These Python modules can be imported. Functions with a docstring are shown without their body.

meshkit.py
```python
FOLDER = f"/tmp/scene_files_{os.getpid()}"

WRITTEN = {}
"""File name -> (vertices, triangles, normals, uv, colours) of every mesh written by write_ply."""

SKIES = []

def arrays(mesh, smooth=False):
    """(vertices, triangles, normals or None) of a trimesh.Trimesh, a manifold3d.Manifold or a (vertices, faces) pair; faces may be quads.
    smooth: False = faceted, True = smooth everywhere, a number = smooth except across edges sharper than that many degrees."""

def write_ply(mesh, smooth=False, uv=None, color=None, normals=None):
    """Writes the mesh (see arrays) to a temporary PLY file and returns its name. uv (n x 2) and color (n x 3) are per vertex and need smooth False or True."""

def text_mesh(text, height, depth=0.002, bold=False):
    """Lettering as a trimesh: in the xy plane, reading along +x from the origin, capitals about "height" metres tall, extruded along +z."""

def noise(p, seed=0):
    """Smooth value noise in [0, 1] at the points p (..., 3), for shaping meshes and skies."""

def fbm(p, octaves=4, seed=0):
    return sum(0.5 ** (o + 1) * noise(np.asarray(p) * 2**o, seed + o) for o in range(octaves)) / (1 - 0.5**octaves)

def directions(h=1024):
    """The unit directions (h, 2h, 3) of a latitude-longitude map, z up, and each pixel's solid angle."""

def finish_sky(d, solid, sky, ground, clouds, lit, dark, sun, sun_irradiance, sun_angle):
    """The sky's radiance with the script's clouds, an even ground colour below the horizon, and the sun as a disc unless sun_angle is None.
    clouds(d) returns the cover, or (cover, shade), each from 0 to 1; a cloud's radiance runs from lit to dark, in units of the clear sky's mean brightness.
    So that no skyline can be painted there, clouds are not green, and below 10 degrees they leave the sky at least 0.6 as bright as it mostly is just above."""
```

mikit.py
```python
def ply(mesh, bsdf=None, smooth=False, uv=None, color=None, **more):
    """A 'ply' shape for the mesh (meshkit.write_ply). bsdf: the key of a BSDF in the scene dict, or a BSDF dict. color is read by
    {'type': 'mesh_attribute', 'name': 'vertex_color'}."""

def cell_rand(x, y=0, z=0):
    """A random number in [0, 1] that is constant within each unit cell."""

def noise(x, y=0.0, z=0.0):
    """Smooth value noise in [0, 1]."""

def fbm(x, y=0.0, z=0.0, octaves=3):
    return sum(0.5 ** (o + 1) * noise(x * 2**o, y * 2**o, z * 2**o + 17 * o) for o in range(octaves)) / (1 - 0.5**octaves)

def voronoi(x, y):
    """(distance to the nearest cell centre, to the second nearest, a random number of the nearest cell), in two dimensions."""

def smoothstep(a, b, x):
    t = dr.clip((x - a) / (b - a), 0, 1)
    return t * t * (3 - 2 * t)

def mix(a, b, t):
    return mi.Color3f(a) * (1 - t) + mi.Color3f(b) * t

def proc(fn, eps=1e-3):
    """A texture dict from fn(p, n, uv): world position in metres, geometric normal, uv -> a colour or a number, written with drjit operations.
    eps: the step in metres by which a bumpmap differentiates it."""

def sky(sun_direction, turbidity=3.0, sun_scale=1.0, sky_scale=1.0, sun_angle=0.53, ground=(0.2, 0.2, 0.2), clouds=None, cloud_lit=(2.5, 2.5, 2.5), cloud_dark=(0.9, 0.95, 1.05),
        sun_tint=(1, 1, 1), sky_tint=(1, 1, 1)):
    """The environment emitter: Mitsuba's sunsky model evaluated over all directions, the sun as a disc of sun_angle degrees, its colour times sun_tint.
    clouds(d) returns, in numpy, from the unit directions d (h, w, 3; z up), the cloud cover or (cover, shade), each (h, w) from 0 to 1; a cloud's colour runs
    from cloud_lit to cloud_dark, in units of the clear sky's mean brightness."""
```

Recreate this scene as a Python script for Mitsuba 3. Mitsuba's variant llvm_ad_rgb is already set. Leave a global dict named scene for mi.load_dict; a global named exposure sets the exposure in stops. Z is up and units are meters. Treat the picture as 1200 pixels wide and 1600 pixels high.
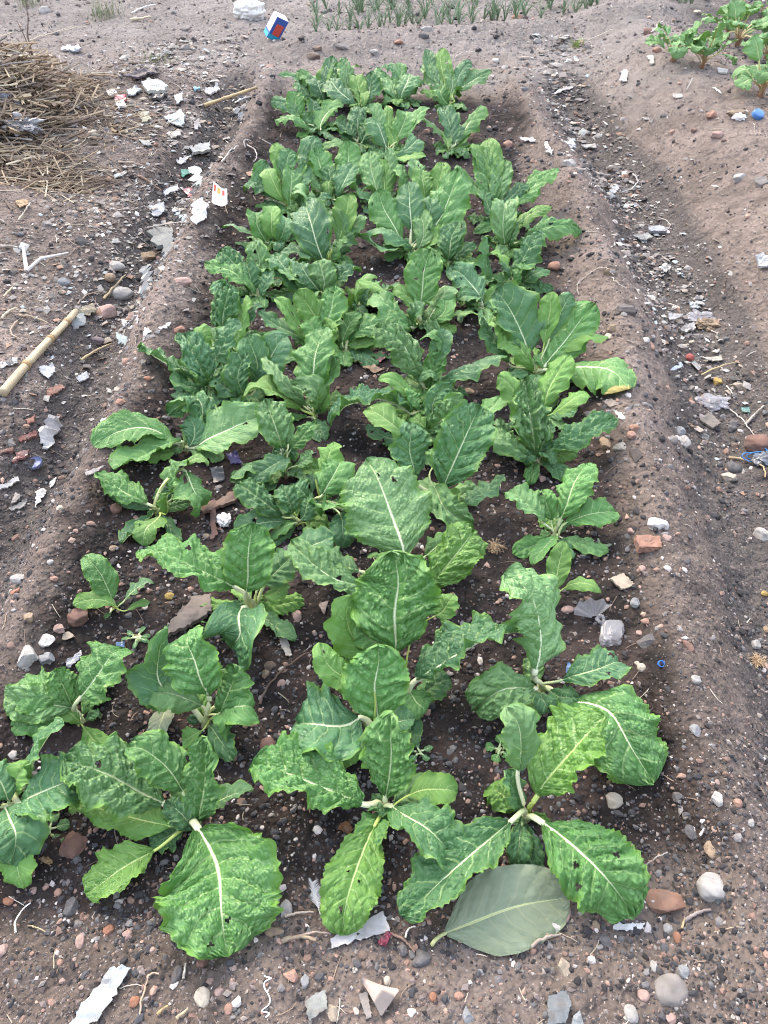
import math, random
import numpy as np, trimesh, mitsuba as mi, drjit as dr, mikit, meshkit

T = mi.ScalarTransform4f
scene, labels = {}, {}

# ---------------------------------------------------------------- camera, sky, exposure
EYE, PITCH, YAW = (0.0, 0.0, 1.5), math.radians(43.7), math.radians(1.7)
LOOK = (-math.sin(YAW) * math.cos(PITCH), math.cos(YAW) * math.cos(PITCH), -math.sin(PITCH))
scene['camera'] = {'type': 'perspective', 'fov': 2 * math.degrees(math.atan(600 / 1250)), 'fov_axis': 'x', 'near_clip': 0.02, 'far_clip': 400.0,
                   'to_world': T().look_at(origin=list(EYE), target=[e + l for e, l in zip(EYE, LOOK)], up=[0, 0, 1])}
# a bright overcast: the sun behind thin cloud over the back left, the cloud darker behind the viewer
def cloud(d):
    shade = .50 - .50 * np.clip(d[..., 1] * .75 - d[..., 0] * .35 + d[..., 2] * .35, -1, 1)
    return 1.0, shade * .9 + .12 * (meshkit.noise(d * 2.3, 5) - .5)
scene['sky'] = mikit.sky((-0.40, 0.62, 0.68), turbidity=3, sun_scale=0.30, sun_angle=34, clouds=cloud, cloud_lit=(2.15, 2.3, 2.7), cloud_dark=(.50, .58, .74))
exposure = 3.9

# ---------------------------------------------------------------- the lie of the land
def sstep(a, b, x):
    t = np.clip((x - a) / (b - a), 0, 1)
    return t * t * (3 - 2 * t)

def crest_right(y):
    return 0.60 + 0.15 * sstep(0.5, 2.6, y) - 0.09 * sstep(3.8, 5.4, y)

def base_z(x, y):
    """Height of the ground without its lumps: a sunk bed between two ridges, a furrow outside each, banks and a far cross ridge."""
    x, y = np.asarray(x, float), np.asarray(y, float)
    wob = 0.03 * np.sin(2.1 * y + 1.0) + 0.02 * np.sin(5.3 * y)
    along = 1 - sstep(5.2, 5.9, y)
    z = 0.095 * np.exp(-((x + 0.86 + wob * .6) / 0.10) ** 2) * along
    z = z - 0.125 * np.exp(-((x + 1.09 + wob) / 0.12) ** 2) * along * sstep(-1, 1.2, y)
    z = z + 0.13 * sstep(-1.14, -1.75, x + wob) * sstep(1.0, 2.2, y) * (1 - sstep(4.0, 6.0, y))
    cr = crest_right(y) + wob * .6
    z = z + 0.09 * np.exp(-(np.where(x < cr, (x - cr) / 0.085, (x - cr) / 0.15)) ** 2) * along
    z = z - 0.125 * np.exp(-((x - cr - 0.34) / 0.21) ** 2) * along * sstep(-.5, 1.0, y)
    z = z + 0.20 * sstep(cr + 0.42, cr + 0.90, x) * (1 - 0.5 * sstep(5.6, 6.6, y))
    z = z - 0.07 * sstep(1.75, 2.0, x) * sstep(4.2, 4.6, y)
    z = z + 0.035 * sstep(0.56, 0.40, y) * sstep(-.8, .0, y)
    far = y - 5.92 - 0.27 * (x + 0.68)
    z = z + 0.085 * np.exp(-((far - .25) / 0.24) ** 2) * sstep(-1.1, -0.7, x)
    z = z + 0.09 * np.exp(-((x + 1.6) / .35) ** 2 - ((y - 5.2) / .25) ** 2)
    z = z + 0.22 * np.exp(-((x + 2.25) / .36) ** 2 - ((y - 4.35) / .55) ** 2)          # under the straw heap
    z = z - 0.10 * np.exp(-((x + 1.75) / .30) ** 2 - ((y - 3.62) / .12) ** 2)          # the hollow in front of it
    return z

def lumps(x, y):
    p = np.stack([x, y, np.zeros_like(x)], -1)
    z = 0.038 * (meshkit.fbm(p * 5.0, 3, 11) - .5)
    z = z + 0.024 * (meshkit.fbm(p * 20.0, 3, 21) - .5) + 0.014 * np.maximum(meshkit.noise(p * 60.0, 31) - .55, 0)
    return z

def ground_z(x, y):
    x, y = np.asarray(x, float), np.asarray(y, float)
    return base_z(x, y) + lumps(x, y)

# ---------------------------------------------------------------- where things stand (metres)
CHARD = [
 ('large front-row chard plant whose biggest leaf, bitten with holes, points toward the viewer', (np.float64(-0.384), np.float64(0.688), np.float64(0.0)),
  '''-0.359 0.649 0.060 -0.299 0.541 0.070 -0.279 0.449 0.040 0.195 197 g c1.0 h1
-0.438 0.699 0.060 -0.523 0.718 0.106 -0.614 0.734 0.154 0.129 171 l c1.2
-0.422 0.665 0.040 -0.523 0.685 0.040 -0.614 0.699 0.061 0.080 160 y c.6
-0.443 0.621 0.030 -0.485 0.586 0.040 -0.542 0.545 0.020 0.088 120 y c.7
-0.400 0.713 0.084 -0.430 0.734 0.141 -0.486 0.752 0.189 0.083 112 g c1
-0.370 0.681 0.030 -0.354 0.722 0.120 -0.343 0.761 0.199 0.083 132 g c1.4
-0.356 0.701 0.043 -0.317 0.710 0.066 -0.270 0.719 0.088 0.048 74 d c.5
-0.381 0.668 0.020 -0.403 0.683 0.050 -0.430 0.705 0.061 0.053 60 d c1.6'''),
 ('dark chard plant cut off by the left edge of the picture, beside a reddish stone', (np.float64(-0.738), np.float64(0.709), np.float64(0.02)),
  '''-0.697 0.684 0.070 -0.627 0.697 0.120 -0.583 0.719 0.110 0.118 103 d c.8
-0.696 0.724 0.080 -0.662 0.759 0.154 -0.617 0.781 0.201 0.069 107 d c.7
-0.723 0.672 0.070 -0.677 0.613 0.100 -0.685 0.587 0.060 0.109 76 d c.8
-0.711 0.638 0.050 -0.673 0.578 0.060 -0.655 0.542 0.040 0.059 90 y c.5
-0.728 0.692 0.070 -0.737 0.708 0.100 -0.772 0.741 0.117 0.077 67 d c.8
-0.737 0.677 0.070 -0.769 0.663 0.100 -0.833 0.674 0.099 0.070 90 d c.8
-0.719 0.710 0.060 -0.708 0.722 0.100 -0.691 0.744 0.120 0.048 52 y c.5'''),
 ('left-edge chard plant with a broad leaf raised to the right below the pale stones', (np.float64(-0.671), np.float64(0.895), np.float64(0.003)),
  '''-0.647 0.906 0.093 -0.605 0.929 0.143 -0.570 0.980 0.181 0.117 102 g c.9
-0.688 0.921 0.069 -0.729 0.912 0.103 -0.806 0.918 0.091 0.100 93 g c.8
-0.680 0.903 0.053 -0.731 0.888 0.093 -0.815 0.894 0.103 0.076 116 l c1.1 f.35
-0.680 0.910 0.053 -0.690 0.925 0.093 -0.707 0.948 0.129 0.061 63 g c1.5
-0.663 0.886 0.023 -0.684 0.894 0.053 -0.715 0.902 0.053 0.040 47 y c.4
-0.705 0.910 0.044 -0.739 0.867 0.063 -0.782 0.846 0.071 0.060 85 g c.7'''),
 ('chard plant with a rounded pale leaf standing up, just below the grey board', (np.float64(-0.401), np.float64(0.905), np.float64(0.0)),
  '''-0.388 0.916 0.100 -0.410 0.942 0.170 -0.446 1.001 0.203 0.108 111 g c.9
-0.440 0.919 0.050 -0.496 0.945 0.102 -0.469 1.002 0.205 0.117 125 d c.4
-0.407 0.913 0.060 -0.441 0.911 0.090 -0.519 0.928 0.080 0.068 86 l c1.2
-0.367 0.906 0.050 -0.344 0.929 0.100 -0.331 0.966 0.134 0.079 78 g c1.4
-0.360 0.915 0.060 -0.313 0.892 0.090 -0.283 0.911 0.060 0.091 57 g c.7
-0.372 0.898 0.050 -0.343 0.871 0.070 -0.351 0.857 0.030 0.060 37 g c.6
-0.403 0.872 0.030 -0.420 0.858 0.030 -0.440 0.856 0.020 0.039 32 y c.4'''),
 ('chard plant in the front row with a ribbed leaf stretched flat to the left', (np.float64(-0.018), np.float64(0.724), np.float64(-0.0)),
  '''-0.063 0.709 0.060 -0.165 0.729 0.100 -0.271 0.756 0.116 0.132 182 g c1.1
-0.018 0.728 0.060 -0.009 0.773 0.140 -0.017 0.804 0.208 0.103 121 g c1.3
-0.003 0.698 0.070 0.052 0.641 0.110 0.110 0.609 0.060 0.100 126 d c.8
-0.038 0.670 0.050 -0.068 0.585 0.060 -0.088 0.484 0.030 0.098 179 y c.8 h2
0.027 0.738 0.042 0.076 0.745 0.058 0.122 0.743 0.048 0.061 77 y c.3
-0.009 0.712 0.020 -0.027 0.704 0.040 -0.051 0.706 0.050 0.034 35 d c1.5'''),
 ('chard plant in the middle with one very dark round glossy leaf on its left', (np.float64(-0.042), np.float64(0.866), np.float64(-0.0)),
  '''-0.039 0.882 0.070 -0.040 0.926 0.150 -0.041 0.965 0.215 0.126 120 g c.9
-0.079 0.889 0.064 -0.140 0.852 0.090 -0.208 0.877 0.070 0.154 100 d c.8
-0.079 0.927 0.147 -0.124 0.933 0.162 -0.150 0.961 0.213 0.059 77 y c.6
-0.026 0.881 0.039 -0.000 0.887 0.053 0.039 0.893 0.065 0.058 53 d c.8'''),
 ('tallest chard plant in the middle, one shiny leaf upright and a bluish one reaching right', (np.float64(0.021), np.float64(0.965), np.float64(-0.0)),
  '''-0.006 1.005 0.140 -0.003 1.071 0.220 -0.018 1.138 0.301 0.175 156 g c1.2
-0.057 1.014 0.115 -0.103 1.038 0.162 -0.101 1.079 0.227 0.083 97 y c.6
0.041 0.983 0.070 0.134 1.015 0.130 0.261 1.049 0.162 0.140 182 d c1.05
-0.029 0.988 0.059 -0.098 0.986 0.060 -0.156 1.012 0.117 0.085 102 y c.6
0.026 0.971 0.040 0.042 0.943 0.050 0.064 0.925 0.040 0.070 41 g c.7
0.075 1.060 0.190 0.101 1.074 0.210 0.109 1.087 0.229 0.051 42 y c.5
-0.030 1.023 0.130 -0.057 1.029 0.143 -0.085 1.046 0.174 0.054 53 g c1'''),
 ('chard plant in the middle carrying the widest pale leaf with a hole near its tip', (np.float64(0.024), np.float64(1.328), np.float64(-0.0)),
  '''0.010 1.298 0.120 -0.022 1.371 0.190 -0.085 1.496 0.235 0.231 155 l c.8 h3
0.072 1.246 0.060 0.120 1.285 0.120 0.186 1.388 0.130 0.117 122 y c1.2
-0.081 1.230 0.080 -0.164 1.214 0.140 -0.261 1.298 0.170 0.093 141 l c1.2
-0.102 1.316 0.040 -0.149 1.322 0.060 -0.200 1.337 0.070 0.110 66 d c.6
0.062 1.350 0.060 0.101 1.375 0.080 0.140 1.392 0.098 0.095 61 g c.7'''),
 ('chard plant with a broad front leaf curling over the right end of the grey board', (np.float64(-0.35), np.float64(1.209), np.float64(0.0)),
  '''-0.383 1.204 0.100 -0.458 1.210 0.150 -0.598 1.282 0.138 0.122 149 g c1.1
-0.352 1.195 0.100 -0.341 1.235 0.180 -0.340 1.288 0.220 0.113 102 g c1.1
-0.361 1.163 0.070 -0.358 1.087 0.090 -0.379 1.091 0.020 0.153 62 d c.8
-0.322 1.233 0.080 -0.276 1.251 0.120 -0.245 1.291 0.135 0.083 74 d c.7
-0.373 1.146 0.020 -0.374 1.106 0.030 -0.383 1.091 0.015 0.064 34 g c.5
-0.264 1.276 0.113 -0.211 1.296 0.141 -0.155 1.313 0.163 0.087 82 d c.4
-0.321 1.223 0.050 -0.291 1.217 0.070 -0.272 1.252 0.076 0.045 41 y c.6'''),
 ('small chard seedling with four short leaves beside a red-brown stone on the left', (np.float64(-0.682), np.float64(1.197), np.float64(0.005)),
  '''-0.682 1.212 0.035 -0.702 1.237 0.079 -0.741 1.267 0.129 0.064 82 g c.8
-0.670 1.192 0.035 -0.712 1.196 0.055 -0.760 1.175 0.055 0.045 66 y c.4
-0.647 1.204 0.045 -0.622 1.222 0.065 -0.586 1.241 0.080 0.045 52 d c.3
-0.644 1.188 0.025 -0.618 1.196 0.035 -0.591 1.205 0.035 0.023 37 y c.2'''),
 ('chard plant with one big hole in a leaf, left of the broken brown stalks', (np.float64(-0.659), np.float64(1.541), np.float64(0.002)),
  '''-0.673 1.528 0.052 -0.745 1.559 0.072 -0.816 1.583 0.097 0.102 91 g c.9
-0.580 1.610 0.095 -0.547 1.552 0.082 -0.531 1.502 0.032 0.115 74 g c.6 h4
-0.613 1.567 0.052 -0.608 1.592 0.092 -0.580 1.633 0.123 0.089 59 g c.8
-0.637 1.503 0.032 -0.649 1.454 0.042 -0.664 1.404 0.022 0.083 54 y c.4
-0.622 1.514 0.032 -0.615 1.524 0.062 -0.619 1.554 0.082 0.076 38 y c.9
-0.580 1.621 0.109 -0.555 1.631 0.121 -0.515 1.628 0.115 0.038 38 y c.4'''),
 ('chard plant with two flat pale-edged leaves lying over the left ridge', (np.float64(-0.641), np.float64(1.806), np.float64(0.002)),
  '''-0.680 1.807 0.062 -0.769 1.802 0.092 -0.848 1.698 0.106 0.121 114 g c.4
-0.645 1.804 0.042 -0.720 1.730 0.062 -0.790 1.640 0.080 0.116 113 g c.5
-0.560 1.788 0.052 -0.502 1.804 0.092 -0.408 1.874 0.082 0.150 95 l c.5
-0.553 1.885 0.094 -0.599 1.899 0.122 -0.690 1.871 0.083 0.108 73 d c1.2
-0.611 1.799 0.042 -0.606 1.839 0.062 -0.638 1.872 0.083 0.078 43 d c.8
-0.595 1.800 0.022 -0.578 1.806 0.042 -0.560 1.838 0.052 0.048 32 y c.5'''),
 ('bluish crinkled chard plant on the left with a leaf tip reaching over the ridge', (np.float64(-0.624), np.float64(2.14), np.float64(0.001)),
  '''-0.702 2.111 0.061 -0.754 2.126 0.091 -0.845 2.191 0.114 0.081 79 d c1.4
-0.624 2.078 0.061 -0.648 2.103 0.131 -0.689 2.180 0.161 0.115 77 d c1.5
-0.629 2.174 0.081 -0.577 2.204 0.125 -0.522 2.240 0.181 0.114 77 d c1.0
-0.659 2.054 0.041 -0.682 2.066 0.061 -0.716 2.128 0.071 0.084 41 d c.8
-0.639 2.192 0.105 -0.645 2.216 0.149 -0.626 2.232 0.172 0.069 39 y c.5
-0.660 2.033 0.031 -0.687 2.053 0.041 -0.716 2.020 0.039 0.076 30 d c.6
-0.590 2.097 0.041 -0.567 2.107 0.071 -0.566 2.138 0.091 0.069 34 d c1'''),
 ('chard plant on the left edge with a tall ladder-crinkled blue-green leaf', (np.float64(-0.596), np.float64(2.368), np.float64(0.0)),
  '''-0.620 2.347 0.070 -0.609 2.402 0.140 -0.599 2.481 0.188 0.099 81 d c1.6
-0.557 2.301 0.050 -0.552 2.390 0.100 -0.545 2.459 0.155 0.069 81 y c.7
-0.531 2.414 0.081 -0.520 2.427 0.103 -0.493 2.446 0.132 0.070 32 d c.8'''),
 ('dark blue-green chard plant half hidden behind the leaf with insect holes', (np.float64(-0.485), np.float64(2.072), np.float64(0.0)),
  '''-0.513 2.059 0.040 -0.516 2.081 0.090 -0.492 2.136 0.130 0.092 60 d c1.2
-0.465 2.114 0.088 -0.473 2.144 0.143 -0.492 2.165 0.180 0.096 56 d c.8
-0.445 2.119 0.097 -0.403 2.149 0.148 -0.369 2.169 0.180 0.120 61 d c.5
-0.547 2.073 0.030 -0.572 2.071 0.060 -0.605 2.090 0.070 0.068 37 d c.8
-0.467 2.082 0.030 -0.456 2.103 0.065 -0.465 2.120 0.100 0.081 40 d c.8'''),
 ('chard plant with a yellow-green leaf full of round insect holes on its left', (np.float64(-0.276), np.float64(1.977), np.float64(0.0)),
  '''-0.342 1.986 0.060 -0.406 1.984 0.100 -0.497 1.976 0.090 0.112 82 y c.4 h5
-0.314 2.006 0.070 -0.376 2.023 0.120 -0.430 2.095 0.150 0.062 83 l c1.1
-0.272 1.971 0.060 -0.268 1.966 0.120 -0.331 1.987 0.120 0.076 44 l c1.2
-0.282 2.060 0.092 -0.267 2.090 0.170 -0.241 2.177 0.200 0.152 82 g c.8
-0.261 2.017 0.080 -0.240 2.044 0.120 -0.218 2.099 0.140 0.094 54 g c.8
-0.333 2.024 0.057 -0.373 2.046 0.081 -0.397 2.062 0.098 0.083 43 d c.6
-0.254 1.973 0.040 -0.243 1.981 0.070 -0.254 2.003 0.090 0.058 30 y c.6'''),
 ('chard plant with an upright bright leaf and a narrow folded yellow one, left of centre', (np.float64(-0.29), np.float64(2.365), np.float64(0.0)),
  '''-0.272 2.403 0.080 -0.250 2.435 0.140 -0.238 2.477 0.186 0.125 63 g c.9
-0.364 2.368 0.050 -0.394 2.422 0.109 -0.441 2.451 0.156 0.061 72 y c.8 f.5
-0.388 2.388 0.050 -0.442 2.404 0.081 -0.501 2.421 0.112 0.083 62 d c.7
-0.255 2.375 0.060 -0.238 2.374 0.100 -0.231 2.403 0.110 0.081 29 y c.6
-0.290 2.423 0.105 -0.333 2.440 0.135 -0.374 2.461 0.169 0.087 53 y c1
-0.298 2.357 0.050 -0.308 2.372 0.090 -0.331 2.400 0.110 0.086 38 g c.8'''),
 ('low chard plant in the centre with one leaf arching right over the dead leaves', (np.float64(-0.206), np.float64(2.351), np.float64(0.0)),
  '''-0.190 2.369 0.040 -0.114 2.378 0.090 0.020 2.411 0.097 0.108 102 g c.7
-0.211 2.356 0.040 -0.191 2.394 0.079 -0.154 2.419 0.119 0.070 54 g c.6
-0.190 2.352 0.030 -0.134 2.342 0.050 -0.091 2.347 0.060 0.052 46 y c.4'''),
 ('chard plant with a bronze-tinted shiny leaf standing up, behind the broken brown stalks', (np.float64(-0.339), np.float64(1.714), np.float64(0.0)),
  '''-0.339 1.736 0.080 -0.354 1.760 0.140 -0.388 1.823 0.170 0.107 74 l c1.2
-0.316 1.758 0.058 -0.289 1.778 0.082 -0.255 1.811 0.117 0.055 54 g c1
-0.320 1.713 0.060 -0.350 1.676 0.070 -0.421 1.641 0.040 0.074 69 d c1
-0.377 1.722 0.040 -0.425 1.686 0.050 -0.481 1.661 0.030 0.086 66 d c.5
-0.294 1.710 0.040 -0.272 1.706 0.060 -0.255 1.728 0.080 0.048 31 l c.8
-0.325 1.769 0.072 -0.327 1.747 0.060 -0.363 1.748 0.070 0.069 23 d c1.5
-0.348 1.698 0.030 -0.362 1.670 0.030 -0.379 1.654 0.020 0.046 28 g c.4'''),
 ('chard plant left of the widest pale leaf, its own leaves dark and narrow', (np.float64(-0.227), np.float64(1.584), np.float64(0.0)),
  '''-0.209 1.571 0.060 -0.183 1.596 0.100 -0.160 1.657 0.120 0.109 66 g c.7
-0.222 1.640 0.079 -0.197 1.668 0.112 -0.187 1.693 0.141 0.090 51 y c.5
-0.128 1.511 0.060 -0.176 1.495 0.090 -0.243 1.524 0.070 0.072 68 g c.9
-0.163 1.519 0.040 -0.150 1.454 0.050 -0.138 1.412 0.030 0.072 51 d c.8
-0.254 1.578 0.040 -0.269 1.576 0.070 -0.289 1.595 0.080 0.065 31 d c1
-0.139 1.538 0.050 -0.114 1.555 0.070 -0.089 1.570 0.080 0.073 39 d c.9'''),
 ('crinkled dark chard plant right of the white foam lump', (np.float64(-0.27), np.float64(1.513), np.float64(0.0)),
  '''-0.311 1.492 0.050 -0.369 1.513 0.090 -0.438 1.575 0.100 0.080 91 d c1.5
-0.288 1.505 0.050 -0.294 1.515 0.090 -0.314 1.546 0.100 0.073 41 d c1.4
-0.304 1.489 0.030 -0.359 1.471 0.050 -0.425 1.440 0.040 0.070 78 d c.7
-0.279 1.489 0.030 -0.310 1.467 0.030 -0.342 1.448 0.020 0.047 45 g c.5
-0.262 1.492 0.040 -0.244 1.502 0.070 -0.250 1.533 0.080 0.057 34 d c1'''),
 ('chard plant with two tall white-ribbed leaves standing side by side right of centre', (np.float64(0.113), np.float64(1.586), np.float64(-0.0)),
  '''0.034 1.608 0.090 0.024 1.634 0.150 0.026 1.687 0.220 0.115 89 d c1.1
0.109 1.572 0.090 0.148 1.627 0.170 0.200 1.735 0.230 0.144 136 d c1.1
0.166 1.543 0.050 0.215 1.566 0.080 0.273 1.604 0.100 0.074 78 d c1.1
0.089 1.583 0.080 0.107 1.510 0.090 0.189 1.486 0.040 0.079 83 l c1.7
0.117 1.600 0.030 0.134 1.595 0.040 0.159 1.598 0.050 0.038 25 y c.4
0.081 1.649 0.090 0.089 1.668 0.112 0.085 1.687 0.135 0.059 34 g c.6'''),
 ('chard plant in the centre with a bright folded leaf arching over bare soil', (np.float64(0.04), np.float64(1.825), np.float64(-0.0)),
  '''0.011 1.780 0.060 -0.036 1.811 0.120 -0.107 1.868 0.130 0.101 87 y c.4 f.5
-0.008 1.849 0.040 -0.055 1.841 0.050 -0.106 1.871 0.063 0.060 55 d c.5
0.048 1.797 0.040 0.038 1.805 0.080 0.019 1.824 0.100 0.062 38 g c1'''),
 ('chard plant in the centre with a long finely pleated leaf reaching left', (np.float64(0.04), np.float64(2.003), np.float64(-0.0)),
  '''0.004 1.934 0.070 -0.104 1.930 0.110 -0.233 1.901 0.070 0.124 125 d c1.5
0.019 2.025 0.051 -0.012 2.043 0.091 -0.080 2.051 0.111 0.047 60 y c.4
0.049 1.982 0.040 0.028 1.999 0.070 0.018 2.028 0.090 0.066 38 g c.9'''),
 ('chard plant in the centre with splayed pale stalks, right of the red scrap', (np.float64(0.077), np.float64(2.12), np.float64(-0.0)),
  '''0.038 2.123 0.080 -0.014 2.181 0.140 -0.090 2.220 0.195 0.121 98 l c1.5
0.150 2.138 0.060 0.228 2.141 0.100 0.317 2.187 0.121 0.100 92 d c.9
0.099 2.095 0.040 0.098 2.150 0.080 0.115 2.182 0.123 0.077 59 g c1.4
0.120 2.113 0.040 0.088 2.110 0.080 0.036 2.102 0.070 0.052 42 d c.8
0.049 2.090 0.030 0.019 2.089 0.040 -0.009 2.078 0.040 0.030 29 y c.3
0.117 2.188 0.133 0.106 2.204 0.161 0.045 2.204 0.164 0.048 39 g c.8
0.097 2.183 0.125 0.120 2.200 0.154 0.133 2.218 0.182 0.068 38 d c.7'''),
 ('grey-green crinkled chard plant just behind the two tall white-ribbed leaves', (np.float64(0.121), np.float64(1.897), np.float64(-0.0)),
  '''0.048 1.914 0.050 0.121 1.879 0.090 0.200 1.958 0.080 0.101 83 l c1.7
0.200 1.903 0.050 0.244 1.904 0.090 0.289 1.965 0.100 0.090 61 g c.6
0.077 1.947 0.062 0.099 1.976 0.093 0.144 2.006 0.122 0.058 56 d c1.4
0.077 1.895 0.030 0.048 1.905 0.050 0.025 1.929 0.060 0.053 36 y c.5
0.153 1.890 0.040 0.180 1.914 0.070 0.190 1.950 0.090 0.068 44 l c1.4'''),
 ('chard plant on the right with stubby white stalk bases and a narrow pleated upright leaf', (np.float64(0.384), np.float64(1.777), np.float64(-0.0)),
  '''0.369 1.780 0.080 0.354 1.828 0.160 0.333 1.901 0.200 0.111 95 l c1.9
0.431 1.792 0.060 0.497 1.794 0.100 0.606 1.864 0.110 0.090 104 d c1.4
0.337 1.761 0.060 0.289 1.765 0.090 0.252 1.834 0.077 0.079 59 l c1.8
0.315 1.826 0.065 0.286 1.836 0.080 0.269 1.857 0.103 0.066 36 l c1.7
0.378 1.770 0.030 0.356 1.760 0.050 0.335 1.760 0.040 0.058 22 d c1.5
0.397 1.779 0.030 0.410 1.761 0.050 0.419 1.731 0.040 0.049 20 d c1.2
0.321 1.901 0.147 0.302 1.930 0.175 0.269 1.946 0.190 0.077 44 y c.7
0.389 1.807 0.040 0.403 1.816 0.080 0.414 1.850 0.100 0.066 42 d c1.5'''),
 ('small bright chard plant on the right between the pleated leaf and the dark gravel', (np.float64(0.431), np.float64(1.998), np.float64(-0.0)),
  '''0.435 2.023 0.050 0.462 2.078 0.100 0.512 2.141 0.145 0.094 83 y c.7
0.467 1.988 0.040 0.513 2.001 0.070 0.565 2.052 0.070 0.066 57 y c.5
0.424 2.034 0.042 0.409 2.048 0.060 0.395 2.064 0.075 0.043 26 y c.5'''),
 ('chard plant on the right with a wide leaf hanging over the ridge, its tip yellowed', (np.float64(0.436), np.float64(2.224), np.float64(-0.0)),
  '''0.480 2.230 0.090 0.544 2.300 0.136 0.611 2.345 0.204 0.133 100 g c.7
0.544 2.177 0.090 0.620 2.135 0.100 0.681 2.030 0.095 0.156 91 g c.5 e1
0.379 2.287 0.124 0.344 2.320 0.179 0.286 2.361 0.240 0.168 80 d c.8
0.405 2.200 0.060 0.355 2.243 0.120 0.283 2.315 0.174 0.103 98 y c1
0.261 2.259 0.080 0.277 2.284 0.124 0.240 2.309 0.166 0.087 49 d c.9
0.469 2.322 0.176 0.463 2.341 0.204 0.455 2.360 0.232 0.074 34 y c.5
0.498 2.334 0.192 0.518 2.348 0.212 0.535 2.361 0.230 0.066 29 d c.5
0.454 2.213 0.040 0.444 2.238 0.060 0.423 2.254 0.062 0.058 25 g c.6
0.516 2.273 0.092 0.587 2.290 0.119 0.660 2.288 0.110 0.104 70 y c.4'''),
 ('chard plant on the right with three separate pale leaves spread like a fan', (np.float64(0.406), np.float64(1.48), np.float64(-0.0)),
  '''0.414 1.496 0.060 0.440 1.537 0.130 0.481 1.603 0.165 0.108 99 g c.8
0.428 1.490 0.050 0.480 1.489 0.080 0.564 1.521 0.070 0.082 84 g c.7
0.367 1.478 0.060 0.324 1.499 0.100 0.274 1.555 0.114 0.085 80 l c1.2
0.390 1.507 0.044 0.378 1.522 0.080 0.364 1.554 0.111 0.056 50 g c1.4
0.403 1.462 0.030 0.362 1.408 0.040 0.328 1.369 0.020 0.044 60 g c.5'''),
 ('small chard seedling on the right with a flat leaf above the knotted clear bag', (np.float64(0.366), np.float64(1.262), np.float64(-0.0)),
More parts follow.
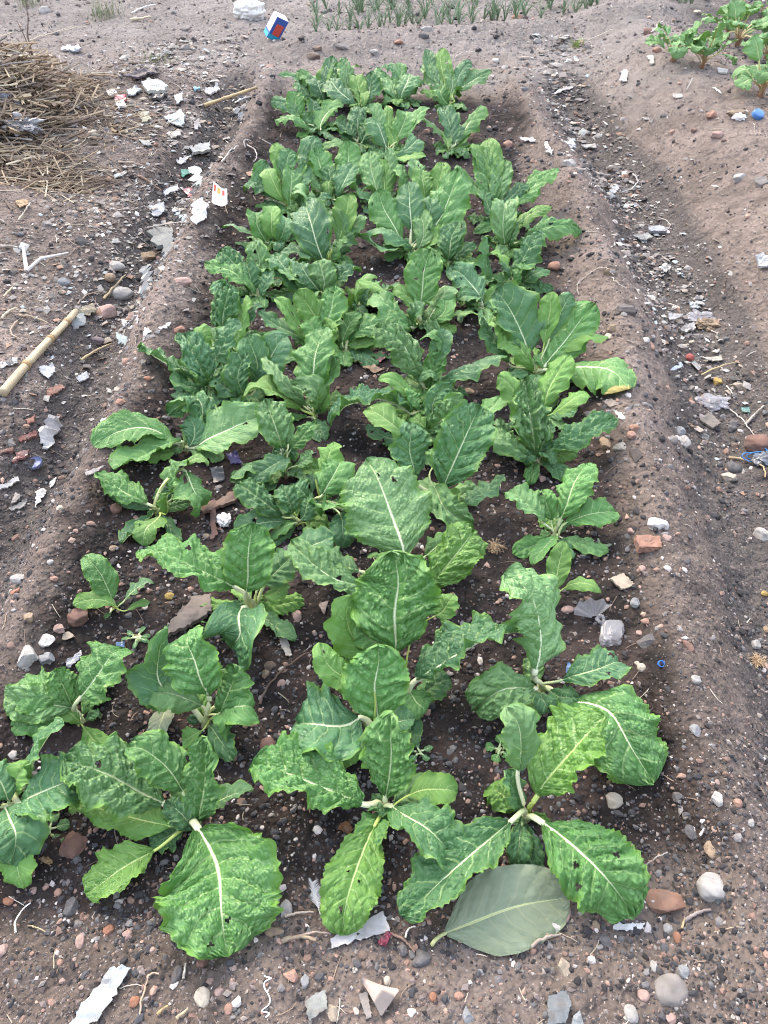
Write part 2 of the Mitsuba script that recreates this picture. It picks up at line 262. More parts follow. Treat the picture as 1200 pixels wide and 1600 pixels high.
  '''0.374 1.269 0.040 0.380 1.308 0.081 0.389 1.341 0.131 0.058 76 y c.4
0.395 1.280 0.032 0.432 1.275 0.060 0.490 1.270 0.040 0.041 64 y c.3
0.370 1.267 0.030 0.354 1.280 0.050 0.347 1.298 0.066 0.031 34 y c.4'''),
 ('large chard plant on the right with a pale angular leaf upright on a white rib', (np.float64(0.31), np.float64(1.001), np.float64(-0.0)),
  '''0.288 0.994 0.100 0.295 1.069 0.170 0.222 1.136 0.249 0.170 160 l c.9
0.279 0.959 0.080 0.212 0.926 0.120 0.153 0.913 0.050 0.096 102 l c1.5
0.349 0.985 0.080 0.408 0.986 0.120 0.486 1.031 0.100 0.077 104 d c.9
0.359 0.944 0.060 0.432 0.868 0.110 0.499 0.780 0.040 0.159 178 g c.7
0.303 0.964 0.050 0.302 0.929 0.080 0.318 0.911 0.060 0.050 35 d c1.4
0.408 0.890 0.040 0.431 0.851 0.050 0.445 0.825 0.030 0.041 61 y c.4
0.325 0.976 0.050 0.352 0.948 0.070 0.378 0.949 0.070 0.048 46 d c1.2'''),
 ('large front-row chard plant on the right with thick pale stalks behind the fallen leaf', (np.float64(0.249), np.float64(0.719), np.float64(-0.0)),
  '''0.265 0.721 0.090 0.322 0.771 0.160 0.381 0.809 0.225 0.139 163 y c.9
0.272 0.671 0.080 0.324 0.609 0.110 0.415 0.541 0.030 0.138 192 g c1.0
0.209 0.674 0.070 0.112 0.588 0.080 0.020 0.515 0.040 0.103 219 d c1.0
0.229 0.757 0.117 0.227 0.783 0.180 0.209 0.811 0.238 0.085 95 l c.8 f.3
0.242 0.719 0.030 0.221 0.739 0.070 0.206 0.756 0.114 0.051 67 d c1.5
0.239 0.687 0.030 0.227 0.644 0.050 0.220 0.609 0.030 0.044 65 d c1.5'''),
 ('chard plant in the centre, a dark oval leaf on its left, an olive one right', (np.float64(0.051), np.float64(2.526), np.float64(-0.0)),
  '''-0.002 2.424 0.060 -0.049 2.464 0.110 -0.100 2.532 0.130 0.145 69 g c.6
0.048 2.582 0.096 0.065 2.621 0.154 0.085 2.678 0.227 0.136 76 g c.8
0.027 2.558 0.058 0.014 2.577 0.090 -0.045 2.594 0.120 0.061 45 y c.6
0.105 2.513 0.060 0.128 2.581 0.090 0.153 2.608 0.130 0.100 53 l c.5
0.128 2.487 0.050 0.138 2.523 0.080 0.139 2.567 0.090 0.081 34 g c.6
0.162 2.484 0.040 0.200 2.524 0.060 0.258 2.544 0.050 0.054 45 y c.3
-0.077 2.578 0.096 -0.111 2.596 0.125 -0.172 2.602 0.136 0.068 47 y c.5
0.016 2.492 0.050 0.048 2.489 0.090 0.082 2.538 0.100 0.089 42 d c.8'''),
 ('chard plant with a curled yellow-green leaf hooked over, just left of centre', (np.float64(-0.174), np.float64(2.665), np.float64(0.0)),
  '''-0.216 2.606 0.040 -0.197 2.608 0.070 -0.154 2.627 0.070 0.041 31 y c.3
-0.183 2.630 0.040 -0.172 2.660 0.080 -0.112 2.735 0.110 0.063 58 y c.4
-0.136 2.617 0.040 -0.125 2.638 0.080 -0.115 2.691 0.090 0.088 36 d c.8
-0.102 2.642 0.040 -0.067 2.640 0.080 -0.021 2.670 0.090 0.092 43 d c.8'''),
 ('chard plant with three glaucous leaves lying to the left, below the tall dark-veined one', (np.float64(-0.329), np.float64(2.746), np.float64(0.0)),
  '''-0.292 2.685 0.060 -0.305 2.735 0.110 -0.332 2.790 0.130 0.104 51 l c.9
-0.353 2.701 0.050 -0.412 2.721 0.080 -0.556 2.787 0.090 0.080 88 l c1.1
-0.417 2.749 0.050 -0.451 2.760 0.100 -0.494 2.821 0.123 0.133 53 d c.7
-0.250 2.754 0.050 -0.213 2.762 0.090 -0.186 2.804 0.100 0.105 39 d c1.2
-0.318 2.712 0.050 -0.365 2.733 0.090 -0.408 2.816 0.111 0.109 57 d c.8'''),
 ("chard plant at the bed's left edge with a flat leaf pointing at the ridge", (np.float64(-0.559), np.float64(2.725), np.float64(0.0)),
  '''-0.562 2.671 0.050 -0.625 2.725 0.090 -0.749 2.782 0.100 0.095 84 g c.9
-0.516 2.667 0.040 -0.513 2.698 0.080 -0.495 2.769 0.100 0.094 45 d c.7
-0.634 2.769 0.075 -0.658 2.797 0.117 -0.698 2.819 0.149 0.105 47 d c1.3
-0.649 2.616 0.040 -0.655 2.617 0.080 -0.680 2.679 0.080 0.102 31 d c1.3
-0.562 2.777 0.085 -0.557 2.814 0.136 -0.576 2.844 0.176 0.096 49 l c1
-0.607 2.722 0.040 -0.582 2.746 0.080 -0.598 2.792 0.108 0.086 40 d c.8'''),
 ('chard plant at the left edge with two upright leaves in front of the pale card', (np.float64(-0.552), np.float64(3.159), np.float64(0.0)),
  '''-0.551 3.131 0.060 -0.554 3.170 0.110 -0.556 3.242 0.130 0.084 44 y c.5
-0.603 3.122 0.050 -0.615 3.167 0.100 -0.627 3.232 0.120 0.099 44 g c.7
-0.614 3.110 0.050 -0.668 3.137 0.080 -0.764 3.204 0.071 0.047 57 d c.6
-0.511 3.117 0.040 -0.497 3.130 0.080 -0.520 3.230 0.095 0.070 39 d c.7
-0.476 3.147 0.040 -0.448 3.154 0.070 -0.431 3.199 0.080 0.058 29 d c.6'''),
 ('chard plant with a tall dark-veined oval leaf left of centre, halfway up the bed', (np.float64(-0.315), np.float64(2.995), np.float64(0.0)),
  '''-0.333 2.898 0.080 -0.361 2.973 0.140 -0.401 3.130 0.182 0.159 82 d c.7
-0.241 2.997 0.060 -0.254 3.064 0.100 -0.232 3.100 0.142 0.112 49 d c.6
-0.240 3.094 0.134 -0.238 3.129 0.176 -0.234 3.167 0.217 0.107 44 y c.5
-0.245 3.086 0.125 -0.270 3.096 0.138 -0.329 3.104 0.150 0.082 35 l c.6
-0.219 3.087 0.125 -0.194 3.098 0.138 -0.174 3.118 0.161 0.071 26 l c.6
-0.360 2.904 0.050 -0.410 2.928 0.080 -0.508 2.968 0.070 0.080 60 d c.7
-0.276 2.945 0.050 -0.263 2.972 0.090 -0.253 3.014 0.110 0.090 36 g c.7'''),
 ('chard plant with a round pale leaf on its own, right of the pale card', (np.float64(-0.476), np.float64(3.505), np.float64(0.0)),
  '''-0.427 3.395 0.070 -0.448 3.437 0.100 -0.508 3.494 0.090 0.116 34 l c.5
-0.467 3.445 0.040 -0.439 3.462 0.070 -0.397 3.467 0.080 0.094 30 d c.5
-0.411 3.447 0.040 -0.367 3.454 0.080 -0.326 3.465 0.090 0.095 36 d c1'''),
 ('chard plant at the left edge with one yellow-green spoon-shaped leaf upright in front', (np.float64(-0.53), np.float64(3.517), np.float64(0.0)),
  '''-0.555 3.493 0.070 -0.588 3.522 0.120 -0.633 3.625 0.150 0.096 52 y c.4
-0.606 3.552 0.060 -0.662 3.571 0.100 -0.748 3.581 0.087 0.125 50 d c.7
-0.508 3.450 0.060 -0.516 3.550 0.110 -0.523 3.645 0.149 0.088 59 g c.6
-0.473 3.510 0.050 -0.474 3.577 0.100 -0.463 3.647 0.149 0.103 54 d c.6
-0.566 3.646 0.151 -0.582 3.681 0.186 -0.612 3.711 0.214 0.092 34 y c.5
-0.480 3.629 0.131 -0.452 3.647 0.149 -0.437 3.611 0.110 0.069 18 y c.4
-0.538 3.637 0.141 -0.539 3.672 0.176 -0.523 3.698 0.200 0.094 29 d c.8
-0.636 3.562 0.061 -0.652 3.618 0.125 -0.624 3.655 0.162 0.115 48 d c.7'''),
 ('chard plant left of centre with a smooth pale leaf curled outward on its left', (np.float64(-0.348), np.float64(3.621), np.float64(-0.0)),
  '''-0.387 3.696 0.092 -0.403 3.728 0.126 -0.437 3.775 0.174 0.123 42 g c.5
-0.398 3.630 0.060 -0.423 3.671 0.090 -0.443 3.712 0.111 0.099 32 l c1.1
-0.285 3.690 0.081 -0.272 3.752 0.147 -0.274 3.809 0.200 0.129 57 g c.7
-0.289 3.526 0.060 -0.280 3.619 0.100 -0.251 3.728 0.122 0.115 51 d c.8
-0.351 3.573 0.040 -0.359 3.620 0.070 -0.358 3.684 0.080 0.058 29 y c.5
-0.212 3.682 0.071 -0.183 3.706 0.096 -0.159 3.695 0.084 0.081 18 d c.6
-0.461 3.724 0.124 -0.446 3.781 0.180 -0.418 3.828 0.221 0.129 49 d c.8
-0.324 3.599 0.050 -0.357 3.680 0.090 -0.368 3.731 0.128 0.099 46 d c1'''),
 ('big bushy chard plant in mid bed with a large ribbed leaf leaning right', (np.float64(0.013), np.float64(3.112), np.float64(-0.0)),
  '''-0.047 3.154 0.070 -0.082 3.199 0.122 -0.120 3.264 0.197 0.131 71 g c.6
0.022 3.207 0.128 0.008 3.250 0.178 -0.006 3.292 0.222 0.133 50 d c.5
0.120 3.178 0.088 0.165 3.239 0.161 0.207 3.331 0.253 0.183 92 g c.8
0.025 3.082 0.050 -0.065 3.063 0.090 -0.171 3.140 0.080 0.122 78 d c.9
0.071 3.055 0.050 0.067 3.150 0.100 0.046 3.206 0.126 0.083 54 l c.8
0.090 3.076 0.040 0.127 3.113 0.080 0.151 3.169 0.090 0.062 41 y c.4
-0.027 3.085 0.040 -0.114 2.997 0.080 -0.194 3.088 0.090 0.101 68 d c.7
0.037 3.131 0.060 0.088 3.204 0.122 0.099 3.264 0.190 0.120 74 d c.7'''),
 ('yellow-green chard plant in the middle of the bed, its leaves narrow and upright', (np.float64(-0.118), np.float64(3.585), np.float64(-0.0)),
  '''-0.135 3.576 0.070 -0.167 3.674 0.120 -0.178 3.750 0.185 0.116 65 l c.9
-0.079 3.654 0.083 -0.087 3.705 0.138 -0.097 3.759 0.191 0.081 52 l c.9
-0.135 3.590 0.050 -0.164 3.590 0.070 -0.213 3.585 0.060 0.057 27 l c.6
-0.106 3.581 0.060 -0.114 3.661 0.100 -0.139 3.715 0.150 0.098 50 y c.7
-0.176 3.533 0.050 -0.218 3.528 0.080 -0.234 3.573 0.090 0.085 28 d c.7'''),
 ('chard plant behind the large ribbed leaf, its own leaves small and yellowish', (np.float64(0.074), np.float64(3.605), np.float64(-0.0)),
  '''0.051 3.593 0.080 0.035 3.650 0.120 0.029 3.739 0.155 0.092 46 l c.9
0.079 3.522 0.080 0.064 3.603 0.110 0.064 3.677 0.130 0.103 39 y c.7
0.008 3.584 0.060 -0.016 3.627 0.100 -0.029 3.705 0.121 0.098 39 g c.8
0.123 3.588 0.060 0.152 3.669 0.100 0.151 3.731 0.142 0.098 49 y c.6'''),
 ('chard plant with a single glossy dark leaf over bare soil, right of the bushy one', (np.float64(0.183), np.float64(3.01), np.float64(-0.0)),
  '''0.151 2.974 0.050 0.177 3.020 0.100 0.206 3.102 0.128 0.116 56 d c1.1
0.138 2.950 0.040 0.112 2.970 0.070 0.087 3.003 0.080 0.075 32 g c.7'''),
 ('chard plant with one broad dark scalloped leaf on the right half of the bed', (np.float64(0.28), np.float64(2.659), np.float64(-0.0)),
  '''0.275 2.654 0.060 0.235 2.701 0.090 0.167 2.733 0.123 0.150 62 d c.6
0.260 2.652 0.040 0.234 2.634 0.070 0.193 2.615 0.080 0.079 28 d c.6'''),
 ('chard plant at the right edge with a hooked yellow stalk leaf', (np.float64(0.408), np.float64(2.828), np.float64(-0.0)),
  '''0.416 2.855 0.060 0.465 2.907 0.118 0.501 2.955 0.178 0.122 73 d c1.2
0.270 2.858 0.056 0.300 2.889 0.099 0.317 2.927 0.150 0.098 53 d c.7
0.370 2.822 0.050 0.358 2.877 0.090 0.314 2.900 0.114 0.068 46 y c.7
0.424 2.793 0.040 0.435 2.801 0.080 0.462 2.843 0.090 0.086 33 g c1.2
0.475 2.819 0.040 0.496 2.822 0.070 0.534 2.865 0.070 0.070 31 d c.7
0.391 2.827 0.040 0.377 2.845 0.070 0.352 2.856 0.090 0.073 29 d c.9'''),
 ('chard plant at the right edge with a leaf stretched flat onto the ridge', (np.float64(0.408), np.float64(3.141), np.float64(-0.0)),
  '''0.394 3.101 0.060 0.389 3.157 0.120 0.401 3.272 0.169 0.108 69 l c1
0.504 3.141 0.070 0.593 3.142 0.100 0.721 3.185 0.085 0.114 82 g c1
0.482 3.218 0.103 0.523 3.238 0.126 0.591 3.250 0.138 0.071 45 y c.5
0.364 3.125 0.040 0.337 3.140 0.060 0.318 3.147 0.070 0.052 22 y c.4
0.426 3.106 0.050 0.437 3.136 0.090 0.465 3.182 0.110 0.093 38 d c.8'''),
 ('tall chard plant at the right edge leaning toward the furrow', (np.float64(0.394), np.float64(3.385), np.float64(-0.0)),
  '''0.362 3.467 0.106 0.338 3.534 0.178 0.309 3.630 0.267 0.122 83 g c.9
0.354 3.467 0.106 0.284 3.496 0.140 0.208 3.546 0.194 0.138 68 g c.5
0.395 3.486 0.126 0.407 3.536 0.178 0.423 3.573 0.214 0.100 45 l c.8
0.466 3.452 0.085 0.539 3.494 0.130 0.651 3.547 0.182 0.144 83 g c.8
0.424 3.451 0.085 0.467 3.474 0.110 0.511 3.506 0.144 0.100 43 d c1
0.453 3.435 0.064 0.512 3.464 0.098 0.575 3.479 0.112 0.066 50 y c.5
0.328 3.431 0.064 0.319 3.452 0.089 0.293 3.461 0.102 0.061 21 y c.5
0.309 3.582 0.225 0.287 3.596 0.239 0.265 3.609 0.250 0.061 20 y c.6
0.365 3.563 0.206 0.351 3.605 0.244 0.336 3.647 0.280 0.105 40 y c.6
0.354 3.380 0.050 0.339 3.417 0.090 0.335 3.469 0.110 0.099 35 d c.7'''),
 ('chard plant alone on bare soil at the back right, one round long-stalked leaf', (np.float64(0.222), np.float64(4.246), np.float64(-0.0)),
  '''0.216 4.264 0.060 0.199 4.358 0.113 0.168 4.428 0.174 0.112 55 d c.9
0.151 4.314 0.074 0.117 4.343 0.101 0.044 4.368 0.127 0.075 39 l c1
0.282 4.318 0.074 0.324 4.371 0.122 0.369 4.428 0.169 0.138 49 g c.6
0.200 4.214 0.030 0.190 4.272 0.060 0.174 4.325 0.083 0.052 30 y c.5
0.283 4.278 0.040 0.299 4.307 0.062 0.308 4.326 0.081 0.059 19 y c.4
0.239 4.250 0.040 0.249 4.317 0.080 0.265 4.359 0.113 0.085 35 d c.6'''),
 ('chard plant at the far right corner of the bed', (np.float64(0.229), np.float64(4.953), np.float64(-0.0)),
  '''0.183 5.025 0.067 0.145 5.106 0.132 0.081 5.184 0.189 0.126 55 l c1
0.201 5.056 0.092 0.182 5.141 0.157 0.173 5.243 0.225 0.134 54 y c.5
0.275 5.059 0.092 0.356 5.083 0.110 0.471 5.126 0.140 0.141 56 d c.6
0.239 5.027 0.067 0.238 5.096 0.122 0.226 5.153 0.164 0.104 39 l c.9
0.256 4.945 0.040 0.257 5.017 0.060 0.302 5.018 0.060 0.118 16 y c.7
0.293 5.091 0.117 0.311 5.145 0.157 0.356 5.181 0.181 0.089 31 d c.7
0.146 4.966 0.050 0.110 5.012 0.060 0.058 5.028 0.072 0.059 26 y c.5
0.126 5.119 0.142 0.107 5.188 0.191 0.117 5.249 0.230 0.089 36 d c.6
0.219 4.910 0.040 0.181 4.921 0.070 0.182 5.004 0.080 0.094 22 g c.8'''),
 ('chard plant at the far end of the bed, second from the right corner', (np.float64(-0.051), np.float64(4.99), np.float64(0.0)),
  '''-0.055 4.902 0.050 -0.031 4.974 0.100 -0.010 5.122 0.120 0.139 41 d c.7
-0.110 4.958 0.050 -0.133 5.093 0.100 -0.198 5.164 0.148 0.141 50 l c1
-0.150 5.050 0.057 -0.171 5.118 0.113 -0.235 5.136 0.128 0.149 35 d c1
-0.001 5.055 0.057 0.035 5.093 0.088 0.087 5.110 0.100 0.112 29 d c.7
-0.077 5.115 0.108 -0.116 5.167 0.148 -0.198 5.171 0.153 0.090 36 d c1
-0.048 5.132 0.121 -0.052 5.169 0.148 -0.053 5.207 0.175 0.075 22 g c.5
-0.093 5.016 0.040 -0.106 5.055 0.080 -0.096 5.114 0.108 0.111 28 g c.7'''),
 ('chard plant at the far end of the bed bearing an orange withered leaf tip', (np.float64(-0.271), np.float64(4.915), np.float64(0.0)),
  '''-0.291 4.895 0.050 -0.296 5.002 0.090 -0.317 5.085 0.144 0.099 44 y c.6
-0.342 4.837 0.050 -0.400 4.916 0.100 -0.470 5.034 0.120 0.159 49 d c.8
-0.236 4.897 0.050 -0.223 5.033 0.102 -0.225 5.088 0.144 0.147 44 d c1
-0.370 5.022 0.097 -0.374 5.107 0.162 -0.376 5.164 0.200 0.115 42 l c1
-0.261 4.873 0.030 -0.255 4.920 0.060 -0.259 4.990 0.070 0.058 22 y c.4 e2'''),
 ('chard plant at the far left corner of the bed', (np.float64(-0.512), np.float64(4.976), np.float64(0.0)),
  '''-0.558 5.028 0.060 -0.635 5.085 0.098 -0.767 5.107 0.118 0.067 60 d c.9
-0.515 4.970 0.060 -0.599 5.106 0.113 -0.664 5.127 0.131 0.142 50 g c.8
-0.446 5.032 0.060 -0.470 5.136 0.133 -0.455 5.221 0.192 0.112 54 d c.8
-0.401 4.915 0.060 -0.411 5.084 0.100 -0.397 5.186 0.168 0.115 54 l c1
-0.504 5.070 0.083 -0.488 5.122 0.123 -0.471 5.167 0.155 0.097 30 y c.6
-0.476 4.924 0.040 -0.516 4.983 0.080 -0.542 5.088 0.098 0.140 34 d c.8
-0.357 5.123 0.121 -0.340 5.160 0.148 -0.296 5.186 0.165 0.075 24 y c.6
-0.445 5.007 0.050 -0.408 5.021 0.070 -0.343 4.988 0.080 0.104 27 l c.8
-0.575 5.002 0.040 -0.612 5.015 0.070 -0.635 5.079 0.093 0.111 26 d c.8'''),
 ('left-edge chard plant, second from the far end, one leaf flopped onto the ridge', (np.float64(-0.491), np.float64(4.498), np.float64(0.0)),
  '''-0.551 4.413 0.050 -0.625 4.486 0.080 -0.712 4.507 0.050 0.108 45 g c.8
-0.455 4.465 0.050 -0.426 4.596 0.093 -0.354 4.617 0.109 0.124 45 g c.5
-0.526 4.494 0.040 -0.531 4.569 0.071 -0.570 4.599 0.100 0.110 31 d c.8
-0.653 4.586 0.090 -0.688 4.618 0.119 -0.748 4.630 0.131 0.096 31 d c.7
-0.618 4.587 0.090 -0.613 4.632 0.128 -0.601 4.670 0.159 0.103 29 g c.7
-0.514 4.564 0.066 -0.516 4.607 0.105 -0.517 4.643 0.135 0.096 29 d c.8'''),
 ('dark chard plant in the third row from the far end with crinkled low leaves', (np.float64(-0.261), np.float64(4.314), np.float64(0.0)),
  '''-0.263 4.376 0.065 -0.265 4.432 0.116 -0.260 4.477 0.155 0.107 39 d c.8
-0.277 4.308 0.040 -0.327 4.347 0.080 -0.387 4.402 0.093 0.106 41 d c1.1
-0.301 4.171 0.040 -0.381 4.173 0.060 -0.444 4.175 0.040 0.074 44 g c.5
-0.225 4.280 0.050 -0.212 4.351 0.080 -0.198 4.413 0.098 0.106 30 d c.8
-0.326 4.307 0.040 -0.347 4.389 0.079 -0.348 4.429 0.116 0.100 37 d c.9'''),
 ('chard plant in the third row from the far end with an orange withered spot', (np.float64(-0.098), np.float64(4.184), np.float64(-0.0)),
  '''-0.125 4.208 0.060 -0.152 4.260 0.110 -0.184 4.323 0.142 0.142 42 d c.6
-0.045 4.268 0.087 -0.024 4.321 0.135 -0.016 4.368 0.175 0.111 40 g c.7
-0.077 4.221 0.040 -0.087 4.260 0.080 -0.114 4.288 0.108 0.058 31 y c.5
-0.042 4.091 0.040 0.008 4.140 0.060 0.043 4.257 0.073 0.108 39 d c.8
0.019 4.307 0.121 0.050 4.338 0.148 0.092 4.385 0.186 0.091 37 g c.6
-0.161 4.314 0.133 -0.178 4.355 0.168 -0.198 4.377 0.186 0.075 26 l c.9
-0.112 4.315 0.133 -0.106 4.347 0.159 -0.107 4.379 0.186 0.059 24 y c.5 e2
-0.026 4.076 0.030 0.021 4.067 0.040 0.091 4.112 0.040 0.057 37 y c.4'''),
]
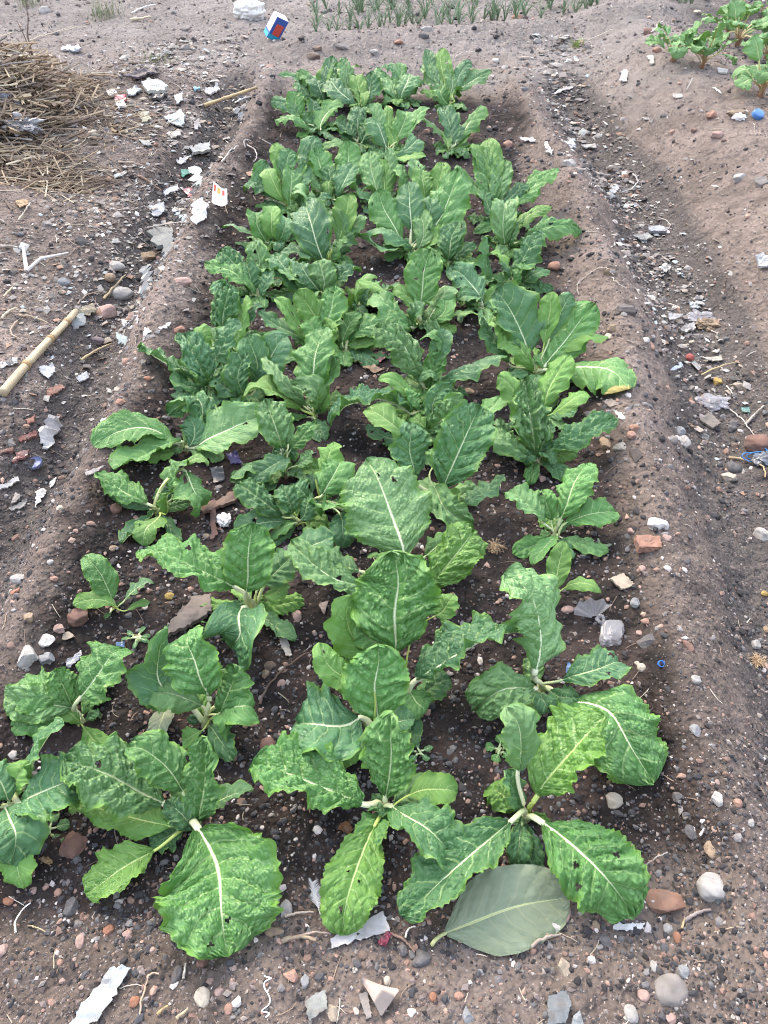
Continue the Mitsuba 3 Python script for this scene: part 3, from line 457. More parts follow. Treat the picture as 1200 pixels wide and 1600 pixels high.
ROCKS = [
 (np.float64(0.487), np.float64(0.566), np.float64(0.0755), np.float64(0.0457), (0.36, 0.19, 0.13), 'a', 'pinkish-brown angular rock on the front right soil beside the long grey stone'),
 (np.float64(0.558), np.float64(0.571), np.float64(0.0627), np.float64(0.047), (0.42, 0.42, 0.41), 'r', 'smooth pale grey oblong stone right of the pinkish-brown angular rock'),
 (np.float64(0.566), np.float64(0.635), np.float64(0.0207), np.float64(0.0299), (0.34, 0.25, 0.16), 'r', 'upright tan pebble on the right ridge above the pale grey stone'),
 (np.float64(0.428), np.float64(0.757), np.float64(0.0378), np.float64(0.0302), (0.6, 0.54, 0.44), 'r', 'mottled cream pebble under the right-hand leaf of the front row'),
 (np.float64(0.302), np.float64(0.541), np.float64(0.025), np.float64(0.0364), (0.46, 0.31, 0.27), 'a', 'pinkish stone touching the tip of the big fallen leaf'),
 (np.float64(0.281), np.float64(0.519), np.float64(0.0247), np.float64(0.0202), (0.7, 0.69, 0.67), 'r', 'white pebble half under the tip of the big fallen leaf'),
 (np.float64(0.422), np.float64(0.584), np.float64(0.0325), np.float64(0.0301), (0.34, 0.25, 0.16), 'a', 'dull tan stone between a chard leaf tip and the angular rock'),
 (np.float64(-0.6), np.float64(0.634), np.float64(0.0531), np.float64(0.0603), (0.2, 0.1, 0.075), 'a', 'reddish-brown angular stone on dark soil between the two left front plants'),
 (np.float64(-0.807), np.float64(1.015), np.float64(0.0527), np.float64(0.0527), (0.42, 0.42, 0.41), 'a', 'pale grey chunky stone at the left edge, largest of its cluster'),
 (np.float64(-0.75), np.float64(1.161), np.float64(0.0598), np.float64(0.0479), (0.2, 0.1, 0.075), 'r', 'smooth red-brown stone beside the small chard seedling'),
 (np.float64(-0.789), np.float64(1.074), np.float64(0.0457), np.float64(0.0343), (0.7, 0.69, 0.67), 'a', 'white jagged stone above the pale grey chunky one on the left'),
 (np.float64(-0.775), np.float64(1.113), np.float64(0.0408), np.float64(0.0233), (0.46, 0.31, 0.27), 'a', 'pink-grey flat stone left of the smooth red-brown stone'),
 (np.float64(-0.755), np.float64(1.102), np.float64(0.0321), np.float64(0.0204), (0.42, 0.36, 0.28), 'a', 'small flat beige chip below the pink-grey flat stone'),
 (np.float64(-0.774), np.float64(1.029), np.float64(0.0366), np.float64(0.031), (0.26, 0.29, 0.32), 'a', 'bluish-grey stone right of the pale grey chunky one'),
 (np.float64(-0.895), np.float64(1.195), np.float64(0.0269), np.float64(0.0269), (0.36, 0.15, 0.08), 'a', 'orange-brown pebble at the left edge beside an off-white shell-like stone'),
 (np.float64(-0.907), np.float64(1.247), np.float64(0.0521), np.float64(0.0276), (0.42, 0.42, 0.41), 'r', 'long off-white stone at the left edge above the orange-brown pebble'),
 (np.float64(-0.834), np.float64(1.112), np.float64(0.0287), np.float64(0.0259), (0.34, 0.25, 0.16), 'a', 'tan pebble left of the pink-grey flat stone'),
 (np.float64(-0.816), np.float64(1.232), np.float64(0.0211), np.float64(0.0151), (0.42, 0.24, 0.18), 'r', 'salmon pebble on the left ridge above the seedling'),
 (np.float64(-0.838), np.float64(1.278), np.float64(0.0153), np.float64(0.0153), (0.42, 0.42, 0.41), 'r', 'tiny pale round pebble on the left ridge'),
 (np.float64(-0.866), np.float64(1.309), np.float64(0.0341), np.float64(0.0279), (0.16, 0.115, 0.09), 'r', 'brown stone sunk in the left ridge'),
 (np.float64(0.646), np.float64(1.452), np.float64(0.0581), np.float64(0.0452), (0.7, 0.69, 0.67), 'a', 'white speckled rough stone on the right ridge'),
 (np.float64(0.61), np.float64(1.389), np.float64(0.0603), np.float64(0.0317), (0.36, 0.15, 0.08), 'b', 'orange broken brick piece below the white speckled stone'),
 (np.float64(0.592), np.float64(1.463), np.float64(0.0246), np.float64(0.0213), (0.46, 0.31, 0.27), 'a', 'small pink stone left of the white speckled stone'),
 (np.float64(0.658), np.float64(1.406), np.float64(0.0254), np.float64(0.0222), (0.46, 0.31, 0.27), 'r', 'small rosy pebble touching the white speckled stone'),
 (np.float64(0.406), np.float64(1.243), np.float64(0.0339), np.float64(0.02), (0.46, 0.31, 0.27), 'r', 'flat rosy-grey pebble left of the knotted clear bag'),
 (np.float64(0.562), np.float64(1.118), np.float64(0.0518), np.float64(0.0374), (0.09, 0.1, 0.115), 'a', 'dark slate-green lump right of the knotted clear bag'),
 (np.float64(0.567), np.float64(1.17), np.float64(0.0264), np.float64(0.0147), (0.42, 0.24, 0.18), 'r', 'salmon pebble above the dark slate-green lump'),
 (np.float64(0.55), np.float64(1.149), np.float64(0.0146), np.float64(0.0146), (0.46, 0.31, 0.27), 'r', 'tiny pink pebble beside the dark slate-green lump'),
 (np.float64(0.558), np.float64(1.23), np.float64(0.0302), np.float64(0.0332), (0.26, 0.29, 0.32), 'a', 'grey triangular stone chip above the dark slate-green lump'),
 (np.float64(0.588), np.float64(1.325), np.float64(0.0187), np.float64(0.0202), (0.46, 0.31, 0.27), 'r', 'rounded pink pebble right of the diamond-shaped tile chip'),
 (np.float64(0.534), np.float64(1.05), np.float64(0.0197), np.float64(0.0197), (0.6, 0.54, 0.44), 'r', 'cream pebble left of the blue ring'),
 (np.float64(0.53), np.float64(1.066), np.float64(0.0142), np.float64(0.0114), (0.6, 0.54, 0.44), 'r', 'small cream pebble beside a bigger cream one, left of the blue ring'),
 (np.float64(-0.192), np.float64(0.53), np.float64(0.0273), np.float64(0.0387), (0.42, 0.42, 0.41), 'a', 'grey faceted stone standing on the front soil beside the feather'),
 (np.float64(-0.206), np.float64(0.496), np.float64(0.0401), np.float64(0.0178), (0.34, 0.25, 0.16), 'r', 'long tan stone by the hole-bitten leaf tip, below the grey faceted stone'),
 (np.float64(-0.168), np.float64(0.421), np.float64(0.0296), np.float64(0.0211), (0.42, 0.24, 0.18), 'a', 'salmon stone on the front soil, left of the grey tile shard'),
 (np.float64(-0.145), np.float64(0.415), np.float64(0.0189), np.float64(0.021), (0.26, 0.29, 0.32), 'a', 'small grey stone right of the salmon stone on the front soil'),
 (np.float64(-0.318), np.float64(0.439), np.float64(0.0214), np.float64(0.0214), (0.2, 0.1, 0.075), 'r', 'dark red round pebble below the hole-bitten big leaf'),
 (np.float64(-0.356), np.float64(0.418), np.float64(0.0169), np.float64(0.0296), (0.09, 0.1, 0.115), 'r', 'long dark slate pebble in the bottom left soil'),
 (np.float64(-0.307), np.float64(0.385), np.float64(0.027), np.float64(0.0311), (0.6, 0.54, 0.44), 'r', 'heart-shaped cream pebble in the bottom left soil'),
 (np.float64(-0.281), np.float64(0.394), np.float64(0.0167), np.float64(0.0125), (0.46, 0.31, 0.27), 'r', 'small pink pebble right of the heart-shaped cream one'),
 (np.float64(-0.249), np.float64(0.381), np.float64(0.0186), np.float64(0.0165), (0.7, 0.69, 0.67), 'a', 'white angular pebble right of the heart-shaped cream one'),
 (np.float64(-0.261), np.float64(0.37), np.float64(0.0144), np.float64(0.0164), (0.42, 0.24, 0.18), 'r', 'salmon pebble below the white angular pebble in the front soil'),
 (np.float64(-0.413), np.float64(0.374), np.float64(0.0176), np.float64(0.0165), (0.36, 0.15, 0.08), 'r', 'orange-red pebble right of the silver sachet strip'),
 (np.float64(-0.492), np.float64(0.487), np.float64(0.02), np.float64(0.0178), (0.36, 0.15, 0.08), 'r', 'orange-pink pebble below the narrow bright lower-left leaf'),
 (np.float64(-0.455), np.float64(0.481), np.float64(0.0221), np.float64(0.0199), (0.46, 0.31, 0.27), 'a', 'dusty pink pebble right of the orange-pink pebble'),
 (np.float64(-0.536), np.float64(0.468), np.float64(0.0154), np.float64(0.0263), (0.46, 0.31, 0.27), 'r', 'upright pink pebble left of the orange-pink pebble'),
 (np.float64(-0.553), np.float64(0.5), np.float64(0.0224), np.float64(0.0157), (0.24, 0.23, 0.225), 'r', 'smooth grey pebble above the upright pink pebble'),
 (np.float64(-0.556), np.float64(0.431), np.float64(0.0107), np.float64(0.0107), (0.42, 0.24, 0.18), 'r', 'tiny salmon pebble on the bare bottom left soil'),
 (np.float64(-0.358), np.float64(0.495), np.float64(0.0178), np.float64(0.029), (0.46, 0.31, 0.27), 'r', 'pinkish-grey pebble under the edge of the hole-bitten big leaf'),
 (np.float64(-0.575), np.float64(0.528), np.float64(0.0274), np.float64(0.0343), (0.09, 0.1, 0.115), 'r', 'dark stone left of the narrow bright lower-left leaf'),
 (np.float64(-0.648), np.float64(0.552), np.float64(0.0162), np.float64(0.0139), (0.46, 0.31, 0.27), 'r', 'rose pebble below the left front plant'),
 (np.float64(-0.604), np.float64(0.551), np.float64(0.0139), np.float64(0.0139), (0.42, 0.24, 0.18), 'r', 'small salmon pebble below the left front plant'),
 (np.float64(-0.685), np.float64(0.53), np.float64(0.0206), np.float64(0.0137), (0.36, 0.15, 0.08), 'r', 'orange stone at the left edge under the left front plant'),
 (np.float64(-0.658), np.float64(0.447), np.float64(0.0173), np.float64(0.0195), (0.46, 0.31, 0.27), 'r', 'rosy pebble cut by the left edge near the bottom'),
 (np.float64(-0.662), np.float64(0.582), np.float64(0.0165), np.float64(0.0141), (0.2, 0.1, 0.075), 'r', 'dark red pebble under the left front plant'),
 (np.float64(-0.092), np.float64(0.371), np.float64(0.0267), np.float64(0.0246), (0.42, 0.36, 0.28), 'a', 'tan-grey stone beside the grey tile shard at the bottom'),
 (np.float64(0.286), np.float64(0.451), np.float64(0.0235), np.float64(0.0321), (0.42, 0.36, 0.28), 'a', 'beige-grey stone on the gravel below the big fallen leaf'),
 (np.float64(0.383), np.float64(0.381), np.float64(0.0225), np.float64(0.0266), (0.42, 0.42, 0.41), 'r', 'light grey pebble at the bottom edge right of the slate piece'),
 (np.float64(0.455), np.float64(0.415), np.float64(0.0583), np.float64(0.0479), (0.24, 0.23, 0.225), 'r', 'dull grey boulder half buried in the bottom right soil'),
 (np.float64(0.408), np.float64(0.407), np.float64(0.0208), np.float64(0.0166), (0.46, 0.31, 0.27), 'r', 'pink pebble left of the half-buried grey boulder'),
 (np.float64(0.436), np.float64(0.453), np.float64(0.015), np.float64(0.0192), (0.42, 0.42, 0.41), 'r', 'pale rounded pebble above the half-buried grey boulder'),
 (np.float64(0.445), np.float64(0.377), np.float64(0.0184), np.float64(0.0163), (0.46, 0.31, 0.27), 'r', 'peach pebble at the bottom edge below the half-buried boulder'),
 (np.float64(0.336), np.float64(0.462), np.float64(0.0151), np.float64(0.0129), (0.7, 0.69, 0.67), 'r', 'small white pebble on the gravel right of the beige-grey stone'),
 (np.float64(0.355), np.float64(0.523), np.float64(0.0157), np.float64(0.0157), (0.34, 0.25, 0.16), 'a', 'tan pebble left of the white plastic strip'),
 (np.float64(0.366), np.float64(0.495), np.float64(0.0243), np.float64(0.022), (0.09, 0.1, 0.115), 'a', 'dark square stone below the white plastic strip'),
 (np.float64(0.479), np.float64(0.52), np.float64(0.0179), np.float64(0.0179), (0.42, 0.42, 0.41), 'r', 'pale grey pebble right of the white plastic strip'),
 (np.float64(0.488), np.float64(0.501), np.float64(0.0132), np.float64(0.0198), (0.36, 0.15, 0.08), 'r', 'orange pebble right of the pale grey pebble by the plastic strip'),
 (np.float64(0.433), np.float64(0.559), np.float64(0.016), np.float64(0.0137), (0.45, 0.32, 0.07), 'r', 'yellowish pebble left of the pinkish-brown rock'),
 (np.float64(0.48), np.float64(0.443), np.float64(0.0212), np.float64(0.0191), (0.26, 0.29, 0.32), 'r', 'bluish-grey pebble right of the half-buried boulder, higher up'),
 (np.float64(0.216), np.float64(0.47), np.float64(0.013), np.float64(0.0109), (0.42, 0.36, 0.28), 'r', 'small beige pebble below the big fallen leaf'),
 (np.float64(0.068), np.float64(0.399), np.float64(0.0146), np.float64(0.0146), (0.36, 0.15, 0.08), 'r', 'orange-brown pebble in the bottom centre soil'),
 (np.float64(0.11), np.float64(0.399), np.float64(0.0166), np.float64(0.0145), (0.42, 0.24, 0.18), 'r', 'salmon pebble in the bottom centre soil'),
 (np.float64(0.033), np.float64(0.375), np.float64(0.0185), np.float64(0.0144), (0.7, 0.69, 0.67), 'a', 'white pebble in the bottom centre soil'),
 (np.float64(0.124), np.float64(0.373), np.float64(0.0205), np.float64(0.0266), (0.26, 0.29, 0.32), 'a', 'grey shard-like stone at the bottom centre edge'),
 (np.float64(-0.007), np.float64(0.423), np.float64(0.0127), np.float64(0.0148), (0.6, 0.54, 0.44), 'r', 'cream pebble above the flared spoon-shaped piece'),
 (np.float64(-0.049), np.float64(0.461), np.float64(0.0195), np.float64(0.0152), (0.16, 0.115, 0.09), 'r', 'brown pebble on the front soil below the white crumpled strip'),
 (np.float64(0.019), np.float64(0.472), np.float64(0.0218), np.float64(0.0196), (0.09, 0.1, 0.115), 'a', 'bluish dark stone on the front soil below the red foil scrap'),
 (np.float64(0.051), np.float64(0.46), np.float64(0.0368), np.float64(0.0324), (0.09, 0.1, 0.115), 'a', 'large dark angular stone on the front soil, left of the big fallen leaf'),
 (np.float64(-0.241), np.float64(1.193), np.float64(0.0213), np.float64(0.0335), (0.46, 0.31, 0.27), 'r', 'pink pebble on bare dark soil left of the tallest plant'),
 (np.float64(-0.267), np.float64(0.856), np.float64(0.0345), np.float64(0.0372), (0.2, 0.1, 0.075), 'r', 'plum-coloured stone on bare soil left of the dark round leaf'),
 (np.float64(-0.29), np.float64(1.059), np.float64(0.0289), np.float64(0.026), (0.16, 0.115, 0.09), 'r', 'brown stone on bare soil in the middle, below the white bark chip'),
 (np.float64(-0.296), np.float64(1.036), np.float64(0.0172), np.float64(0.0172), (0.34, 0.25, 0.16), 'r', 'tan pebble touching the brown stone on bare soil'),
 (np.float64(-0.257), np.float64(1.012), np.float64(0.0199), np.float64(0.017), (0.46, 0.31, 0.27), 'r', 'rosy pebble right of the tan pebble on bare soil'),
 (np.float64(-0.561), np.float64(1.255), np.float64(0.025), np.float64(0.0219), (0.45, 0.32, 0.07), 'r', 'ochre pebble left of the grey board'),
 (np.float64(-0.731), np.float64(1.387), np.float64(0.0229), np.float64(0.0163), (0.34, 0.25, 0.16), 'r', 'tan pebble behind the small chard seedling'),
 (np.float64(-0.761), np.float64(1.525), np.float64(0.0341), np.float64(0.0341), (0.2, 0.1, 0.075), 'r', 'glossy red-brown pebble under a chard leaf on the left ridge'),
 (np.float64(-0.511), np.float64(1.458), np.float64(0.0235), np.float64(0.0168), (0.34, 0.25, 0.16), 'r', 'peach pebble below the white foam lump'),
 (np.float64(-0.702), np.float64(1.504), np.float64(0.0341), np.float64(0.0239), (0.42, 0.36, 0.28), 'r', 'beige stone left of the plant with the holed leaf'),
 (np.float64(-0.878), np.float64(1.468), np.float64(0.0181), np.float64(0.0214), (0.6, 0.54, 0.44), 'r', 'pale oval pebble on the left ridge'),
 (np.float64(0.002), np.float64(1.821), np.float64(0.0301), np.float64(0.0263), (0.2, 0.1, 0.075), 'r', 'plum pebble on bare soil left of the tall ribbed pair'),
 (np.float64(-0.099), np.float64(1.894), np.float64(0.0231), np.float64(0.0154), (0.42, 0.24, 0.18), 'r', 'salmon pebble on bare soil under the bright folded leaf'),
 (np.float64(-0.002), np.float64(2.204), np.float64(0.0379), np.float64(0.0294), (0.075, 0.075, 0.08), 'r', 'grey pebble on dark soil below the red scrap'),
 (np.float64(0.205), np.float64(2.138), np.float64(0.0453), np.float64(0.0289), (0.34, 0.25, 0.16), 'a', 'tan clod between the crinkled plants in the middle'),
 (np.float64(0.399), np.float64(1.727), np.float64(0.0255), np.float64(0.0218), (0.46, 0.31, 0.27), 'a', 'pale pink stone in front of the stubby white stalk bases'),
 (np.float64(0.539), np.float64(2.341), np.float64(0.0261), np.float64(0.0217), (0.6, 0.54, 0.44), 'r', 'cream pebble under the overhanging right leaf'),
 (np.float64(0.758), np.float64(2.505), np.float64(0.0799), np.float64(0.0666), (0.075, 0.075, 0.08), 'a', 'black jagged lump on the right ridge'),
 (np.float64(0.837), np.float64(2.37), np.float64(0.0217), np.float64(0.0434), (0.42, 0.24, 0.18), 'r', 'two-toned upright pebble on the right ridge below the black jagged lump'),
 (np.float64(0.806), np.float64(2.358), np.float64(0.0301), np.float64(0.0215), (0.7, 0.69, 0.67), 'r', 'white pebble left of the two-toned upright pebble'),
 (np.float64(0.694), np.float64(2.404), np.float64(0.0261), np.float64(0.0391), (0.6, 0.54, 0.44), 'r', 'cream stone beside the hanging right leaf'),
 (np.float64(0.708), np.float64(2.432), np.float64(0.035), np.float64(0.0306), (0.34, 0.25, 0.16), 'a', 'tan stone above the hanging right leaf'),
 (np.float64(1.102), np.float64(2.386), np.float64(0.0452), np.float64(0.0384), (0.45, 0.32, 0.07), 'a', 'mustard-yellow stone in the right furrow'),
 (np.float64(1.154), np.float64(2.322), np.float64(0.0575), np.float64(0.0354), (0.42, 0.36, 0.28), 'a', 'pale grey-beige stone right of the mustard-yellow one'),
 (np.float64(0.863), np.float64(1.955), np.float64(0.0433), np.float64(0.059), (0.42, 0.42, 0.41), 'r', 'oval light grey stone on the slope of the right furrow'),
 (np.float64(0.872), np.float64(2.019), np.float64(0.0401), np.float64(0.0441), (0.26, 0.29, 0.32), 'a', 'blue-grey stone touching the oval light grey one'),
 (np.float64(0.81), np.float64(1.908), np.float64(0.0345), np.float64(0.0307), (0.24, 0.23, 0.225), 'r', 'dull grey stone left of the oval light grey one'),
 (np.float64(0.621), np.float64(1.801), np.float64(0.0403), np.float64(0.0403), (0.6, 0.54, 0.44), 'a', 'cream broken stone beside the right-hand plants'),
 (np.float64(0.653), np.float64(1.823), np.float64(0.0275), np.float64(0.0275), (0.42, 0.24, 0.18), 'r', 'salmon pebble above the glossy black lump'),
 (np.float64(0.664), np.float64(1.849), np.float64(0.0295), np.float64(0.0221), (0.36, 0.19, 0.13), 'r', 'terracotta pebble above the salmon one on the right ridge'),
 (np.float64(0.652), np.float64(1.738), np.float64(0.0392), np.float64(0.0606), (0.022, 0.022, 0.025), 'a', 'glossy black lump on the right ridge'),
 (np.float64(0.589), np.float64(1.841), np.float64(0.0337), np.float64(0.0524), (0.34, 0.25, 0.16), 'a', 'brown-grey stone left of the cream broken stone'),
 (np.float64(1.123), np.float64(2.013), np.float64(0.0853), np.float64(0.065), (0.2, 0.1, 0.075), 'r', 'large reddish-brown stone at the right edge'),
 (np.float64(0.998), np.float64(1.863), np.float64(0.0509), np.float64(0.0391), (0.6, 0.54, 0.44), 'a', 'pinkish-cream pointed stone in the right furrow'),
 (np.float64(1.029), np.float64(1.925), np.float64(0.0518), np.float64(0.0478), (0.09, 0.1, 0.115), 'r', 'dark rounded stone above the pinkish-cream pointed one'),
 (np.float64(1.027), np.float64(1.631), np.float64(0.0474), np.float64(0.0437), (0.42, 0.42, 0.41), 'r', 'bluish-white stone cut by the right edge'),
 (np.float64(1.081), np.float64(2.126), np.float64(0.0295), np.float64(0.0379), (0.09, 0.1, 0.115), 'a', 'dark wedge stone in the right furrow'),
 (np.float64(1.067), np.float64(2.037), np.float64(0.0247), np.float64(0.0206), (0.16, 0.115, 0.09), 'r', 'brown pebble in the right furrow above the dark wedge'),
 (np.float64(0.967), np.float64(1.412), np.float64(0.0237), np.float64(0.017), (0.45, 0.32, 0.07), 'r', 'yellow pebble at the right edge below the bluish-white stone'),
 (np.float64(0.927), np.float64(1.283), np.float64(0.0162), np.float64(0.0194), (0.34, 0.25, 0.16), 'r', 'tan pebble at the right edge, lower than the yellow one'),
 (np.float64(0.873), np.float64(1.216), np.float64(0.0251), np.float64(0.0251), (0.42, 0.42, 0.41), 'r', 'grey pebble near the right edge below two small ones'),
 (np.float64(0.624), np.float64(0.988), np.float64(0.0242), np.float64(0.0188), (0.42, 0.42, 0.41), 'r', 'pale pebble on the right ridge right of the blue ring'),
 (np.float64(0.633), np.float64(1.082), np.float64(0.0224), np.float64(0.0308), (0.2, 0.1, 0.075), 'a', 'dark pinkish stone on the right ridge above the pale pebble'),
 (np.float64(0.594), np.float64(0.869), np.float64(0.023), np.float64(0.0255), (0.26, 0.29, 0.32), 'a', 'slate-blue stone on the right ridge near the large right leaf'),
 (np.float64(0.599), np.float64(0.725), np.float64(0.0262), np.float64(0.031), (0.42, 0.42, 0.41), 'a', 'whitish flat stone on the lower right ridge'),
 (np.float64(0.635), np.float64(0.718), np.float64(0.0191), np.float64(0.0167), (0.42, 0.24, 0.18), 'r', 'salmon pebble right of the whitish flat stone'),
 (np.float64(0.538), np.float64(0.742), np.float64(0.022), np.float64(0.022), (0.09, 0.1, 0.115), 'a', 'dark stone left of the whitish flat stone'),
 (np.float64(0.545), np.float64(0.672), np.float64(0.026), np.float64(0.026), (0.09, 0.1, 0.115), 'a', 'blue-black stone beside a white splinter on the lower right ridge'),
 (np.float64(0.544), np.float64(0.705), np.float64(0.0168), np.float64(0.012), (0.42, 0.36, 0.28), 'r', 'tan pebble above the blue-black stone'),
 (np.float64(0.651), np.float64(0.686), np.float64(0.0165), np.float64(0.0165), (0.42, 0.42, 0.41), 'r', 'pale grey pebble at the right, beside small gravel'),
 (np.float64(-1.176), np.float64(2.778), np.float64(0.0804), np.float64(0.0904), (0.46, 0.31, 0.27), 'r', 'round pinkish stone in the left furrow'),
 (np.float64(-0.822), np.float64(2.681), np.float64(0.0801), np.float64(0.0471), (0.46, 0.31, 0.27), 'r', 'pale pink slab-shaped stone on top of the left ridge'),
 (np.float64(-0.783), np.float64(2.412), np.float64(0.0442), np.float64(0.0442), (0.36, 0.19, 0.13), 'a', 'orange pottery-coloured stone on the left ridge'),
 (np.float64(-1.163), np.float64(2.934), np.float64(0.1094), np.float64(0.0677), (0.42, 0.42, 0.41), 'r', 'big grey stone in the left furrow'),
 (np.float64(-1.21), np.float64(3.061), np.float64(0.106), np.float64(0.053), (0.42, 0.42, 0.41), 'a', 'light grey flat-topped stone in the left furrow, further off'),
 (np.float64(-1.143), np.float64(3.287), np.float64(0.0843), np.float64(0.0674), (0.34, 0.25, 0.16), 'a', 'reddish-grey stone in front of the grey rubber scrap'),
 (np.float64(-1.206), np.float64(2.98), np.float64(0.047), np.float64(0.047), (0.34, 0.25, 0.16), 'r', 'greenish-brown stone between two grey ones in the left furrow'),
 (np.float64(-1.155), np.float64(2.573), np.float64(0.0719), np.float64(0.0384), (0.16, 0.13, 0.16), 'r', 'purplish stone in the left furrow'),
 (np.float64(-1.037), np.float64(2.681), np.float64(0.0292), np.float64(0.0292), (0.46, 0.31, 0.27), 'r', 'small pink pebble right of the round pinkish stone'),
 (np.float64(-0.867), np.float64(2.367), np.float64(0.0303), np.float64(0.0346), (0.16, 0.115, 0.09), 'r', 'dull brown pebble between the stone and the pottery piece'),
 (np.float64(-0.764), np.float64(2.341), np.float64(0.0261), np.float64(0.0261), (0.36, 0.19, 0.13), 'r', 'small reddish pebble below the pottery-coloured stone'),
 (np.float64(-0.798), np.float64(2.063), np.float64(0.0279), np.float64(0.0179), (0.36, 0.15, 0.08), 'r', 'red pebble on the left ridge below the crinkled leaf tip'),
 (np.float64(-0.843), np.float64(1.923), np.float64(0.0343), np.float64(0.0229), (0.36, 0.19, 0.13), 'a', 'flat terracotta chip on the left ridge'),
 (np.float64(-0.931), np.float64(2.128), np.float64(0.0208), np.float64(0.0187), (0.6, 0.54, 0.44), 'r', 'small cream pebble on the left ridge'),
 (np.float64(-0.934), np.float64(2.271), np.float64(0.0345), np.float64(0.0345), (0.42, 0.24, 0.18), 'r', 'soft pink pebble beside the left ridge trash'),
 (np.float64(-1.091), np.float64(3.292), np.float64(0.0282), np.float64(0.0282), (0.46, 0.31, 0.27), 'r', 'small rosy pebble beside the reddish-grey stone'),
 (np.float64(-0.082), np.float64(6.144), np.float64(0.0697), np.float64(0.0523), (0.36, 0.19, 0.13), 'r', 'terracotta stone on the far ridge before the onion bed'),
 (np.float64(0.088), np.float64(6.237), np.float64(0.0792), np.float64(0.0572), (0.09, 0.1, 0.115), 'r', 'dark round stone on the far ridge, right of the terracotta stone'),
 (np.float64(0.11), np.float64(6.345), np.float64(0.089), np.float64(0.0534), (0.42, 0.42, 0.41), 'r', 'whitish stone above the dark round stone on the far ridge'),
 (np.float64(-0.463), np.float64(6.032), np.float64(0.1032), np.float64(0.0645), (0.24, 0.23, 0.225), 'a', 'flat grey slab on the far ridge behind the chard'),
 (np.float64(-0.238), np.float64(5.988), np.float64(0.0771), np.float64(0.0514), (0.42, 0.42, 0.41), 'a', 'pale pointed stone on the far ridge behind the chard'),
 (np.float64(-0.641), np.float64(5.899), np.float64(0.0932), np.float64(0.0678), (0.16, 0.115, 0.09), 'r', 'brown stone on the far ridge left of the grey slab'),
 (np.float64(-0.618), np.float64(5.985), np.float64(0.077), np.float64(0.0513), (0.16, 0.115, 0.09), 'r', 'second brown stone on the far ridge, just behind the other'),
 (np.float64(0.809), np.float64(7.057), np.float64(0.0881), np.float64(0.0685), (0.36, 0.19, 0.13), 'r', 'orange-pink stone at the edge of the far onion bed'),
 (np.float64(0.88), np.float64(6.301), np.float64(0.0622), np.float64(0.0445), (0.42, 0.42, 0.41), 'r', 'pale stone on the far path right of the chard'),
 (np.float64(0.559), np.float64(5.868), np.float64(0.0505), np.float64(0.0421), (0.7, 0.69, 0.67), 'r', 'white stone on the far path'),
 (np.float64(0.605), np.float64(5.716), np.float64(0.0494), np.float64(0.0412), (0.42, 0.42, 0.41), 'r', 'pale grey stone by the far right corner of the bed'),
 (np.float64(1.52), np.float64(5.871), np.float64(0.0902), np.float64(0.0738), (0.2, 0.1, 0.075), 'a', 'dark red stone at the corner of the far right bed'),
 (np.float64(1.476), np.float64(5.413), np.float64(0.0613), np.float64(0.0536), (0.36, 0.19, 0.13), 'r', 'reddish stone left of the leafy clumps in the far right bed'),
 (np.float64(2.078), np.float64(6.798), np.float64(0.0747), np.float64(0.0467), (0.6, 0.54, 0.44), 'r', 'pale round stone on the far path near the right clumps'),
 (np.float64(1.593), np.float64(4.2), np.float64(0.1186), np.float64(0.0499), (0.34, 0.25, 0.16), 'r', 'long tan stone below the far right bed'),
 (np.float64(1.478), np.float64(4.059), np.float64(0.0676), np.float64(0.0492), (0.46, 0.31, 0.27), 'a', 'pinkish stone on the bank below the far right bed'),
 (np.float64(1.5), np.float64(4.266), np.float64(0.0572), np.float64(0.0572), (0.36, 0.19, 0.13), 'a', 'reddish clod on the bank below the far right bed'),
 (np.float64(0.514), np.float64(4.345), np.float64(0.0533), np.float64(0.0533), (0.42, 0.24, 0.18), 'r', 'salmon stone on the far right ridge by the tall leaning plant'),
 (np.float64(0.761), np.float64(3.892), np.float64(0.0906), np.float64(0.0604), (0.42, 0.42, 0.41), 'a', 'pale grey stone in the far right furrow'),
 (np.float64(0.795), np.float64(3.81), np.float64(0.0595), np.float64(0.0476), (0.24, 0.23, 0.225), 'a', 'grey stone beside the pale one in the far right furrow'),
 (np.float64(1.127), np.float64(4.238), np.float64(0.0532), np.float64(0.0399), (0.42, 0.24, 0.18), 'a', 'orange-brown stone in the right furrow, far back'),
 (np.float64(1.102), np.float64(4.373), np.float64(0.102), np.float64(0.0408), (0.24, 0.23, 0.225), 'r', 'grey flat stone beside the orange-brown one, far back'),
 (np.float64(0.587), np.float64(2.993), np.float64(0.051), np.float64(0.051), (0.36, 0.19, 0.13), 'r', 'pinkish stone by the right edge of the bed'),
 (np.float64(1.463), np.float64(3.61), np.float64(0.0622), np.float64(0.0509), (0.42, 0.42, 0.41), 'a', 'grey stone on the right bank near the frame edge'),
 (np.float64(1.512), np.float64(3.491), np.float64(0.0657), np.float64(0.0602), (0.24, 0.23, 0.225), 'a', 'larger dull stone at the right frame edge on the bank'),
 (np.float64(0.762), np.float64(2.818), np.float64(0.0528), np.float64(0.0432), (0.34, 0.25, 0.16), 'a', 'tan clod on the right ridge under a dry root'),
 (np.float64(-1.478), np.float64(3.15), np.float64(0.0474), np.float64(0.0474), (0.24, 0.23, 0.225), 'a', 'grey chip on the left bank below the straw'),
 (np.float64(-1.318), np.float64(2.808), np.float64(0.0593), np.float64(0.0444), (0.26, 0.29, 0.32), 'r', 'bluish-grey stone on the left bank'),
 (np.float64(-1.559), np.float64(4.092), np.float64(0.057), np.float64(0.0506), (0.6, 0.54, 0.44), 'r', 'cream-white stone at the foot of the straw heap'),
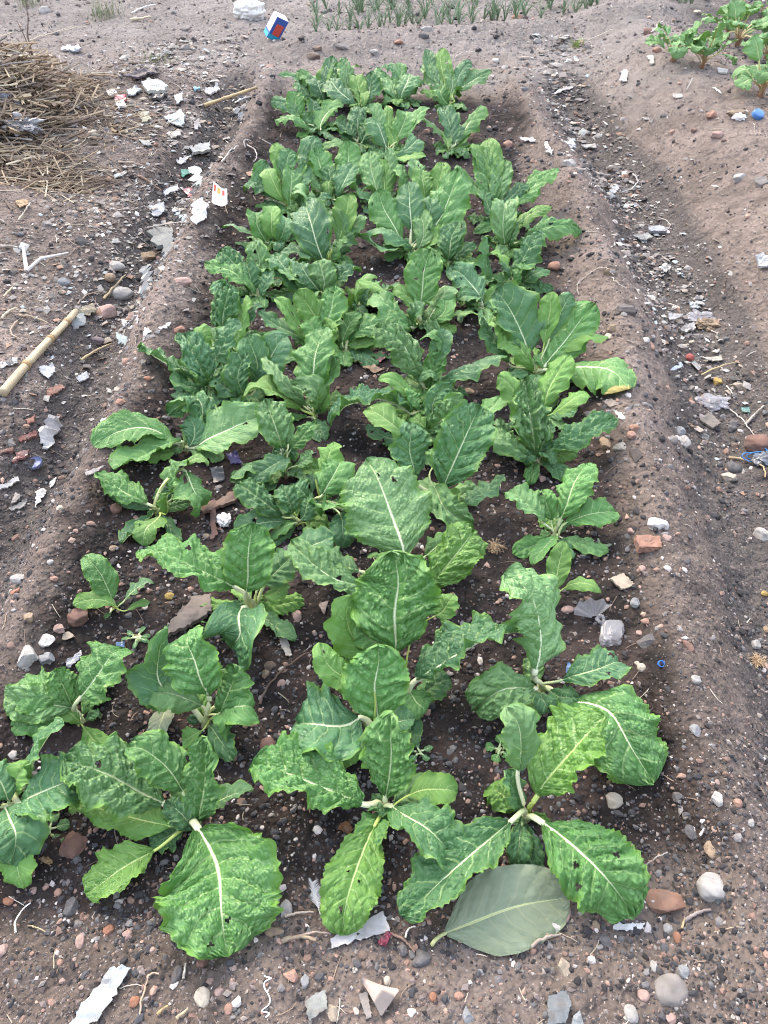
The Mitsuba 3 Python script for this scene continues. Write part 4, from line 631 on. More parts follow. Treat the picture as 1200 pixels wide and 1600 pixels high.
 (np.float64(-1.347), np.float64(3.462), np.float64(0.0256), np.float64(0.0256), (0.6, 0.54, 0.44), 'r', 'small round cream stone on the left bank'),
 (np.float64(-1.547), np.float64(6.131), np.float64(0.0704), np.float64(0.0572), (0.24, 0.23, 0.225), 'r', 'greyish stone on the far left path'),
 (np.float64(-1.646), np.float64(6.627), np.float64(0.0656), np.float64(0.0563), (0.24, 0.23, 0.225), 'r', 'second greyish stone on the far left path, higher up'),
 (np.float64(-2.866), np.float64(7.139), np.float64(0.1001), np.float64(0.0901), (0.42, 0.42, 0.41), 'r', 'whitish stone at the top left among dry stems'),
 (np.float64(-1.388), np.float64(5.884), np.float64(0.0596), np.float64(0.0425), (0.7, 0.69, 0.67), 'a', 'white stone on the small far mound'),
]
FLATS = [
 ('paper scrap', 'white crumpled paper strip under the tip of the hole-bitten yellow leaf', [(-0.018, 0.533), (-0.003, 0.501), (-0.058, 0.484), (-0.104, 0.471), (-0.108, 0.487), (-0.06, 0.516)], (0.7, 0.7, 0.71), 0.002, 0.005, 0.006, 'dry'),
 ('sachet', 'silvery empty sachet strip at the bottom left corner', [(-0.46, 0.426), (-0.433, 0.424), (-0.438, 0.412), (-0.463, 0.342), (-0.508, 0.334), (-0.507, 0.341), (-0.47, 0.414)], (0.62, 0.7, 0.72), 0.0025, 0.004, 0.01, 'shiny'),
 ('plastic strip', 'straight white plastic strip below the right front plant', [(0.385, 0.527), (0.442, 0.53), (0.439, 0.52), (0.383, 0.516)], (0.8, 0.82, 0.84), 0.002, 0.0006, 0.004, 'shiny'),
 ('tile shard', 'grey-green square tile shard at the bottom centre', [(-0.139, 0.385), (-0.108, 0.404), (-0.102, 0.377), (-0.13, 0.357)], (0.36, 0.39, 0.37), 0.005, 0.0008, 0.005, 'dry'),
 ('shard', 'long narrow grey shard left of the flared piece', [(-0.053, 0.399), (-0.039, 0.403), (-0.03, 0.367), (-0.04, 0.363)], (0.33, 0.31, 0.3), 0.004, 0.001, 0.004, 'dry'),
 ('slate piece', 'blue-grey slate piece at the bottom edge, below the big fallen leaf', [(0.253, 0.4), (0.283, 0.41), (0.288, 0.389), (0.277, 0.365), (0.248, 0.359)], (0.2, 0.235, 0.26), 0.006, 0.001, 0.006, 'dry'),
 ('slate piece', 'small pale slate sliver right of the blue-grey slate piece', [(0.29, 0.375), (0.301, 0.382), (0.305, 0.361), (0.285, 0.361)], (0.36, 0.4, 0.42), 0.005, 0.001, 0.005, 'dry'),
 ('tile chip', 'diamond-shaped beige tile chip on the right ridge', [(0.517, 1.325), (0.55, 1.337), (0.569, 1.296), (0.538, 1.288)], (0.52, 0.46, 0.36), 0.006, 0.0006, 0.006, 'dry'),
 ('board', 'grey weathered board fragment under the chard plant left of centre', [(-0.544, 1.126), (-0.501, 1.244), (-0.456, 1.255), (-0.445, 1.196), (-0.501, 1.137), (-0.533, 1.123)], (0.24, 0.2, 0.18), 0.012, 0.003, 0.02, 'dry'),
 ('wood piece', 'broken reddish-brown flat stalk below the plant with insect holes', [(-0.549, 1.569), (-0.454, 1.639), (-0.439, 1.613), (-0.497, 1.56), (-0.531, 1.539)], (0.22, 0.13, 0.1), 0.01, 0.004, 0.015, 'dry'),
 ('wood piece', 'dark red-brown upright stalk strip left of the white foam lump', [(-0.524, 1.575), (-0.508, 1.58), (-0.478, 1.454), (-0.493, 1.444)], (0.13, 0.06, 0.05), 0.006, 0.004, 0.01, 'dry'),
 ('bark chip', 'pale grey frayed bark chip on bare soil left of the tallest plant', [(-0.283, 1.145), (-0.264, 1.155), (-0.242, 1.083), (-0.258, 1.084)], (0.55, 0.53, 0.5), 0.003, 0.003, 0.006, 'dry'),
 ('bark chip', 'small pinkish splinter chip beside the pale leaf left of centre', [(-0.194, 1.228), (-0.169, 1.235), (-0.177, 1.194)], (0.5, 0.4, 0.36), 0.003, 0.002, 0.006, 'dry'),
 ('wood piece', 'flat grey rectangular wood piece in the right furrow', [(0.976, 2.146), (1.025, 2.197), (1.046, 2.139), (1.008, 2.105)], (0.24, 0.22, 0.2), 0.008, 0.001, 0.008, 'dry'),
 ('wood chip', 'grey wood chip on the right ridge by the small bright plant', [(0.611, 2.031), (0.636, 2.03), (0.652, 1.993), (0.626, 1.991)], (0.34, 0.29, 0.26), 0.005, 0.002, 0.005, 'dry'),
 ('shell piece', 'white flat chip just below the grey wood chip', [(0.629, 1.959), (0.648, 1.934), (0.651, 1.895), (0.637, 1.903)], (0.72, 0.7, 0.66), 0.003, 0.001, 0.005, 'dry'),
 ('wood chip', 'second grey chip among dark gravel, left of the white flat chip', [(0.554, 2.015), (0.592, 2.02), (0.594, 1.99), (0.565, 1.987)], (0.3, 0.28, 0.27), 0.004, 0.002, 0.005, 'dry'),
 ('glass shard', 'dark glass shard under the leaves on the left', [(-0.552, 1.734), (-0.516, 1.741), (-0.499, 1.685), (-0.529, 1.674)], (0.1, 0.11, 0.13), 0.004, 0.001, 0.006, 'shiny'),
 ('plastic sheet', 'crumpled grey-white plastic sheet in the near left furrow', [(-1.135, 2.041), (-1.12, 2.069), (-1.102, 2.02), (-1.098, 1.923), (-1.114, 1.896), (-1.145, 1.956), (-1.147, 1.986)], (0.5, 0.53, 0.56), 0.003, 0.014, 0.015, 'shiny'),
 ('pottery shard', 'dull red shard lying above a glossy one in the left furrow', [(-1.18, 1.902), (-1.149, 1.954), (-1.14, 1.941), (-1.172, 1.887)], (0.24, 0.09, 0.08), 0.007, 0.002, 0.008, 'dry'),
 ('pottery shard', 'glossy dark red shard in the near left furrow', [(-1.166, 1.797), (-1.168, 1.838), (-1.143, 1.87), (-1.139, 1.841)], (0.3, 0.12, 0.1), 0.008, 0.004, 0.01, 'shiny'),
 ('pottery shard', 'orange shard above the red ones in the left furrow', [(-1.181, 1.977), (-1.168, 2.016), (-1.163, 1.982), (-1.17, 1.961)], (0.4, 0.19, 0.14), 0.006, 0.002, 0.008, 'dry'),
 ('pottery shard', 'brownish shard cut by the left edge in the furrow', [(-1.206, 1.814), (-1.178, 1.852), (-1.172, 1.839), (-1.202, 1.798)], (0.22, 0.11, 0.09), 0.006, 0.002, 0.008, 'dry'),
 ('pottery shard', 'flat reddish shard below the pale cane in the left furrow', [(-1.174, 2.163), (-1.152, 2.207), (-1.136, 2.198), (-1.154, 2.128), (-1.169, 2.122)], (0.34, 0.17, 0.13), 0.005, 0.003, 0.008, 'dry'),
 ('plastic scrap', 'white plastic scrap cut by the left edge', [(-1.176, 1.704), (-1.144, 1.764), (-1.137, 1.75), (-1.171, 1.686)], (0.6, 0.61, 0.6), 0.004, 0.004, 0.008, 'shiny'),
 ('plastic scrap', 'white torn plastic strip at the foot of the left ridge', [(-1.095, 1.746), (-1.084, 1.767), (-1.067, 1.758), (-1.075, 1.715), (-1.078, 1.679)], (0.7, 0.71, 0.7), 0.002, 0.004, 0.008, 'shiny'),
 ('plastic scrap', 'small white plastic tip sticking from the left ridge slope', [(-1.077, 1.801), (-1.061, 1.822), (-1.057, 1.798), (-1.063, 1.769)], (0.72, 0.72, 0.71), 0.002, 0.003, 0.006, 'shiny'),
 ('card scrap', 'pale card scrap beside grey bark in the near left furrow', [(-1.133, 1.662), (-1.136, 1.71), (-1.119, 1.704), (-1.123, 1.675)], (0.48, 0.44, 0.41), 0.004, 0.002, 0.008, 'dry'),
 ('bark piece', 'grey bark piece just below the pale card scrap', [(-1.134, 1.646), (-1.102, 1.699), (-1.099, 1.666), (-1.126, 1.639)], (0.3, 0.31, 0.32), 0.004, 0.003, 0.006, 'dry'),
 ('husk', 'pale dry husk lying on the left ridge beside a chard leaf', [(-0.849, 1.597), (-0.807, 1.638), (-0.823, 1.607), (-0.843, 1.587)], (0.5, 0.46, 0.45), 0.003, 0.002, 0.006, 'dry'),
 ('paper scrap', 'small white three-cornered paper scrap on the left ridge', [(-0.857, 2.245), (-0.872, 2.34), (-0.839, 2.313), (-0.851, 2.294)], (0.74, 0.75, 0.76), 0.002, 0.003, 0.008, 'dry'),
 ('paper scrap', 'narrow white paper strip on the left ridge above the pottery-coloured stone', [(-0.835, 2.334), (-0.811, 2.42), (-0.803, 2.412), (-0.825, 2.323)], (0.74, 0.75, 0.76), 0.002, 0.002, 0.006, 'dry'),
 ('paper scrap', 'small bright square paper scrap in the left furrow', [(-1.105, 2.74), (-1.068, 2.712), (-1.038, 2.62), (-1.077, 2.666)], (0.74, 0.76, 0.8), 0.002, 0.001, 0.006, 'dry'),
 ('glass shard', 'pale green-blue glass shard in the left furrow', [(-1.085, 2.605), (-0.992, 2.495), (-0.976, 2.426), (-1.055, 2.536)], (0.4, 0.5, 0.52), 0.003, 0.002, 0.006, 'shiny'),
 ('plastic scrap', 'whitish folded plastic scrap near dark cinders in the left furrow', [(-1.141, 2.303), (-1.126, 2.364), (-1.107, 2.33), (-1.125, 2.285)], (0.52, 0.56, 0.6), 0.004, 0.003, 0.008, 'shiny'),
 ('plastic scrap', 'torn white plastic scrap beside the pale cane', [(-1.224, 2.239), (-1.196, 2.288), (-1.178, 2.251), (-1.183, 2.197), (-1.209, 2.213)], (0.6, 0.63, 0.65), 0.003, 0.006, 0.01, 'shiny'),
 ('glass piece', 'bluish see-through bottle fragment in the left furrow', [(-1.108, 3.109), (-1.057, 3.064), (-0.895, 2.564), (-0.976, 2.687), (-1.094, 3.021)], (0.22, 0.27, 0.31), 0.006, 0.005, 0.01, 'shiny'),
 ('husk', 'mottled folded husk beside the round pinkish stone', [(-1.251, 2.677), (-1.212, 2.767), (-1.19, 2.735), (-1.202, 2.684), (-1.233, 2.668)], (0.42, 0.38, 0.28), 0.004, 0.008, 0.012, 'dry'),
 ('tile shard', 'grey flat shard under the tip of the pale cane', [(-1.249, 2.625), (-1.219, 2.689), (-1.194, 2.612), (-1.214, 2.55)], (0.36, 0.41, 0.43), 0.004, 0.003, 0.008, 'dry'),
 ('plastic scrap', 'pale blue plastic strip at the left edge', [(-1.324, 2.197), (-1.283, 2.234), (-1.274, 2.207), (-1.315, 2.171)], (0.52, 0.58, 0.62), 0.003, 0.002, 0.008, 'shiny'),
 ('rubber scrap', 'grey moulded rubber scrap with a dark groove in the left furrow', [(-1.148, 3.407), (-1.125, 3.505), (-1.047, 3.418), (-0.909, 2.917), (-1.099, 3.321), (-1.13, 3.337)], (0.23, 0.26, 0.27), 0.016, 0.005, 0.02, 'dry'),
 ('plastic scrap', 'whitish crumpled wrapper in the left furrow, left of the printed packet', [(-1.216, 3.68), (-1.174, 3.782), (-1.147, 3.676), (-1.178, 3.596)], (0.52, 0.56, 0.6), 0.004, 0.01, 0.015, 'shiny'),
 ('plastic scrap', 'translucent white plastic lying against the printed packet', [(-0.866, 3.114), (-0.904, 3.314), (-0.884, 3.359), (-0.831, 3.28), (-0.823, 3.15), (-0.847, 3.098)], (0.62, 0.64, 0.67), 0.003, 0.008, 0.03, 'shiny'),
 ('plastic scrap', 'small light blue plastic scrap below the whitish wrapper', [(-1.115, 3.716), (-0.954, 3.401), (-0.908, 3.247), (-1.094, 3.653)], (0.45, 0.56, 0.62), 0.003, 0.003, 0.008, 'shiny'),
 ('plastic scrap', 'white plastic tub edge left of the pink wrapper', [(-1.204, 3.911), (-1.154, 4.014), (-1.145, 3.967), (-1.192, 3.871)], (0.66, 0.68, 0.74), 0.004, 0.002, 0.01, 'shiny'),
 ('wrapper', 'crumpled pink wrapper in the left furrow', [(-1.127, 3.999), (-1.098, 4.059), (-1.032, 3.846), (-1.112, 3.97)], (0.6, 0.1, 0.17), 0.004, 0.004, 0.01, 'shiny'),
 ('wrapper', 'green wrapper in the left furrow', [(-1.168, 4.155), (-1.139, 4.221), (-1.127, 4.163), (-1.154, 4.101)], (0.07, 0.36, 0.24), 0.004, 0.003, 0.01, 'shiny'),
 ('plastic scrap', 'silvery torn foil right of the green wrapper', [(-1.128, 4.158), (-1.089, 4.217), (-0.899, 3.599), (-0.926, 3.602), (-1.105, 4.099)], (0.42, 0.48, 0.46), 0.003, 0.008, 0.015, 'shiny'),
 ('plastic bag', 'pale green-white puffed bag in the left furrow', [(-1.162, 4.373), (-1.142, 4.47), (-1.094, 4.568), (-1.084, 4.488), (-1.105, 4.389), (-1.143, 4.332)], (0.62, 0.66, 0.62), 0.014, 0.01, 0.02, 'shiny'),
 ('plastic scrap', 'white crumpled scrap just below the puffed bag', [(-1.196, 4.205), (-1.167, 4.287), (-1.14, 4.301), (-1.161, 4.215), (-1.189, 4.18)], (0.72, 0.73, 0.74), 0.004, 0.008, 0.012, 'shiny'),
 ('plastic bag', 'pale blue-white plastic bag on the far litter', [(-1.325, 4.573), (-1.272, 4.714), (-1.227, 4.638), (-1.223, 4.509), (-1.283, 4.515)], (0.62, 0.72, 0.74), 0.006, 0.01, 0.02, 'shiny'),
 ('plastic bag', 'large white plastic bag, highest on the far left litter', [(-1.52, 4.926), (-1.482, 4.983), (-1.43, 5.006), (-1.389, 4.971), (-1.395, 4.882), (-1.468, 4.818)], (0.68, 0.69, 0.62), 0.02, 0.014, 0.05, 'shiny'),
 ('plastic bag', 'black crumpled bag below the large white one', [(-1.467, 4.88), (-1.411, 4.949), (-1.369, 4.881), (-1.405, 4.791), (-1.441, 4.796)], (0.07, 0.08, 0.09), 0.014, 0.012, 0.02, 'shiny'),
 ('plastic bag', 'light blue-white bag left of the large white one', [(-1.599, 4.877), (-1.562, 4.929), (-1.517, 4.885), (-1.535, 4.813), (-1.575, 4.807)], (0.6, 0.7, 0.75), 0.008, 0.008, 0.02, 'shiny'),
 ('wrapper', 'bright red wrapper at the edge of the straw heap', [(-1.624, 4.711), (-1.581, 4.777), (-1.551, 4.663), (-1.58, 4.601)], (0.6, 0.1, 0.12), 0.008, 0.008, 0.02, 'shiny'),
 ('paper scrap', 'white paper ball below the bright red wrapper', [(-1.579, 4.572), (-1.579, 4.694), (-1.516, 4.558), (-1.538, 4.493)], (0.74, 0.73, 0.7), 0.01, 0.008, 0.02, 'dry'),
 ('paper scrap', 'white paper scrap beside the straw heap top', [(-1.693, 4.807), (-1.656, 4.85), (-1.615, 4.75), (-1.637, 4.684)], (0.76, 0.76, 0.75), 0.008, 0.006, 0.02, 'dry'),
 ('rag', 'dark purple rag on the far left path', [(-1.645, 4.999), (-1.6, 5.081), (-1.498, 5.159), (-1.472, 5.089), (-1.545, 5.022)], (0.1, 0.09, 0.12), 0.01, 0.012, 0.02, 'dry'),
 ('wrapper', 'turquoise wrapper on the far litter', [(-1.278, 5.105), (-1.255, 5.176), (-1.24, 5.125), (-1.264, 5.069)], (0.2, 0.45, 0.58), 0.008, 0.006, 0.015, 'shiny'),
 ('plastic scrap', 'white plastic scrap right of the turquoise wrapper', [(-1.237, 5.193), (-1.188, 5.361), (-1.166, 5.312), (-1.208, 5.141)], (0.68, 0.68, 0.66), 0.008, 0.01, 0.02, 'shiny'),
 ('plastic scrap', 'whitish tall scrap right of the black crumpled bag', [(-1.352, 4.937), (-1.319, 4.987), (-1.294, 4.892), (-1.313, 4.811)], (0.68, 0.74, 0.74), 0.006, 0.008, 0.02, 'shiny'),
 ('wrapper', 'pale blue wrapper under the far cane', [(-1.071, 5.367), (-0.862, 4.797), (-0.841, 4.704), (-0.997, 5.136)], (0.46, 0.55, 0.68), 0.005, 0.006, 0.015, 'shiny'),
 ('wrapper', 'dark blue-black scrap by the far left corner of the bed', [(-1.056, 5.127), (-0.936, 4.792), (-0.888, 4.524), (-1.022, 4.957)], (0.06, 0.08, 0.11), 0.008, 0.008, 0.015, 'shiny'),
 ('paper scrap', 'pale square paper scrap in the far left furrow', [(-1.198, 4.672), (-1.182, 4.753), (-1.161, 4.66), (-1.173, 4.585)], (0.62, 0.6, 0.62), 0.006, 0.004, 0.015, 'dry'),
 ('husk', 'yellowish corn husk on the far left litter', [(-1.454, 4.542), (-1.413, 4.562), (-1.375, 4.484), (-1.407, 4.43)], (0.64, 0.62, 0.48), 0.005, 0.008, 0.015, 'dry'),
 ('husk', 'pale corn husk below the pale blue-white bag', [(-1.281, 4.382), (-1.228, 4.466), (-1.202, 4.409), (-1.242, 4.347)], (0.62, 0.6, 0.56), 0.006, 0.006, 0.015, 'dry'),
 ('husk', 'thin grey husk on the slope left of the puffed bag', [(-1.379, 4.231), (-1.333, 4.246), (-1.307, 4.196), (-1.327, 4.162)], (0.56, 0.58, 0.56), 0.004, 0.006, 0.015, 'dry'),
 ('plastic scrap', 'crumpled bluish foil on the far left path behind the straw', [(-2.385, 6.044), (-2.349, 6.126), (-2.282, 6.112), (-2.232, 6.033), (-2.286, 5.984)], (0.42, 0.46, 0.54), 0.01, 0.01, 0.015, 'shiny'),
 ('wrapper', 'small green scrap behind the straw heap', [(-2.715, 5.987), (-2.704, 6.051), (-2.653, 5.924), (-2.694, 5.906)], (0.18, 0.42, 0.36), 0.008, 0.006, 0.015, 'shiny'),
 ('paper scrap', 'white scrap half buried in the straw', [(-1.729, 3.913), (-1.701, 3.952), (-1.675, 3.902), (-1.713, 3.879)], (0.74, 0.74, 0.72), 0.006, 0.004, 0.02, 'dry'),
 ('paper scrap', 'white scrap below the straw heap', [(-1.584, 3.671), (-1.547, 3.69), (-1.538, 3.673), (-1.566, 3.644)], (0.72, 0.72, 0.72), 0.005, 0.004, 0.015, 'dry'),
 ('dead leaf', 'tan dead leaf on the left bank under the straw', [(-1.647, 3.279), (-1.608, 3.314), (-1.587, 3.268), (-1.611, 3.234)], (0.5, 0.34, 0.2), 0.004, 0.004, 0.015, 'dry'),
 ('dead leaf', 'tan dead leaf beside the red scrap in the middle of the bed', [(-0.174, 2.341), (-0.144, 2.354), (-0.112, 2.307), (-0.136, 2.268), (-0.18, 2.297)], (0.48, 0.34, 0.22), 0.002, 0.008, 0.01, 'dry'),
 ('dead leaf', 'brown dead leaf just in front of the tan one', [(-0.139, 2.256), (-0.099, 2.265), (-0.062, 2.232), (-0.1, 2.223)], (0.42, 0.3, 0.2), 0.002, 0.006, 0.01, 'dry'),
 ('plastic scrap', 'red plastic scrap in the middle of the bed', [(-0.102, 2.336), (-0.074, 2.344), (-0.06, 2.298), (-0.089, 2.274)], (0.42, 0.02, 0.07), 0.003, 0.006, 0.012, 'shiny'),
 ('foil scrap', 'wine-red foil scrap right of the white crumpled paper strip', [(-0.025, 0.482), (-0.01, 0.498), (-0.001, 0.496), (-0.01, 0.476), (-0.021, 0.476)], (0.28, 0.03, 0.08), 0.003, 0.006, 0.008, 'shiny'),
 ('dead leaf', 'small brown curled leaf left of the hole-bitten yellow leaf', [(-0.104, 0.698), (-0.089, 0.703), (-0.079, 0.683), (-0.089, 0.673), (-0.109, 0.687)], (0.3, 0.13, 0.04), 0.002, 0.006, 0.008, 'dry'),
 ('dead leaf', 'small tan curled leaf left of the reddish-brown angular stone', [(-0.656, 0.606), (-0.639, 0.61), (-0.628, 0.603), (-0.631, 0.595), (-0.647, 0.6)], (0.42, 0.28, 0.13), 0.002, 0.005, 0.008, 'dry'),
 ('wrapper', 'blue-purple crumpled wrapper under the leaves on the left', [(-0.514, 1.791), (-0.484, 1.798), (-0.461, 1.752), (-0.494, 1.746)], (0.12, 0.1, 0.34), 0.003, 0.008, 0.012, 'shiny'),
 ('plastic scrap', 'deep blue plastic scrap beside the raised leaf at the left', [(-0.653, 1.109), (-0.634, 1.114), (-0.629, 1.096), (-0.643, 1.088)], (0.05, 0.17, 0.38), 0.003, 0.002, 0.008, 'shiny'),
 ('plastic scrap', 'light blue plastic sliver under the large right plant', [(0.38, 1.077), (0.387, 1.079), (0.392, 1.054), (0.373, 1.051)], (0.18, 0.38, 0.72), 0.002, 0.004, 0.012, 'shiny'),
 ('plastic scrap', 'grey see-through plastic behind the left-edge chard plant', [(-0.741, 1.036), (-0.719, 1.073), (-0.712, 1.061), (-0.725, 1.032), (-0.731, 1.019)], (0.44, 0.46, 0.5), 0.002, 0.005, 0.01, 'shiny'),
 ('wrapper', 'tiny white and blue wrapper left of the red ball', [(0.912, 2.347), (0.968, 2.415), (0.975, 2.4), (0.937, 2.357)], (0.52, 0.62, 0.74), 0.003, 0.002, 0.008, 'shiny'),
 ('glass shard', 'green glass shard in the right furrow', [(1.133, 2.217), (1.158, 2.213), (1.154, 2.185), (1.131, 2.196)], (0.14, 0.36, 0.32), 0.004, 0.002, 0.008, 'shiny'),
 ('paper scrap', 'white pointed paper scrap on the far right bank', [(1.251, 5.283), (1.29, 5.394), (1.31, 5.354), (1.278, 5.21), (1.259, 5.23)], (0.74, 0.74, 0.76), 0.004, 0.005, 0.02, 'dry'),
 ('paper scrap', 'white rolled stub in the far right bed', [(1.717, 5.009), (1.757, 4.949), (1.733, 4.876), (1.694, 4.91)], (0.76, 0.75, 0.72), 0.008, 0.002, 0.01, 'dry'),
 ('paper scrap', 'white scrap at the edge of the far right bed', [(1.413, 4.706), (1.45, 4.668), (1.441, 4.612), (1.408, 4.665)], (0.74, 0.73, 0.7), 0.004, 0.004, 0.01, 'dry'),
 ('paper scrap', 'whitish husk left of the leafy clumps in the far right bed', [(1.406, 5.371), (1.435, 5.342), (1.414, 5.19), (1.401, 5.228)], (0.66, 0.64, 0.58), 0.006, 0.005, 0.015, 'dry'),
 ('plastic scrap', 'long whitish plastic scrap in the far right furrow', [(0.873, 5.418), (0.967, 5.528), (1.033, 5.547), (1.014, 5.509), (0.917, 5.437)], (0.58, 0.58, 0.58), 0.005, 0.006, 0.012, 'shiny'),
 ('plastic scrap', 'white torn plastic by the right ridge, far back', [(0.676, 4.192), (0.702, 4.097), (0.699, 4.016), (0.677, 4.075)], (0.7, 0.72, 0.75), 0.005, 0.008, 0.015, 'shiny'),
 ('plastic scrap', 'pale bluish plastic beside the white torn one, far back', [(0.718, 4.089), (0.886, 4.523), (0.835, 4.224), (0.733, 4.014)], (0.55, 0.62, 0.68), 0.004, 0.008, 0.015, 'shiny'),
 ('plastic scrap', 'white plastic scrap on the far right ridge', [(0.579, 4.392), (0.634, 4.319), (0.641, 4.259), (0.585, 4.32)], (0.72, 0.72, 0.74), 0.004, 0.006, 0.015, 'shiny'),
 ('bone piece', 'bone-pale husk in the far right furrow', [(0.963, 4.688), (1.048, 4.721), (1.046, 4.662), (0.971, 4.645)], (0.62, 0.6, 0.58), 0.005, 0.005, 0.015, 'dry'),
 ('plastic scrap', 'bluish-grey flattened bottle piece in the right furrow', [(1.115, 3.625), (1.168, 3.633), (1.199, 3.578), (1.179, 3.555), (1.107, 3.557)], (0.34, 0.38, 0.44), 0.012, 0.003, 0.015, 'shiny'),
 ('bark piece', 'grey flattened piece beside the bluish-grey bottle piece', [(1.018, 3.51), (1.1, 3.55), (1.115, 3.511), (1.048, 3.476)], (0.34, 0.37, 0.37), 0.006, 0.004, 0.012, 'dry'),
 ('plastic scrap', 'grey-white scrap in the right furrow, halfway back', [(0.902, 3.752), (1.045, 4.061), (1.044, 4.007), (0.918, 3.759)], (0.5, 0.52, 0.52), 0.006, 0.004, 0.012, 'shiny'),
 ('plastic scrap', 'whitish crumpled scrap in the right furrow below the bottle piece', [(1.073, 3.211), (1.119, 3.273), (1.13, 3.223), (1.099, 3.181)], (0.6, 0.6, 0.58), 0.004, 0.007, 0.012, 'shiny'),
 ('plastic scrap', 'grey-white crumpled plastic at the right edge on the bank', [(1.354, 2.982), (1.385, 2.981), (1.395, 2.944), (1.376, 2.896), (1.357, 2.927)], (0.5, 0.53, 0.56), 0.008, 0.01, 0.02, 'shiny'),
 ('plastic scrap', 'shiny bluish foil at the top of the furrow litter clump', [(1.134, 2.93), (1.165, 2.919), (1.159, 2.872), (1.13, 2.891)], (0.5, 0.58, 0.62), 0.004, 0.006, 0.012, 'shiny'),
 ('plastic scrap', 'white twisted plastic left of the dirty white bag in the right furrow', [(1.011, 2.777), (1.079, 2.807), (1.062, 2.78), (1.009, 2.746)], (0.6, 0.6, 0.62), 0.005, 0.005, 0.012, 'shiny'),
 ('plastic scrap', 'greyish plastic lump below the dirty white bag in the right furrow', [(1.042, 2.706), (1.115, 2.77), (1.108, 2.723), (1.056, 2.679)], (0.52, 0.52, 0.53), 0.008, 0.008, 0.015, 'shiny'),
 ('husk', 'pale frayed husk right of the red ball', [(1.081, 2.522), (1.15, 2.533), (1.153, 2.505), (1.108, 2.499)], (0.52, 0.5, 0.44), 0.004, 0.005, 0.012, 'dry'),
 ('card scrap', 'pale square card leaning at the left edge of the bed', [(-0.653, 3.433), (-0.625, 3.559), (-0.57, 3.512), (-0.585, 3.43), (-0.613, 3.389)], (0.62, 0.61, 0.58), 0.004, 0.002, 0.025, 'dry'),
]
